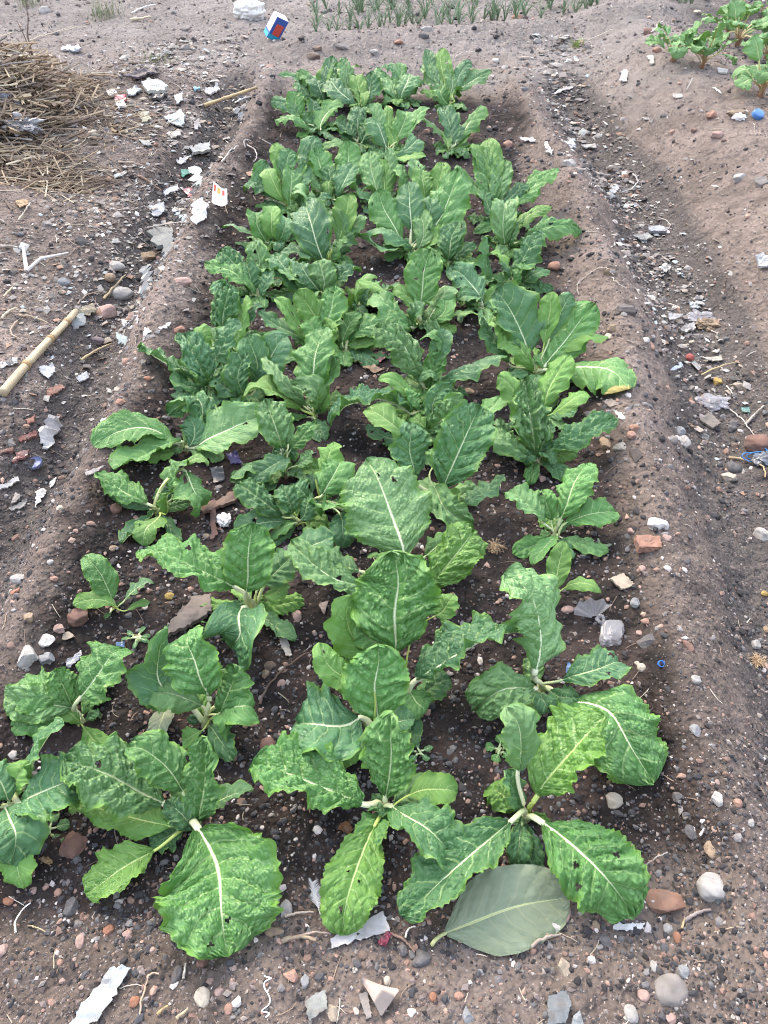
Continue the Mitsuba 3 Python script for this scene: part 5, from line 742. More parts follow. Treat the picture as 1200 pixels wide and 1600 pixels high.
STICKS = [
 ('yellowish straight stick in the right furrow', (1.053, 2.418), (1.182, 2.461), 0.005, (0.5, 0.42, 0.24), 0.05, 0.015),
 ('short pale stick left of the grey-beige stone in the right furrow', (1.122, 2.347), (1.126, 2.293), 0.004, (0.6, 0.56, 0.5), 0.0, 0.01),
 ('thick grey stick at the right edge of the furrow', (1.118, 2.121), (1.184, 2.176), 0.008, (0.4, 0.36, 0.31), 0.02, 0.015),
 ('long thin grey stick crossing the right furrow', (1.092, 2.257), (1.127, 2.042), 0.004, (0.5, 0.46, 0.42), 0.03, 0.015),
 ('bent dry straw-coloured stem below the large reddish-brown stone', (1.028, 1.972), (1.099, 1.857), 0.006, (0.52, 0.38, 0.22), 0.25, 0.015),
 ('thin pale dry root arching on the right ridge', (0.651, 2.849), (0.771, 2.78), 0.003, (0.5, 0.45, 0.4), 0.3, 0.015),
 ('thin pale root tip running down the right ridge', (0.766, 2.779), (0.803, 2.689), 0.003, (0.5, 0.45, 0.4), -0.2, 0.015),
 ('short forked root end on the right ridge', (0.652, 2.768), (0.671, 2.864), 0.0025, (0.46, 0.42, 0.38), 0.1, 0.01),
 ('grey curved strip standing in the right furrow far back', (1.159, 4.228), (1.06, 3.988), 0.007, (0.4, 0.4, 0.39), 0.18, 0.03),
 ('pale forked twig behind the bottle piece in the right furrow', (1.18, 3.71), (1.188, 3.554), 0.004, (0.36, 0.34, 0.32), 0.15, 0.03),
 ('white splinter beside the blue-black stone on the right ridge', (0.554, 0.661), (0.563, 0.672), 0.004, (0.66, 0.66, 0.64), 0.0, 0.01),
 ('thin grey twig beside dark stones on the lower right ridge', (0.463, 0.629), (0.501, 0.644), 0.0025, (0.45, 0.42, 0.4), 0.05, 0.015),
 ('grey-brown twig right of the big fallen leaf tip', (0.236, 0.479), (0.29, 0.503), 0.005, (0.34, 0.29, 0.25), 0.05, 0.01),
 ('short straw bit under the pinkish-brown angular rock', (0.499, 0.517), (0.508, 0.534), 0.004, (0.46, 0.36, 0.2), 0.0, 0.01),
 ('grey sunken twig right of the pinkish-brown angular rock', (0.507, 0.529), (0.547, 0.538), 0.006, (0.3, 0.26, 0.25), 0.1, 0.006),
 ('short grey twig under the large right plant', (0.394, 1.09), (0.418, 1.069), 0.005, (0.4, 0.35, 0.3), 0.0, 0.015),
 ('brown twig running from the grey faceted stone to the feather', (-0.19, 0.52), (-0.14, 0.529), 0.004, (0.42, 0.36, 0.3), 0.06, 0.01),
 ('knobbly brown stick on the front soil', (-0.189, 0.476), (-0.13, 0.478), 0.007, (0.36, 0.28, 0.19), 0.12, 0.01),
 ('thin brown twig left of the white crumpled paper strip', (-0.158, 0.488), (-0.107, 0.493), 0.0035, (0.38, 0.31, 0.27), 0.05, 0.01),
 ('dark twig right of the wine-red foil', (-0.001, 0.496), (0.038, 0.465), 0.004, (0.18, 0.12, 0.1), 0.1, 0.01),
 ('pale hooked stem right of the wine-red foil', (0.023, 0.491), (0.04, 0.508), 0.003, (0.62, 0.6, 0.55), 0.25, 0.012),
 ('dark root on bare soil in the middle', (-0.298, 0.96), (-0.199, 1.09), 0.005, (0.11, 0.075, 0.06), 0.12, 0.01),
 ('thin reddish twig in the bottom left soil', (-0.397, 0.347), (-0.398, 0.411), 0.003, (0.48, 0.36, 0.26), 0.04, 0.01),
 ('side shoot of a thin twig in the bottom left soil', (-0.402, 0.41), (-0.382, 0.414), 0.0025, (0.48, 0.36, 0.26), 0.2, 0.01),
 ('pale upright splinter right of the dark slate pebble', (-0.343, 0.412), (-0.343, 0.434), 0.004, (0.58, 0.54, 0.48), 0.0, 0.008),
 ('thin white root in the bottom left soil below the left plant', (-0.649, 0.477), (-0.643, 0.528), 0.003, (0.68, 0.66, 0.62), 0.2, 0.012),
 ('thin yellowish straw in the bottom left soil', (-0.637, 0.492), (-0.599, 0.48), 0.0025, (0.44, 0.36, 0.22), 0.05, 0.01),
 ('short yellow-brown stem in the bottom left soil', (-0.372, 0.357), (-0.357, 0.37), 0.004, (0.44, 0.32, 0.16), 0.05, 0.01),
 ('tan stem piece in the bottom left soil', (-0.34, 0.353), (-0.324, 0.367), 0.005, (0.4, 0.33, 0.22), 0.0, 0.01),
 ('small pale stick at the right edge of the furrow litter', (1.216, 2.477), (1.244, 2.478), 0.003, (0.55, 0.52, 0.46), 0.1, 0.01),
 ('pale curved strip in the left furrow right of the round stone', (-1.08, 2.641), (-0.941, 2.462), 0.004, (0.56, 0.57, 0.6), 0.15, 0.01),
 ('straw-coloured stem right of the pale cane', (-1.16, 2.421), (-1.088, 2.552), 0.008, (0.46, 0.37, 0.22), 0.06, 0.015),
 ('brown twig behind the round pinkish stone', (-1.249, 2.717), (-1.197, 2.893), 0.005, (0.3, 0.24, 0.19), 0.08, 0.015),
 ('short thick yellow stem between the grey stones', (-1.199, 2.852), (-1.163, 3.043), 0.009, (0.5, 0.4, 0.24), 0.0, 0.02),
 ('short pale stem at the left edge of the bank', (-1.447, 2.577), (-1.438, 2.643), 0.007, (0.52, 0.44, 0.3), 0.0, 0.015),
 ('dry split stem at the left edge of the bank', (-1.412, 2.454), (-1.374, 2.508), 0.008, (0.54, 0.47, 0.34), 0.1, 0.02),
 ('dry brown stem on the left bank', (-1.363, 2.485), (-1.276, 2.499), 0.006, (0.46, 0.36, 0.25), 0.12, 0.015),
 ('drooping dry stem below the split one on the left bank', (-1.363, 2.461), (-1.302, 2.348), 0.006, (0.34, 0.27, 0.21), -0.25, 0.015),
 ('grey dry stem at the left edge of the bank', (-1.568, 2.898), (-1.511, 2.919), 0.009, (0.46, 0.42, 0.36), 0.1, 0.02),
 ('pale stick propped on the left bank under the straw', (-1.591, 3.148), (-1.582, 3.279), 0.007, (0.46, 0.41, 0.34), 0.0, 0.02),
 ('reddish-brown stick in the left furrow far back', (-1.297, 3.858), (-1.201, 3.871), 0.009, (0.38, 0.24, 0.18), 0.03, 0.02),
 ('brown stick higher up the left furrow', (-1.4, 3.919), (-1.287, 3.942), 0.009, (0.4, 0.32, 0.26), 0.03, 0.02),
 ('thin brown twig on the left bank', (-1.289, 3.481), (-1.206, 3.61), 0.004, (0.34, 0.29, 0.25), 0.02, 0.015),
 ('grey twig in front of the white plastic', (-1.179, 3.486), (-0.915, 3.213), 0.006, (0.4, 0.37, 0.35), 0.08, 0.015),
 ('twisted pale root on the left ridge far back', (-0.804, 4.116), (-0.75, 3.993), 0.006, (0.46, 0.42, 0.38), 0.2, 0.02),
 ('root knob on the left ridge far back', (-0.808, 4.095), (-0.79, 4.159), 0.006, (0.46, 0.42, 0.38), 0.3, 0.02),
 ('pale flat husk strip on the left ridge far back', (-0.879, 3.837), (-0.828, 4.016), 0.007, (0.5, 0.47, 0.43), 0.03, 0.02),
 ('white curved pipe-like stick at the top left', (-2.156, 7.063), (-2.018, 7.279), 0.012, (0.62, 0.62, 0.6), 0.12, 0.02),
 ('short thick pale cane at the top left', (-2.119, 6.883), (-1.969, 6.907), 0.016, (0.58, 0.5, 0.36), 0.0, 0.02),
 ('long dry stem on the far left path', (-2.698, 6.261), (-2.469, 6.661), 0.006, (0.5, 0.44, 0.36), 0.03, 0.02),
 ('second long dry stem on the far left path', (-2.622, 6.437), (-2.388, 6.739), 0.005, (0.5, 0.44, 0.36), -0.03, 0.02),
 ('long dry stick on the far path at the right', (1.23, 6.301), (1.383, 6.282), 0.007, (0.48, 0.43, 0.37), 0.02, 0.02),
 ('pale stick on the far path right of the chard', (0.301, 5.97), (0.429, 5.991), 0.006, (0.56, 0.52, 0.46), 0.02, 0.02),
 ('grey stick among the leafy clumps in the far right bed', (1.529, 5.23), (1.649, 5.348), 0.006, (0.46, 0.44, 0.42), 0.0, 0.06),
 ('pale stick behind the dark red stone at the far right', (1.521, 5.819), (1.706, 6.27), 0.006, (0.56, 0.53, 0.48), 0.0, 0.03),
 ('white stick in the far right bed', (1.592, 4.625), (1.6, 4.507), 0.007, (0.66, 0.64, 0.58), 0.0, 0.015),
 ('small grey stick at the edge of the far right bed', (1.472, 4.672), (1.512, 4.752), 0.005, (0.46, 0.44, 0.42), 0.0, 0.02),
 ('small dry stem on the right ridge above the black lump', (0.85, 2.738), (0.86, 2.705), 0.004, (0.4, 0.37, 0.34), 0.0, 0.01),
 ('pale twig at the top of the right furrow litter', (1.053, 2.929), (1.086, 2.878), 0.005, (0.5, 0.46, 0.42), 0.1, 0.015),
 ('thin standing straw in the right furrow litter', (1.166, 2.715), (1.163, 2.648), 0.004, (0.42, 0.38, 0.34), 0.1, 0.015),
 ('brown twig on the right ridge below the black lump', (0.733, 2.321), (0.783, 2.288), 0.004, (0.3, 0.25, 0.22), 0.02, 0.01),
 ('golden cane lying across the far left furrow', (-1.196, 4.993), (-0.85, 4.83), 0.019, (0.56, 0.43, 0.24), 0.03, 0.03),
 ('short pale cane stub below the golden cane', (-1.124, 5.172), (-1.017, 5.105), 0.014, (0.62, 0.54, 0.42), 0.0, 0.02),
]
SPOT = {'box': (-0.944, 6.362, 0.0), 'bag': (-1.234, 6.983, 0.0), 'cane0': (-1.255, 2.031, 0.0), 'cane1': (-1.227, 2.638, 0.0), 'leaf0': (0.046, 0.501, 0.0), 'leaf1': (0.307, 0.577, 0.0), 'leafm': (0.194, 0.531, 0.0), 'bagk0': (0.473, 1.272, 0.0), 'bagk1': (0.495, 1.164, 0.0), 'ring': (0.565, 1.037, 0.0), 'cap': (-1.12, 1.838, 0.0), 'feather': (-0.14, 0.548, 0.0), 'spoon0': (-0.048, 0.419, 0.0), 'spoon1': (-0.001, 0.385, 0.0), 'ball': (1.024, 2.49, 0.0), 'cap2': (1.671, 4.146, 0.0), 'wrapw': (1.667, 4.183, 0.0), 'packet': (-0.822, 3.38, 0.0), 'foam': (-0.474, 1.519, 0.0), 'fork': (-1.442, 2.822, 0.0), 'wire0': (-0.199, 0.353, 0.0), 'wire1': (-0.204, 0.425, 0.0), 'heap': (-1.819, 4.111, 0.0), 'log0': (-2.127, 4.208, 0.0), 'log1': (-1.98, 4.859, 0.0), 'log2': (-2.064, 4.09, 0.0), 'log3': (-1.885, 4.488, 0.0), 'rag': (-1.934, 4.018, 0.0), 'dirtybag': (1.156, 2.816, 0.0), 'clearbag': (1.051, 2.252, 0.0), 'blue': (1.114, 1.962, 0.0), 'tuft': (0.248, 1.445, 0.0), 'tuft2': (0.851, 1.152, 0.0), 'weed1': (-2.386, 7.05, 0.0), 'weed2': (-3.066, 7.347, 0.0), 'weed3': (-1.689, 5.803, 0.0), 'weed4': (1.139, 6.238, 0.0), 'weed5': (-0.606, 1.121, 0.0), 'weed6': (0.213, 0.859, 0.0), 'weed7': (0.371, 1.438, 0.0), 'weed8': (-0.655, 0.66, 0.0), 'smallleaf': (-0.503, 0.875, 0.0), 'smallleaf1': (-0.495, 0.94, 0.0), 'bundle': (1.166, 2.764, 0.0), 'twig0': (-1.936, 4.499, 0.0), 'weed9': (-0.503, 1.633, 0.0), 'weed10': (0.047, 0.847, 0.0), 'bone': (-2.813, 7.579, 0.0)}
ONIONS = [(-0.684, 6.01), (-0.593, 6.107), (-0.533, 6.184), (-0.445, 6.172), (-0.376, 6.103), (-0.316, 6.684), (-0.23, 6.25), (-0.202, 6.795), (-0.053, 6.246), (0.012, 6.311), (0.109, 7.003), (0.229, 6.902), (0.286, 7.211), (0.352, 6.484), (0.453, 7.072), (0.543, 6.944), (0.635, 7.222), (0.702, 6.835), (0.819, 7.332), (0.87, 7.079), (0.992, 7.079), (1.096, 7.339), (1.175, 7.182), (1.292, 7.175), (1.325, 6.721), (1.409, 6.705), (-0.71, 6.881), (-0.553, 7.043), (-0.41, 7.129), (-0.166, 7.303), (-0.014, 7.223), (0.164, 7.421), (0.522, 7.431), (-0.288, 7.194), (-0.675, 7.331), (0.616, 6.377), (0.301, 6.302), (0.457, 6.313), (0.189, 6.254), (0.057, 6.21), (-0.096, 6.185), (0.822, 7.664), (1.091, 7.735), (1.317, 7.531), (0.3, 7.718), (-0.23, 7.749)]
BEETS = [(1.508, 5.148, 1), (1.647, 5.045, 1), (2.173, 6.308, 1.2), (2.085, 5.838, 1.3), (1.791, 4.484, 1.2), (2.574, 6.809, 0.9), (2.143, 5.45, 0.8)]
# ---------------------------------------------------------------- materials
def P3(p, f):
    return p.x * f, p.y * f, p.z * f

def soil_colour(p, n, uv):
    big = mikit.fbm(p.x * 2.2, p.y * 2.2, 3.0, 2)
    mid = mikit.fbm(p.x * 14, p.y * 14, p.z * 14, 2)
    fine = mikit.noise(p.x * 160, p.y * 160, p.z * 160)
    grit = mikit.noise(p.x * 330, p.y * 330, p.z * 330)
    j = (big - .5) * .22 + (mid - .5) * .10
    bed = mikit.smoothstep(-.84, -.72, p.x + j) * (1 - mikit.smoothstep(.50, .62, p.x + j - .05 * mikit.smoothstep(.6, 2., p.y)))
    bed = bed * mikit.smoothstep(.50, .62, p.y + j) * (1 - mikit.smoothstep(4.9, 5.2, p.y + j))
    fur = mikit.smoothstep(.0, -.055, p.z + j * .15) * .9
    fur = dr.maximum(fur, mikit.smoothstep(1.9, 2.1, p.x + j) * mikit.smoothstep(4.2, 4.5, p.y) * .7)
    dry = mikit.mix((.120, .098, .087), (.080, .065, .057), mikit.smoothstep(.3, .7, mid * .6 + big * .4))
    dry = dry * (1 + .35 * mikit.smoothstep(.9, 2.4, p.y))  # paler further off: grazing light and haze put into the soil colour
    dry = mikit.mix(dry, (.182, .166, .158), mikit.smoothstep(4.4, 6.4, p.y + (big - .5) * 2) * .8)  # drier, greyer path soil, with distance haze mixed into its colour
    dark = mikit.mix((.0145, .0120, .0118), (.036, .0265, .0245), mikit.smoothstep(.35, .7, mid))
    grey = mikit.mix((.046, .043, .043), (.082, .073, .069), mid)
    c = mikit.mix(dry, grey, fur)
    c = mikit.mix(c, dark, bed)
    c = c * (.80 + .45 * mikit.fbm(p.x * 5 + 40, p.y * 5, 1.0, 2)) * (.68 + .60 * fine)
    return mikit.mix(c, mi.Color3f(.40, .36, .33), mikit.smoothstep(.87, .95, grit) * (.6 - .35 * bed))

def soil_bump(p, n, uv):
    return mikit.fbm(p.x * 110, p.y * 110, p.z * 110, 2) * .010 + mikit.noise(p.x * 47, p.y * 47, p.z * 47) * .012

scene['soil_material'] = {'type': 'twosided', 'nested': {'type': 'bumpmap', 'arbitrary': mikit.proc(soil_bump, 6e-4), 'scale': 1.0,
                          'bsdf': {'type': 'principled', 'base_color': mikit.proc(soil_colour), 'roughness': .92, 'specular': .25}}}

NV = 6.5
def leaf_parts(uv):
    """uv of a blade: u = 2 * kind + (across + 1) / 2 * .98 + .01 (kind counts leaves), v = along."""
    k = dr.floor(uv.x)
    t = (uv.x - k - .01) / .98 * 2 - 1
    return k, t, uv.y

def leaf_colour(p, n, uv):
    k, t, s = leaf_parts(uv)
    cat = dr.floor(k / 1000.)
    r1, r2 = mikit.cell_rand(k, 1, 5), mikit.cell_rand(k, 2, 9)
    a = dr.abs(t)
    side = dr.select(t > 0, .5, 0.)
    q = (s - .20 * dr.power(a + 1e-4, 1.25) + (mikit.noise(s * 7, a * 3, k + side * 7) - .5) * .075) * (NV + 1.5 * dr.floor(r1 * 3 - 1)) + side
    d = dr.abs(q - dr.floor(q) - .5)                      # .5 on a side vein, 0 between
    vein = mikit.smoothstep(.47 - .05 * (1 - a), .499 - .015 * (1 - a), d) * (1 - mikit.smoothstep(.55, .9, a)) * mikit.smoothstep(.02, .1, s)
    mid = 1 - mikit.smoothstep(.6, 1.25, a / (.050 * (1 - .85 * s)))
    dk = mikit.mix((.062, .164, .078), (.070, .186, .068), r2)
    gr = mikit.mix((.082, .220, .060), (.098, .245, .064), r2)
    ye = mikit.mix((.104, .248, .048), (.130, .275, .056), r2)
    li = mikit.mix((.125, .262, .096), (.145, .285, .106), r2)
    c = dr.select(cat < .5, dk, dr.select(cat < 1.5, gr, dr.select(cat < 2.5, ye, dr.select(cat < 3.5, li, mi.Color3f(.165, .200, .140)))))
    c = mi.Color3f(c)
    c = c * (.90 + .20 * mikit.fbm(s * 5 + k * 3, t * 4, 2.0, 2)) * (.9 + .2 * r1) * (.88 + .26 * mikit.cell_rand(dr.floor(k / 10.) - 100. * cat, 4, 2))
    c = mikit.mix(c, (.135, .275, .032), mikit.smoothstep(.80, 1.0, a + .10 * (mikit.noise(s * 14, k) - .5)) * dr.select(cat < 3.5, .6, 0.))   # pale margin: light through the leaf edge put into its colour
    c = mikit.mix(c, dr.select(cat < 3.5, mi.Color3f(.30, .44, .17), mi.Color3f(.28, .30, .19)), vein * .66)
    tip = mikit.smoothstep(.93, .96, s + .08 * mikit.noise(t * 3, k) + .10 * t - .05) * dr.select(dr.abs(k - dr.floor(k / 10) * 10 - 9) < .5, 1., 0.)
    c = mikit.mix(c, (.66, .50, .17), tip)
    return mikit.mix(c, (.46, .56, .30), mid * .85)

def leaf_bump(p, n, uv):
    k, t, s = leaf_parts(uv)
    sz = 16 + 14 * mikit.cell_rand(k, 7, 3)
    v = mikit.voronoi(s * sz * 1.25 + k + .6 * mikit.noise(s * 20, t * 12, k), t * sz * .62)
    return dr.minimum(dr.sqrt(v[1] - v[0] + .002), .75) * .0030

scene['leaf_material'] = {'type': 'bumpmap', 'arbitrary': mikit.proc(leaf_bump, 9e-4), 'scale': 1.0, 'bsdf': {
    'type': 'blendbsdf', 'weight': .80, 'a': {'type': 'principledthin', 'base_color': {'type': 'rgb', 'value': (.105, .25, .035)}, 'roughness': .6, 'diff_trans': 1.3},
    'b': {'type': 'twosided', 'nested': {'type': 'principled', 'base_color': mikit.proc(leaf_colour), 'roughness': .37, 'specular': .72}}}}
# Small things share few materials: a mesh's uv holds its own pair of colours (the whole part of u), a tone and the share of the second colour.
PALETTE, PAL = [], []
class Tint:
    def __init__(self, first, tone=1.0, second=(0, 0, 0), share=0.0):
        key = tuple(np.round([*first, *second], 4))
        if key not in PAL_KEYS: PAL_KEYS[key] = len(PALETTE); PALETTE.append(key)
        self.k, self.tone, self.share = PAL_KEYS[key], tone, share
    def uv(self, n):
        k, m, d = (np.broadcast_to(np.ravel(x), (n,)) if np.size(x) in (1, n) else x for x in (self.k, self.tone, self.share))
        return np.stack([k + .02 + .96 * np.clip(m / 2.4, 0, 1), np.clip(d, 0, 1)], -1)
PAL_KEYS = {}
def tints(rows):
    """One Tint from a row of colour per vertex, the same over each separate piece."""
    rows = np.clip(np.asarray(rows, float), 0, 1)
    top = rows.max(1, keepdims=True) + 1e-6
    hue = np.round(rows / top * 24) / 24
    u, inv = np.unique(hue, axis=0, return_inverse=True)
    t = Tint(u[0])
    t.k = np.array([Tint(x).k for x in u])[inv.ravel()]
    t.tone = top[:, 0]
    return t

def tint_colour(p, n, uv):
    if not PAL: PAL.extend(mi.Float(np.ascontiguousarray(np.array(PALETTE)[:, i])) for i in range(6)); dr.eval(*PAL)
    k = dr.clip(dr.floor(uv.x), 0, len(PALETTE) - 1)
    i = mi.UInt32(k)
    m = (uv.x - k - .02) / .96 * 2.4
    g = [dr.gather(mi.Float, c, i) for c in PAL]
    return mikit.mix(mi.Color3f(g[0], g[1], g[2]) * m, mi.Color3f(g[3], g[4], g[5]), uv.y)

VC = mikit.proc(tint_colour)
scene['stone_material'] = {'type': 'principled', 'base_color': VC, 'roughness': .82, 'specular': .3}
scene['dry_material'] = {'type': 'twosided', 'nested': {'type': 'principled', 'base_color': VC, 'roughness': .7, 'specular': .3}}
scene['shiny_material'] = {'type': 'twosided', 'nested': {'type': 'principled', 'base_color': VC, 'roughness': .28, 'specular': .5}}
scene['stalk_material'] = {'type': 'principled', 'base_color': VC, 'roughness': .42, 'specular': .5}

# ---------------------------------------------------------------- helpers
count = {}
def numbered(name):
    n = count.get(name, 0)
    count[name] = n + 1
    return name if n == 0 else f'{name}_{n:03d}'

def tag(key, label=None, category=None, group=None, kind=None):
    d = labels.setdefault(key, {})
    for k, v in (('label', label), ('category', category), ('group', group), ('kind', kind)):
        if v: d[k] = v
    return key

def thing(name, label, category, group=None):
    return tag(numbered(name), label, category, group)

def put(key, mesh, bsdf, smooth=False, uv=None, color=None):
    if color is not None:
        t = color if isinstance(color, Tint) else Tint(color) if np.ndim(color) == 1 else tints(color)
        uv = t.uv(len(mesh[0]))
    scene[key] = mikit.ply(mesh, bsdf, smooth=smooth, uv=uv)

def part(holder, name, *a, **k):
    key = numbered(f'{holder}__{name}')
    put(key, *a, **k)
    return key

def grid_faces(n, m, close=False):
    i, j = np.meshgrid(np.arange(n - 1), np.arange(m if close else m - 1), indexing='ij')
    a, b = i * m + j, i * m + (j + 1) % m
    return np.stack([a, b, b + m, a + m], -1).reshape(-1, 4)

def unit(v):
    return v / (np.linalg.norm(v, axis=-1, keepdims=True) + 1e-12)

def tube(points, radii, sides=8, flat=1.0, up=(0, 0, 1), cap=True):
    """A closed, tapering tube along the points; flat squeezes it along its normal."""
    p = np.asarray(points, float)
    t = unit(np.gradient(p, axis=0))
    ref = np.broadcast_to(np.asarray(up, float), p.shape)
    ref = np.where(np.abs((t * ref).sum(-1, keepdims=True)) > .95, [0, 1., 0.1], ref)
    s = unit(np.cross(t, ref)); n = np.cross(s, t)
    a = np.arange(sides) * 2 * np.pi / sides
    r = np.broadcast_to(radii, (len(p),))[:, None, None]
    v = p[:, None] + r * (np.cos(a)[None, :, None] * s[:, None] + flat * np.sin(a)[None, :, None] * n[:, None])
    v = v.reshape(-1, 3)
    f = grid_faces(len(p), sides, True)
    f = np.vstack([f[:, [0, 2, 1]], f[:, [0, 3, 2]]])
    if cap:
        m = len(v)
        v = np.vstack([v, p[:1], p[-1:]])
        j = np.arange(sides); e = (len(p) - 1) * sides
        f = np.vstack([f, np.stack([j * 0 + m, j, (j + 1) % sides], 1), np.stack([j * 0 + m + 1, e + (j + 1) % sides, e + j], 1)])
    return v, f

def join(ms):
    vs, fs, at = [], [], 0
    for v, f in ms:
        f = np.asarray(f)
        if f.shape[1] == 4: f = np.vstack([f[:, [0, 1, 2]], f[:, [0, 2, 3]]])
        vs.append(v); fs.append(f + at); at += len(v)
    return np.vstack(vs), np.vstack(fs)

# ---------------------------------------------------------------- the ground: one sheet to the horizon
def spaced(lo, hi, step_at, out_lo, out_hi):
    a = [lo]
    while a[-1] < hi: a.append(a[-1] + step_at(a[-1]))
    up, dn, s = [a[-1]], [a[0]], step_at(hi)
    while up[-1] < out_hi: s *= 1.22; up.append(up[-1] + s)
    s = step_at(lo)
    while dn[-1] > out_lo: s *= 1.22; dn.append(dn[-1] - s)
    return np.array(dn[:0:-1] + a + up[1:])

gx = spaced(-3.6, 3.2, lambda x: .011 if abs(x + .1) < 1.15 else .022, -70, 70)
gy = spaced(.15, 8.2, lambda y: .009 + .0035 * max(y - .5, 0), -40, 120)
X, Y = np.meshgrid(gx, gy, indexing='ij')
Z = ground_z(X, Y)
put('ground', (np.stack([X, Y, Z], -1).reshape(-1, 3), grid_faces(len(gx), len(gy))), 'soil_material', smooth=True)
tag('ground', 'brown trampled garden soil heaped into ridges and furrows', kind='structure')

# ---------------------------------------------------------------- chard
HUE = {'d': 0, 'g': 1, 'y': 2, 'l': 3, 'z': 4, 'b': 3}
HOLES = {1: [(.80, -.10, .020, .05), (.90, .42, .012, .09)], 2: [(.55, -.25, .018, .05), (.80, .15, .03, .06), (.50, .22, .012, .04)],
         3: [(.70, .36, .03, .05), (.80, .06, .016, .03)], 4: [(.22, .30, .09, .20)], 5: [(.45, .35, .05, .10), (.30, -.3, .05, .10), (.62, -.15, .035, .07), (.5, -.62, .03, .06)]}
leaf_no = plant_no = 0

def leaf(key, crown, row, rng):
    global leaf_no
    q = row.split()
    b, m, t = np.array(q[:9], float).reshape(3, 3)
    w, px = float(q[9]) * (1.06 if crown[1] < 1.25 else .98), float(q[10])
    opt = {o[0]: o[1:] for o in q[11:]}
    hue = next(h for h in 'dgylzb' if h in opt)
    cr, fold = float(opt.get('c', 1)), float(opt.get('f', rng.uniform(.02, .16)))
    ns = int(np.clip(px / 2.4, 26, 76)); nt = int(np.clip(w * 260, 15, 44)) | 1
    if crown[1] > 1.6 and hue in 'dgl': cr *= 1.15
    if px > 90: nt = max(nt, 37)
    if px > 110: ns, nt = int(ns * 1.25), int(nt * 1.35) | 1
    gap = np.linalg.norm(b - crown)
    if crown[1] > 1.75 and gap > .05 and hue in 'dgyl': b = crown + (b - crown) * .55
    L = np.linalg.norm(m - b) + np.linalg.norm(t - m)
    c = np.clip(np.linalg.norm(m - b) / L, .3, .7)
    s = np.linspace(0, 1, ns)
    lag = lambda s: (((s - c) * (s - 1)) / c)[:, None] * b + ((s * (s - 1)) / (c * (c - 1)))[:, None] * m + ((s * (s - c)) / (1 - c))[:, None] * t
    C = lag(s)
    C = C + (.012 * w / .1) * np.sin(s * 5 + rng.uniform(0, 6))[:, None] * np.array([rng.uniform(-.5, .5), 0, .5]) * (s * (1 - s) * 4)[:, None]
    tan = unit(np.gradient(C, axis=0))
    o = np.array([*(t - crown)[:2], 0.0])
    if np.linalg.norm(o) < .02: o = np.array([*(b - crown)[:2], 0.0]) + [0, .01, 0]
    o = unit(o)
    S0 = np.cross(o, [0, 0, 1.0])
    N = unit(np.cross(np.broadcast_to(S0, tan.shape), tan)); S = np.cross(tan, N)
    roll = math.radians(float(opt.get('r', rng.uniform(-16, 16)))) + rng.uniform(-.6, .6) * s
    S, N = S * np.cos(roll)[:, None] + N * np.sin(roll)[:, None], N * np.cos(roll)[:, None] - S * np.sin(roll)[:, None]
    pk = rng.uniform(-.05, .08)
    xs = np.array([0, .05, .14, .26, .42, .58, .74, .88, .955, .985, 1.0]); xs = np.clip(xs + pk * np.sin(np.pi * xs), 0, 1)
    hs = np.array([.10, .30, .64, .89, 1.0, .98, .87, .67, .44, .26, .03]) if 'n' not in opt else np.array([.1, .24, .5, .75, .95, 1, .9, .62, .36, .03])
    hs = hs * rng.uniform(.96, 1.04, len(hs))
    from scipy.interpolate import PchipInterpolator
    hw = PchipInterpolator(xs, hs)(s) * w / 2
    tt = np.linspace(-1, 1, nt)
    tt = np.sign(tt) * np.abs(tt) ** .92
    Sg, Tg = np.meshgrid(s, tt, indexing='ij')
    A = np.abs(Tg); sd = (Tg > 0) * .5
    sc = rng.uniform(0, 90)
    pn = lambda a, bb, k: meshkit.noise(np.stack([a, bb, np.full_like(a, k)], -1), int(sc))
    scal = 1 + (hue != 'z') * A ** 4 * .035 * np.sin(2 * np.pi * Sg * (11 + 40 * L) + sd * 7 + 2 * np.sin(Sg * 19 + sc)) + A ** 3 * (hue != 'z') * (0.12 * (pn(Sg * 8 + sd * 77, 0 * Sg, sc) - .5) + .09 * (pn(Sg * 21 + sd * 33, 0 * Sg, sc + 5) - .5))
    lat = Tg * hw[:, None] * scal
    fwd = .18 * hw[:, None] * A ** 1.6 * (1 - Sg ** 4)
    rr1 = 0
    ph = (Sg - .20 * A ** 1.25) * NV + sd
    puff = np.abs(np.sin(np.pi * ph)) ** .5
    env = np.minimum(1, A * 5) * (1 - .55 * A ** 3) * np.minimum(1, Sg * 8)
    amp = .0090 * cr * np.clip(w / .12, .55, 1.15)
    up = amp * puff * env * (.65 + .7 * pn(Sg * 6, Tg * 2, sc + 1))
    fr = 14 if cr < 1.3 else 18
    up = up + amp * .95 * (meshkit.fbm(np.stack([Sg * fr * L / .18 + sc, Tg * fr * .55 * w / .12, Sg * 0], -1), 3, int(sc)) - .5) * (.3 + .7 * np.minimum(1, A * 3)) * max(cr, .6)
    ca, cb = Sg * L / (.0125 + .004 * (cr < 1)) + sc, Tg * w / 2 / .0125 + sc * .3
    f1, f2 = np.full_like(Sg, 9.0), np.full_like(Sg, 9.0)
    ia, ib = np.floor(ca), np.floor(cb)
    for da in (-1, 0, 1):
        for db in (-1, 0, 1):
            h1 = np.modf(np.abs(np.sin((ia + da) * 12.9898 + (ib + db) * 78.233)) * 43758.5)[0]
            h2 = np.modf(np.abs(np.sin((ia + da) * 39.346 + (ib + db) * 11.135)) * 24634.6)[0]
            d = np.sqrt((ia + da + h1 - ca) ** 2 + (ib + db + h2 - cb) ** 2)
            f1, f2 = np.minimum(f1, d), np.minimum(f2, np.maximum(f1, d))
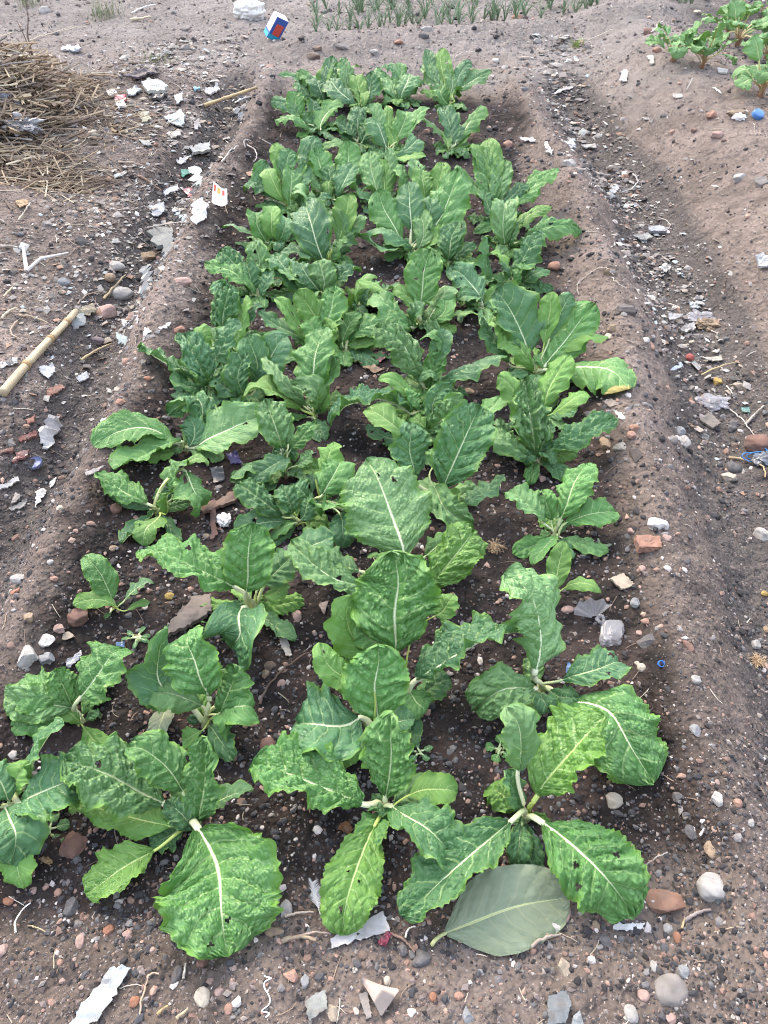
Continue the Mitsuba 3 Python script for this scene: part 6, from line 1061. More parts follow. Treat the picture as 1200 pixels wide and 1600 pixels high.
    up = up + .0068 * cr ** 1.1 * np.clip(w / .10, .4, 1.1) * np.minimum(f2 - f1, .8) ** .6 * np.minimum(1, A * 5) * (1 - .4 * A ** 4)
    up = up + w * .16 * (pn(Sg * 2.2, Tg * 1.3, sc + 3) - .5) * A
    cup = rng.uniform(-.50, .30) * (hue != 'z')
    up = up + fold * A * hw[:, None] + cup * A ** 2 * hw[:, None]
    up = up + hw[:, None] * (.15 + .085 * cr) * (hue != 'z') * A ** 3 * np.sin(2 * np.pi * (rng.uniform(2.0, 3.4) * Sg) + sd * 5 + sc) * np.minimum(1, Sg * 5)
    up = up + hw[:, None] * .11 * min(cr, 1.3) * A ** 4 * np.sin(2 * np.pi * (rng.uniform(6, 8) * Sg) + sd * 9 + sc)
    curl = rng.uniform(-.55, .12) * (hue != 'z') * (.3 if w > .13 else 1)
    up = up + curl * w * np.maximum(Sg - .72, 0) ** 2 * 9
    v = C[:, None] + lat[..., None] * S[:, None] + up[..., None] * N[:, None] + fwd[..., None] * tan[:, None]
    v = v.reshape(-1, 3)
    g = base_z(v[:, 0], v[:, 1]) + .006
    v[:, 2] = np.maximum(v[:, 2], g + .004 * np.sin(v[:, 0] * 90) ** 2)
    f = grid_faces(ns, nt)
    holes = HOLES[int(opt['h'])] if 'h' in opt else []
    if not holes and hue in 'dgyl' and w > .05 and rng.random() < .22:
        holes = [(rng.uniform(.3, .95), rng.uniform(-.85, .85), (q_ := rng.uniform(.003, .007)) / L, q_ * 2 / w) for _ in range(rng.integers(1, 4))]
    if holes:
        cs, ct = Sg.reshape(-1)[f].mean(1), Tg.reshape(-1)[f].mean(1)
        for (s0, t0, a0, b0) in holes:
            ang = np.arctan2((cs - s0) / a0, (ct - t0) / b0)
            f2 = ((cs - s0) / a0) ** 2 + ((ct - t0) / b0) ** 2 > 1 + .5 * np.sin(3 * ang + s0 * 50)
            f, cs, ct = f[f2], cs[f2], ct[f2]
    leaf_no += 1
    kid = HUE[hue] * 1000 + (plant_no % 99) * 10 + (9 if 'e' in opt else leaf_no % 9)
    uv = np.stack([kid + (Tg + 1) / 2 * .98 + .01, Sg], -1).reshape(-1, 2)
    put(key, (v, f), 'leaf_material', smooth=True, uv=uv)
    # the stalk: petiole from the crown, then the rib that tapers along the blade
    r0 = float(np.clip(w * (.034 if w < .09 else .039), .0018, .0062)) * (.5 if hue == 'z' else 1) * (1.15 if hue != 'y' else .85)
    start = crown + np.array([rng.uniform(-.012, .012), rng.uniform(-.012, .012), .002])
    start[2] = max(start[2], float(ground_z(start[0], start[1])) - .004)
    D = np.linalg.norm(b - start)
    c1 = start + np.array([0, 0, 1.]) * D * .45 + (b - start) * .12
    c2 = b - tan[0] * D * .35
    u = np.linspace(0, 1, 10)[:, None]
    pet = (1 - u) ** 3 * start + 3 * u * (1 - u) ** 2 * c1 + 3 * u * u * (1 - u) * c2 + u ** 3 * b
    k = max(int(ns * .80), 6)
    mid = nt // 2
    rib = v.reshape(ns, nt, 3)[1:k, mid][::2]
    path = np.vstack([pet, rib])
    ss = np.concatenate([np.zeros(len(pet)), np.linspace(.02, 1, len(rib))])
    rad = r0 * np.concatenate([np.linspace(1.25, 1.0, len(pet)), (1 - np.linspace(.0, 1, len(rib))) ** .8 * .9 + .08])
    off = np.concatenate([np.zeros((len(pet), 3)), -N[1:k][::2] * (rad[len(pet):] * .42)[:, None]])
    tv, tf = tube(path + off, rad, 8, .7)
    pale = {'d': (.42, .50, .27), 'g': (.44, .53, .26), 'y': (.36, .46, .12), 'l': (.58, .60, .42), 'z': (.34, .36, .16), 'b': (.42, .40, .16)}[hue]
    base = np.array({'d': (.36, .42, .18), 'g': (.40, .44, .20), 'y': (.30, .40, .08), 'l': (.46, .48, .26), 'z': (.34, .36, .16), 'b': (.26, .13, .08)}[hue])
    pale = np.array(pale) + np.clip((w - .085) / .05, 0, 1) * (np.array((.54, .58, .40)) - pale) * (hue in 'dgl')
    d = np.repeat(np.concatenate([np.linspace(0, 1, len(pet)), np.ones(len(rib))]), 8)
    col = Tint(np.round(base, 2), 1.0, np.round(pale, 2), np.r_[d, 0, 1])
    put(key + '__stalk', (tv, tf), 'stalk_material', smooth=True, color=col)


def free_leaf(key, crown, az, elev, length, width, hue, cr, droop, rng, gap=.02):
    """A leaf given by its heading, rise and size."""
    d = np.array([math.cos(az), math.sin(az), 0.0])
    at = lambda r: crown + d * r * math.cos(elev) + np.array([0, 0, r * math.sin(elev) - droop * r * r / length])
    p = np.concatenate([at(gap), at(gap + length * .5), at(gap + length)])
    p[[2, 5, 8]] = np.maximum(p[[2, 5, 8]], base_z(p[[0, 3, 6]], p[[1, 4, 7]]) + .012)
    leaf(key, crown, ' '.join('%.4f' % v for v in p) + f' {width / 1.12:.4f} {length * 450 / max(crown[1], .8):.0f} {hue} c{cr}', rng)

for i, (lab, crown, rows) in enumerate(CHARD):
    small = 'seedling' in lab
    key = thing('chard_plant', lab, 'chard plant', 'chard plants in the sunk bed')
    rng = np.random.default_rng(100 + i)
    plant_no = i
    crown = np.array(crown)
    for row in rows.split('\n'):
        leaf(numbered(key + '__leaf'), crown, row, rng)
    # the young leaves of the heart, and in the crowded rows the low outer ones
    if rng.random() < .16 and not small:      # an old leaf lying yellowed at the foot
        a1 = rng.uniform(0, 6.28)
        free_leaf(numbered(key + '__leaf'), crown, a1, .12, rng.uniform(.06, .10), rng.uniform(.03, .05), 'y', .4, .5, rng)
    n = 2 if small else 4 if crown[1] < 1.2 else 7 if crown[1] < 2 else 13
    a0 = rng.uniform(0, 6.28)
    for k in range(n):
        heart = k < 2
        free_leaf(numbered(key + '__leaf'), crown, a0 + k * 2.4 + rng.uniform(-.4, .4), rng.uniform(.8, 1.2) if heart else rng.uniform(.15, .75),
                  (rng.uniform(.04, .07) if heart else rng.uniform(.08, .15)) * (.6 if small else 1), (rng.uniform(.02, .035) if heart else rng.uniform(.045, .075)) * (.6 if small else 1),
                  rng.choice(['d', 'd', 'g', 'l', 'y']), round(rng.uniform(1.0, 1.7), 2), rng.uniform(.2, .7), rng)

# ---------------------------------------------------------------- stones
def rng_of(*a):
    return np.random.default_rng([int(abs(v) * 1000) % 100003 for v in a])

ICO = {k: trimesh.creation.icosphere(subdivisions=k) for k in range(5)}
ICO[-1] = trimesh.Trimesh([[1, 0, 0], [-1, 0, 0], [0, 1, 0], [0, -1, 0], [0, 0, 1], [0, 0, -1]], [[0, 2, 4], [2, 1, 4], [1, 3, 4], [3, 0, 4], [2, 0, 5], [1, 2, 5], [3, 1, 5], [0, 3, 5]], process=False)

def rock(w, d, h, rng, angular, level):
    v = np.array(ICO[level].vertices)
    for _ in range(10 if angular else 6):
        n = unit(rng.normal(size=3)); c = rng.uniform(.5, .82) if angular else rng.uniform(.66, .9)
        over = np.maximum(v @ n - c, 0)
        v = v - over[:, None] * n
    o = rng.uniform(0, 90, 3)
    v = v * (1 + (.42 if angular else .36) * (meshkit.fbm(v * 1.3 + o, 3, 3) - .5) + .09 * (meshkit.noise(v * 5 + o, 4) - .5))[:, None]
    v = v / np.abs(v).max(0) * np.array([w, d, h]) / 2
    a = rng.uniform(-.3, .3)
    return v @ np.array([[math.cos(a), math.sin(a), 0], [-math.sin(a), math.cos(a), 0], [0, 0, 1]]), np.array(ICO[level].faces)

def speckle(v, col, rng, amount=.25, mute=0.0):
    s = max(np.ptp(v, axis=0).max(), 1e-4)
    m = .75 + amount * 2 * (meshkit.fbm(v / s * 5 + rng.uniform(0, 50), 4, 8) - .25)
    dust = np.clip((meshkit.noise(v / s * 3 + 9, 2) - .55) * 2.5, 0, .5)
    return Tint(np.asarray(col) * (1 - mute) + mute * np.array([.12, .10, .09]), m, (.115, .095, .083), dust)

def set_rock(name, x, y, w, d, h, col, angular, rng, level, label, category, group=None):
    v, f = rock(w, d, h, rng, angular, level)
    key = thing(name, label, category, group)
    col = speckle(v, col, rng, .32, .42)
    put(key, (v + [x, y, float(ground_z(x, y)) + h * (-.16 if 'half buried' in label or 'sunk' in label else .08)], f), 'stone_material', smooth=not angular, color=col)

for x, y, w, h, col, kind, lab in ROCKS:
    rng = rng_of(x, y, w)
    if kind == 'b':                                       # a broken brick keeps its straight edges
        v = np.array(trimesh.creation.box((w, h * 1.3, h * .8)).subdivide().subdivide().subdivide().vertices)
        f = np.array(trimesh.creation.box((w, h * 1.3, h * .8)).subdivide().subdivide().subdivide().faces)
        v = v + (meshkit.fbm(v * 120, 3, 5)[:, None] - .62) * .014 * unit(v)
        put(thing('brick_piece', lab, 'brick'), (v + [x, y, float(ground_z(x, y)) + h * .3], f), 'stone_material', color=speckle(v, np.array(col) * .7 + .06, rng, .35, .25))
        continue
    set_rock('stone', x, y, w, max(h * 1.1, w * .5), min(w, h) * .8, col, kind == 'a', rng, 3 if w > .014 else 2, lab, 'stone')

rng = np.random.default_rng(7)
KINDS = [('grey', (.20, .195, .19)), ('dark grey', (.075, .075, .078)), ('reddish', (.25, .155, .12)), ('pinkish', (.42, .30, .26)), ('pale', (.55, .52, .47)), ('brown', (.19, .135, .105))]
MARKS = [(r[0], r[1], r[6]) for r in ROCKS] + [(*np.mean(r[2], 0), r[1]) for r in FLATS] + [(*(np.add(r[1], r[2]) / 2), r[0]) for r in STICKS] + [(c[1][0], c[1][1], c[0]) for c in CHARD]
MARKS = [m for m in MARKS if len(m[2].split()) <= 9]
USED = set()
def pebble_label(x, y, colour, s):
    """Names the pebble by the nearest thing one can find, and on which side of that it lies."""
    size = 'small' if s / (.8 + .16 * y) < .010 else 'larger'
    for mx, my, lab in sorted(MARKS, key=lambda m: (m[0] - x) ** 2 + (m[1] - y) ** 2):
        dx, dy = x - mx, (y - my) * .8
        side = ('right of' if dx > 0 else 'left of') if abs(dx) > abs(dy) else ('behind' if dy > 0 else 'in front of')
        text = f'{size} {colour} pebble {side} the {lab}'
        if text not in USED and len(text.split()) <= 16:
            USED.add(text)
            return text
def zone(x, y):
    cr = float(crest_right(y))
    if y < .56: return 'on the front soil below the plants', (2, 2, 3, 2, 1, 2)
    if x < -1.0: return 'among the litter of the left furrow', (3, 2, 2, 1, 2, 2)
    if x < -.72: return 'on the left ridge', (2, 1, 2, 2, 1, 3)
    if x < cr - .10: return 'on the dark soil between the plants', (1, 5, 2, 1, 0, 1)
    if x < cr + .14: return 'on the right ridge', (3, 2, 2, 3, 2, 2)
    if x < cr + .42: return 'in the gravel of the right furrow', (4, 4, 1, 1, 1, 2)
    return 'on the right bank', (3, 1, 1, 1, 2, 2)
for i in range(190):
    y = .36 * math.exp(rng.uniform(0, math.log(4.2 / .36)) ** 1.0)
    x = rng.uniform(-.56, .56) * (1 + .75 * y)
    if i % 3 == 0: x, y = rng.uniform(-.6, .62), rng.uniform(.36, .56)
    z, wts = zone(x, y)
    k = rng.choice(len(KINDS), p=np.array(wts) / sum(wts))
    s = rng.uniform(.006, .014) * (.8 + .16 * y)
    lab = pebble_label(x, y, KINDS[k][0], s)
    set_rock('pebble', x, y, s, s * rng.uniform(.7, 1.2), s * rng.uniform(.55, .8), np.array(KINDS[k][1]) * rng.uniform(.8, 1.2), rng.random() < .5, rng, 2, lab, 'pebble', 'small loose pebbles on the soil')

# ---------------------------------------------------------------- gravel, cinders and crumbs: too many to count
def bits(n, seed, place, sizes, flat, cols, weights, key, label, category, bsdf='stone_material', level=0, sink=.25):
    rng = np.random.default_rng(seed)
    P_ = place(rng, n); n = len(P_)
    base = np.array(ICO[level].vertices); fb = np.array(ICO[level].faces)
    s = sizes(rng, n, P_)
    v = base[None] * rng.uniform(.62, 1.18, (n, len(base), 1)) * (s[:, None] * np.stack([rng.uniform(.7, 1.25, n), rng.uniform(.6, 1.0, n), rng.uniform(*flat, n)], -1))[:, None]
    a, b = rng.uniform(0, 6.28, n), rng.normal(0, .35, n)
    ca, sa, cb, sb = np.cos(a), np.sin(a), np.cos(b), np.sin(b)
    R = np.stack([np.stack([ca, -sa * cb, sa * sb], -1), np.stack([sa, ca * cb, -ca * sb], -1), np.stack([0 * a, sb, cb], -1)], -2)
    v = np.einsum('nij,nkj->nki', R, v)
    z = ground_z(P_[:, 0], P_[:, 1]) + s * sink * rng.uniform(-.4, 1.2, n)
    v = v + np.stack([P_[:, 0], P_[:, 1], z], -1)[:, None]
    c = np.array(cols)[rng.choice(len(cols), n, p=np.array(weights) / sum(weights))] * rng.uniform(.7, 1.3, (n, 1))
    f = (fb[None] + (np.arange(n) * len(base))[:, None, None]).reshape(-1, 3)
    put(key, (v.reshape(-1, 3), f), bsdf, color=np.repeat(np.clip(c, 0, .9), len(base), 0))
    tag(key, label, category, kind='stuff')

def scatter(weight):
    def place(rng, n):
        m = n * 5
        y = .30 * np.exp(rng.uniform(0, math.log(8.0 / .30), m))
        x = rng.uniform(-.60, .60, m) * (1 + .74 * y)
        clump = meshkit.fbm(np.stack([x * 4, y * 4, 0 * x], -1), 3, 77)
        keep = rng.random(m) < weight(x, y, clump)
        return np.stack([x, y], -1)[keep][:n]
    return place

def in_bed(x, y):
    return sstep(-.84, -.74, x) * (1 - sstep(.5, .62, x - .05 * sstep(.6, 2, y))) * sstep(.46, .56, y) * (1 - sstep(5.0, 5.2, y))
def in_furrow(x, y):
    return (np.exp(-((x - crest_right(y) - .31) / .23) ** 2) + np.exp(-((x + 1.12) / .22) ** 2)) * (1 - sstep(5.3, 5.8, y))
def gravel_weight(x, y, c):
    edge = np.exp(-((x - crest_right(y) + .08) / .10) ** 2) + np.exp(-((y - .50) / .07) ** 2)
    return np.clip(.85 * in_bed(x, y) * sstep(.28, .5, c) + in_furrow(x, y) * 1.0 * sstep(.3, .55, c) + .65 * edge * sstep(.3, .6, c) + .13 + .15 * (x > 1.7), 0, 1)

DARK = [(.030, .029, .031), (.055, .056, .060), (.095, .097, .10), (.17, .165, .16), (.20, .13, .105), (.30, .20, .165), (.46, .43, .40)]
bits(33000, 1, scatter(gravel_weight), lambda r, n, p: np.clip(r.lognormal(math.log(.0031), .55, n), .0012, .0105) * (.75 + .33 * p[:, 1]), (.45, .8), DARK, (30, 26, 16, 9, 9, 5, 4),
     'gravel', 'fine dark gravel and cinders strewn over the bed, its edges and the furrows', 'gravel')
bits(32000, 2, scatter(lambda x, y, c: np.clip(.9 - .55 * in_bed(x, y) - .3 * sstep(.4, .7, c), .1, 1)), lambda r, n, p: np.clip(r.lognormal(math.log(.0022), .55, n), .0009, .009) * (.8 + .36 * p[:, 1]), (.5, .9),
     [(.175, .147, .136), (.128, .104, .096), (.23, .198, .184), (.085, .075, .073), (.36, .33, .31), (.29, .20, .165)], (34, 30, 14, 12, 6, 5), 'soil_crumbs', 'loose brown soil crumbs and grit on the ridges and banks', 'soil', level=-1)

# ---------------------------------------------------------------- flat scraps, shards, boards, bags and rags
def crumple(outline, thick, crumple_h, lift, seed):
    """A sheet with this outline (metres): its top follows folds, its underside lies thick below it."""
    from shapely.geometry import Polygon
    o = np.array(outline); c = o.mean(0)
    poly = Polygon(o).buffer(0)
    size = max(np.ptp(o, axis=0).max(), .008)
    step = size / 13
    edge = poly.segmentize(step * .8) if hasattr(poly, 'segmentize') else poly
    ring = np.array(edge.exterior.coords)[:-1]
    rng = np.random.default_rng(seed)
    ring = ring + rng.normal(0, step * .24, ring.shape)
    gx_, gy_ = np.meshgrid(np.arange(o[:, 0].min(), o[:, 0].max(), step), np.arange(o[:, 1].min(), o[:, 1].max(), step))
    from shapely import contains_xy
    g = np.stack([gx_.ravel(), gy_.ravel()], -1) + rng.normal(0, step * .15, (gx_.size, 2))
    g = g[contains_xy(Polygon(ring).buffer(-step * .45), g[:, 0], g[:, 1])]
    pts = np.vstack([ring, g]); n = len(ring)
    from scipy.spatial import Delaunay
    tri = Delaunay(pts).simplices
    mid = pts[tri].mean(1)
    tri = tri[contains_xy(Polygon(ring).buffer(step * .02), mid[:, 0], mid[:, 1])]
    a, b, cc = pts[tri[:, 0]], pts[tri[:, 1]], pts[tri[:, 2]]
    flip = np.cross(b - a, cc - a) < 0
    tri[flip] = tri[flip][:, ::-1]
    q = (pts - c) / size
    fold = np.abs(meshkit.noise(np.stack([q[:, 0] * 4 + seed, q[:, 1] * 4, 0 * q[:, 0]], -1), 5) - .5) * 2
    fold = fold * .7 + .5 * np.abs(meshkit.noise(np.stack([q[:, 0] * 9, q[:, 1] * 9 + seed, 0 * q[:, 0]], -1), 6) - .5)
    tilt = q @ rng.uniform(-.25, .25, 2) * thick
    gz = ground_z(pts[:, 0], pts[:, 1])
    base = gz * .55 + base_z(c[0], c[1]) * .0 + gz.mean() * .45
    top = base + lift * .5 + thick + crumple_h * fold * 2.2 + tilt + .002
    bot = top - thick - np.where(np.arange(len(pts)) < n, 0, 0)
    v = np.vstack([np.c_[pts, top], np.c_[pts, bot]]); m = len(pts)
    i = np.arange(n); j = (i + 1) % n
    ccw = Polygon(ring).exterior.is_ccw
    side = np.vstack([np.stack([i, i + m, j + m], 1), np.stack([i, j + m, j], 1)])
    if not ccw: side = side[:, ::-1]
    return v, np.vstack([tri, tri[:, ::-1] + m, side])

NAMES = {}
for i, (cat, lab, outline, col, th, cr, lift, mat) in enumerate(FLATS):
    v, f = crumple(outline, th, cr, lift * (.4 if lift < .012 else .8), i + 1)
    rng = np.random.default_rng(900 + i)
    name = cat.replace(' ', '_')
    put(thing(name, lab, cat), (v - [0, 0, .15 * cr], f), mat + '_material', color=speckle(v, np.array(col) * .70, rng, .30, .20))

# ---------------------------------------------------------------- twigs, canes and stems
def twig(p0, p1, r, bend, rng, lift=.01, n=14, taper=.6, knots=0):
    a, b = np.array([*p0, 0.0]), np.array([*p1, 0.0])
    d = b - a; L = np.linalg.norm(d); side = np.array([-d[1], d[0], 0]) / L
    u = np.linspace(0, 1, n)
    p = a + u[:, None] * d + (bend * L * 4 * u * (1 - u))[:, None] * side + side * (rng.normal(0, .012 * L, n) * (u * (1 - u) * 4))[:, None]
    g = ground_z(p[:, 0], p[:, 1])
    p[:, 2] = np.maximum(g, np.linspace(g[0], g[-1], n)) + r * .7 + lift * (.25 + .5 * u)
    rad = r * (1 - (1 - taper) * u) * rng.uniform(.88, 1.1, n)
    return tube(p, rad, 7)

for lab, p0, p1, r, col, bend, lift in STICKS:
    rng = rng_of(p0[0], p0[1], r)
    v, f = twig(p0, p1, r * .62, bend, rng, lift)
    cat = next((c for c in ('root', 'cane', 'stem', 'straw', 'splinter', 'strip', 'stick') if c in lab), 'twig')
    put(thing({'strip': 'dry_strip', 'straw': 'straw_stem'}.get(cat, cat), lab, cat), (v, f), 'dry_material', smooth=True, color=speckle(v, col, rng, .3))

def cane(label, p0, p1, r0, r1, z0, z1, col, nodes, name='cane'):
    rng = rng_of(p0[0], r0)
    key = thing(name, label, 'cane')
    n = 60
    u = np.linspace(0, 1, n)
    p = np.array([*p0, 0.0]) + u[:, None] * (np.array([*p1, 0.0]) - [*p0, 0.0])
    p[:, 2] = np.linspace(z0, z1, n) + .004 * np.sin(u * 5)
    rad = r0 + (r1 - r0) * u
    for k in nodes: rad = rad * (1 + .16 * np.exp(-((u - k) / .012) ** 2))
    v, f = tube(p, rad, 14)
    uu = np.r_[np.repeat(u, 14), 0, 1]
    c = speckle(v, col, rng, .28)
    streak = meshkit.noise(np.stack([np.r_[np.tile(np.arange(14), n), 0, 0] * .9, uu * 4, 0 * uu], -1), 3)[:, None]
    c.tone = c.tone * (.72 + .5 * streak[:, 0])
    for k in nodes: c.tone = c.tone * (1 - .55 * np.exp(-((uu - k - .012) / .010) ** 2))
    put(key, (v, f), 'dry_material', smooth=True, color=c)
    for k in nodes:
        i = int(k * (n - 1))
        part(key, 'node', tube(p[i - 1:i + 2], rad[i] * np.array([1.03, 1.10, 1.03]), 14), 'dry_material', smooth=True, color=(.30, .20, .10))
    return key
G = lambda k: float(ground_z(*SPOT[k][:2]))
cane('thick pale yellow cane with dark joints lying across the left furrow', SPOT['cane0'][:2], SPOT['cane1'][:2], .0145, .0115, G('cane0') + .02, G('cane1') + .035, (.46, .38, .25), (.30, .62, .86))
cane('thick split straw-coloured stalk on top of the straw heap', SPOT['log0'][:2], SPOT['log1'][:2], .034, .038, G('log0') + .12, G('log1') + .11, (.52, .44, .31), (.45,), 'stalk')
cane('thinner pale stalk lower in the straw heap beside the blue-grey rag', SPOT['log2'][:2], SPOT['log3'][:2], .016, .018, G('log2') + .10, G('log3') + .08, (.50, .40, .26), (.5,), 'stalk')
cane('white-ended pale stalk at the right side of the straw heap', (SPOT['log3'][0] - .35, SPOT['log3'][1] - .10), (SPOT['log3'][0] + .12, SPOT['log3'][1] - .22), .014, .022, G('log3') + .08, G('log3') + .05, (.60, .54, .42), (.6,), 'stalk')

# the straw heap: a mound of stems nobody could count, and the bare twig that stands in it
rng = np.random.default_rng(21)
def straws(n, centre, spread, height, rng, lens=(.08, .30), rads=(.0014, .0035)):
    ms, cs = [], []
    for _ in range(n):
        x, y = rng.normal(centre, spread)
        q = math.exp(-((x - centre[0]) / spread[0]) ** 2 / 2.4 - ((y - centre[1]) / spread[1]) ** 2 / 2.4)
        z = float(base_z(x, y)) + rng.uniform(0, 1) * height * q + .006
        a, L, e = rng.normal(.1, 1.1), rng.uniform(*lens), rng.normal(-.05, .22)
        d = np.array([math.cos(a) * math.cos(e), math.sin(a) * math.cos(e), math.sin(e)]) * L / 2
        side = rng.normal(0, .06 * L, 3)
        p = np.stack([[x, y, z] - d, np.array([x, y, z]) + side, [x, y, z] + d])
        p[:, 2] = np.maximum(p[:, 2], base_z(p[:, 0], p[:, 1]) + .004)
        v, f = tube(p, rng.uniform(*rads), 4, cap=False)
        c = np.array([(.36, .29, .20), (.24, .18, .13), (.15, .115, .09), (.46, .40, .30), (.22, .20, .18)][rng.choice(5, p=(.3, .28, .2, .12, .1))]) * rng.uniform(.7, 1.2)
        ms.append((v, f)); cs.append(np.tile(c, (len(v), 1)))
    return join(ms), np.clip(np.vstack(cs), 0, 1)
m1, c1 = straws(1500, (SPOT['heap'][0] - .12, SPOT['heap'][1] + .12), (.14, .32), .23, rng, (.05, .30), (.0012, .0052))
m0, c0_ = straws(170, (SPOT['heap'][0] - .10, SPOT['heap'][1] + .10), (.15, .32), .22, rng, (.04, .20), (.004, .011))
m2, c2 = straws(300, (SPOT['heap'][0] + .16, SPOT['heap'][1] - .46), (.13, .10), .09, rng)
m3, c3 = straws(110, (SPOT['heap'][0] + .30, SPOT['heap'][1] + .20), (.14, .25), .05, rng, (.05, .2))
put('straw_heap', join([m0, m1, m2, m3]), 'dry_material', color=np.vstack([c0_, c1, c2, c3]))
tag('straw_heap', 'heap of tangled dry straw and brown stems at the left', 'straw', kind='stuff')
key = thing('bare_twig', 'bare dark twig standing upright out of the straw heap', 'twig')
b0 = np.array([*SPOT['twig0'][:2], float(base_z(*SPOT['twig0'][:2])) + .12])
put(key, tube(b0 + np.array([[0, 0, -.08], [.012, 0, .05], [.008, .01, .13], [.035, .01, .20], [.05, .0, .28]]), (.006, .005, .004, .003, .0015), 6), 'dry_material', smooth=True, color=(.16, .12, .10))
for e in ([-.05, 0, .12], [-.03, .02, .19]):
    part(key, 'branch', tube(b0 + np.array([[.01, 0, .04], [e[0] * .5, e[1], e[2] * .7], e]), (.004, .003, .0015), 5), 'dry_material', smooth=True, color=(.17, .13, .11))

# loose straw and litter flakes in the furrows
def flake_place(rng, n):
    m = n * 4
    y = 1.3 * np.exp(rng.uniform(0, math.log(6.4 / 1.3), m))
    x = np.where(rng.random(m) < .64, rng.normal(-1.22, .24, m) - .10 * np.maximum(y - 3, 0), rng.normal(crest_right(y) + .31, .12, m))
    c = meshkit.fbm(np.stack([x * 5, y * 5, 0 * x], -1), 2, 15)
    keep = rng.random(m) < sstep(.2, .55, c) * sstep(1.6, 3.6, y) * 1.3 * np.where(x > 0, .8, 1)
    return np.stack([x, y], -1)[keep][:n]
bits(9500, 5, flake_place, lambda r, n, p: np.clip(r.lognormal(math.log(.0078), .55, n), .003, .026) * (.55 + .16 * p[:, 1]), (.10, .22),
     [(.30, .295, .29), (.22, .21, .20), (.16, .15, .145), (.25, .22, .185), (.09, .085, .085), (.32, .36, .40), (.20, .13, .10), (.48, .475, .47)], (14, 24, 24, 14, 20, 4, 8, 4),
     'litter_flakes', 'small pale flakes of litter, husk and card in the furrows', 'litter', level=-1, sink=.5)
rng = np.random.default_rng(33)
ms, cs = [], []
for k in range(520):
    y = .34 * math.exp(rng.uniform(0, math.log(7.4 / .34))); x = rng.uniform(-.6, .6) * (1 + .74 * y)
    if k % 2: x, y = rng.normal(-1.3, .3), rng.uniform(1.7, 5.6)
    L, a = rng.uniform(.015, .05) * (.7 + .3 * y), rng.uniform(0, 6.28)
    v, f = twig((x, y), (x + L * math.cos(a), y + L * math.sin(a)), rng.uniform(.0006, .0014) * (.7 + .22 * y), rng.normal(0, .08), rng, .004, 5)
    ms.append((v, f)); cs.append(np.tile(np.array([(.42, .36, .28), (.28, .21, .15), (.52, .48, .41), (.20, .15, .12)][rng.integers(4)]) * rng.uniform(.7, 1.2), (len(v), 1)))
put('loose_straws', join(ms), 'dry_material', color=np.clip(np.vstack(cs), 0, 1))
tag('loose_straws', 'tiny loose straws and rootlets lying all over the soil', 'straw', kind='stuff')

# ---------------------------------------------------------------- single finds
def crumpled(size, seed, amp=.45, level=3, freq=1.6):
    v = np.array(ICO[level].vertices)
    o = seed * 3.7
    r = 1 + amp * (np.abs(meshkit.noise(v * freq + o, 2) - .5) * 2 - .5) + amp * .55 * (np.abs(meshkit.noise(v * freq * 2.3 + o, 3) - .5) * 2 - .4) + amp * .22 * (np.abs(meshkit.noise(v * freq * 5 + o, 4) - .5) * 2 - .4)
    v = v * r[:, None] * np.array(size) / 2
    return v, np.array(ICO[level].faces)

def rest(v, spot, up=0.0):
    x, y = spot[:2]
    return v + [x, y, float(ground_z(x, y)) - v[:, 2].min() + up]

scene['film_material'] = {'type': 'principledthin', 'base_color': {'type': 'rgb', 'value': (.80, .80, .83)}, 'roughness': .22, 'eta': 1.45, 'spec_trans': .80, 'diff_trans': .5}
v, f = crumpled((.27, .20, .19), 3, .30, 4)
k = thing('plastic_bag', 'full white plastic bag on the far path left of the carton', 'plastic bag')
put(k, (rest(v, SPOT['bag'], -.05), f), 'shiny_material', smooth=True, color=speckle(v, (.80, .80, .76), np.random.default_rng(1), .06))

# the printed carton, leaning on the far ridge: body and its printed panels
key = thing('carton', 'small blue, white and red printed carton tipped on the far ridge', 'box')
c0 = np.array([*SPOT['box'][:2], 0.0]); c0[2] = float(ground_z(c0[0], c0[1])) + .075
ax = unit(np.array([.45, -.05, .65])); nr = np.array([.55, -.80, -.10]); nr = unit(nr - ax * (nr @ ax)); sd = -np.cross(nr, ax)
def slab(o, a, b, la, lb, t):
    n = np.cross(a, b)
    q = np.array([[i, j, k_] for k_ in (0, 1) for i, j in ((-1, -1), (1, -1), (1, 1), (-1, 1))], float)
    v = o + q[:, :1] * a * la / 2 + q[:, 1:2] * b * lb / 2 + q[:, 2:] * n * t
    return v, np.array([[0, 2, 1], [0, 3, 2], [4, 5, 6], [4, 6, 7], [0, 1, 5], [0, 5, 4], [1, 2, 6], [1, 6, 5], [2, 3, 7], [2, 7, 6], [3, 0, 4], [3, 4, 7]])
BL, BW, BD = .155, .095, .070
bv, bf = slab(c0 - nr * BD / 2, ax, sd, BL, BW, 0)
q = np.array([[i, j, k_] for i in (-1, 1) for j in (-1, 1) for k_ in (-1, 1)], float)
bm = trimesh.convex.convex_hull(c0 + q[:, :1] * ax * BL / 2 + q[:, 1:2] * sd * BW / 2 + q[:, 2:] * nr * BD / 2)
put(key, (bm.vertices, bm.faces), 'shiny_material', color=(.04, .10, .36))
def panel(name, o, a, b, la, lb, col):
    v, f = slab(o, a, b, la, lb, 0)
    n = np.cross(a, b); out = (o - c0) @ n > 0
    v, f = slab(o, a if out else b, b if out else a, la if out else lb, lb if out else la, .0015)
    part(key, name, (v, f), 'shiny_material', color=col)
panel('end_panel', c0 + ax * BL / 2, sd, nr, BW * .96, BD * .94, (.78, .79, .82))
panel('front_print', c0 + nr * BD / 2 - ax * .005 + sd * .004, ax, sd, BL * .52, BW * .62, (.52, .08, .06))
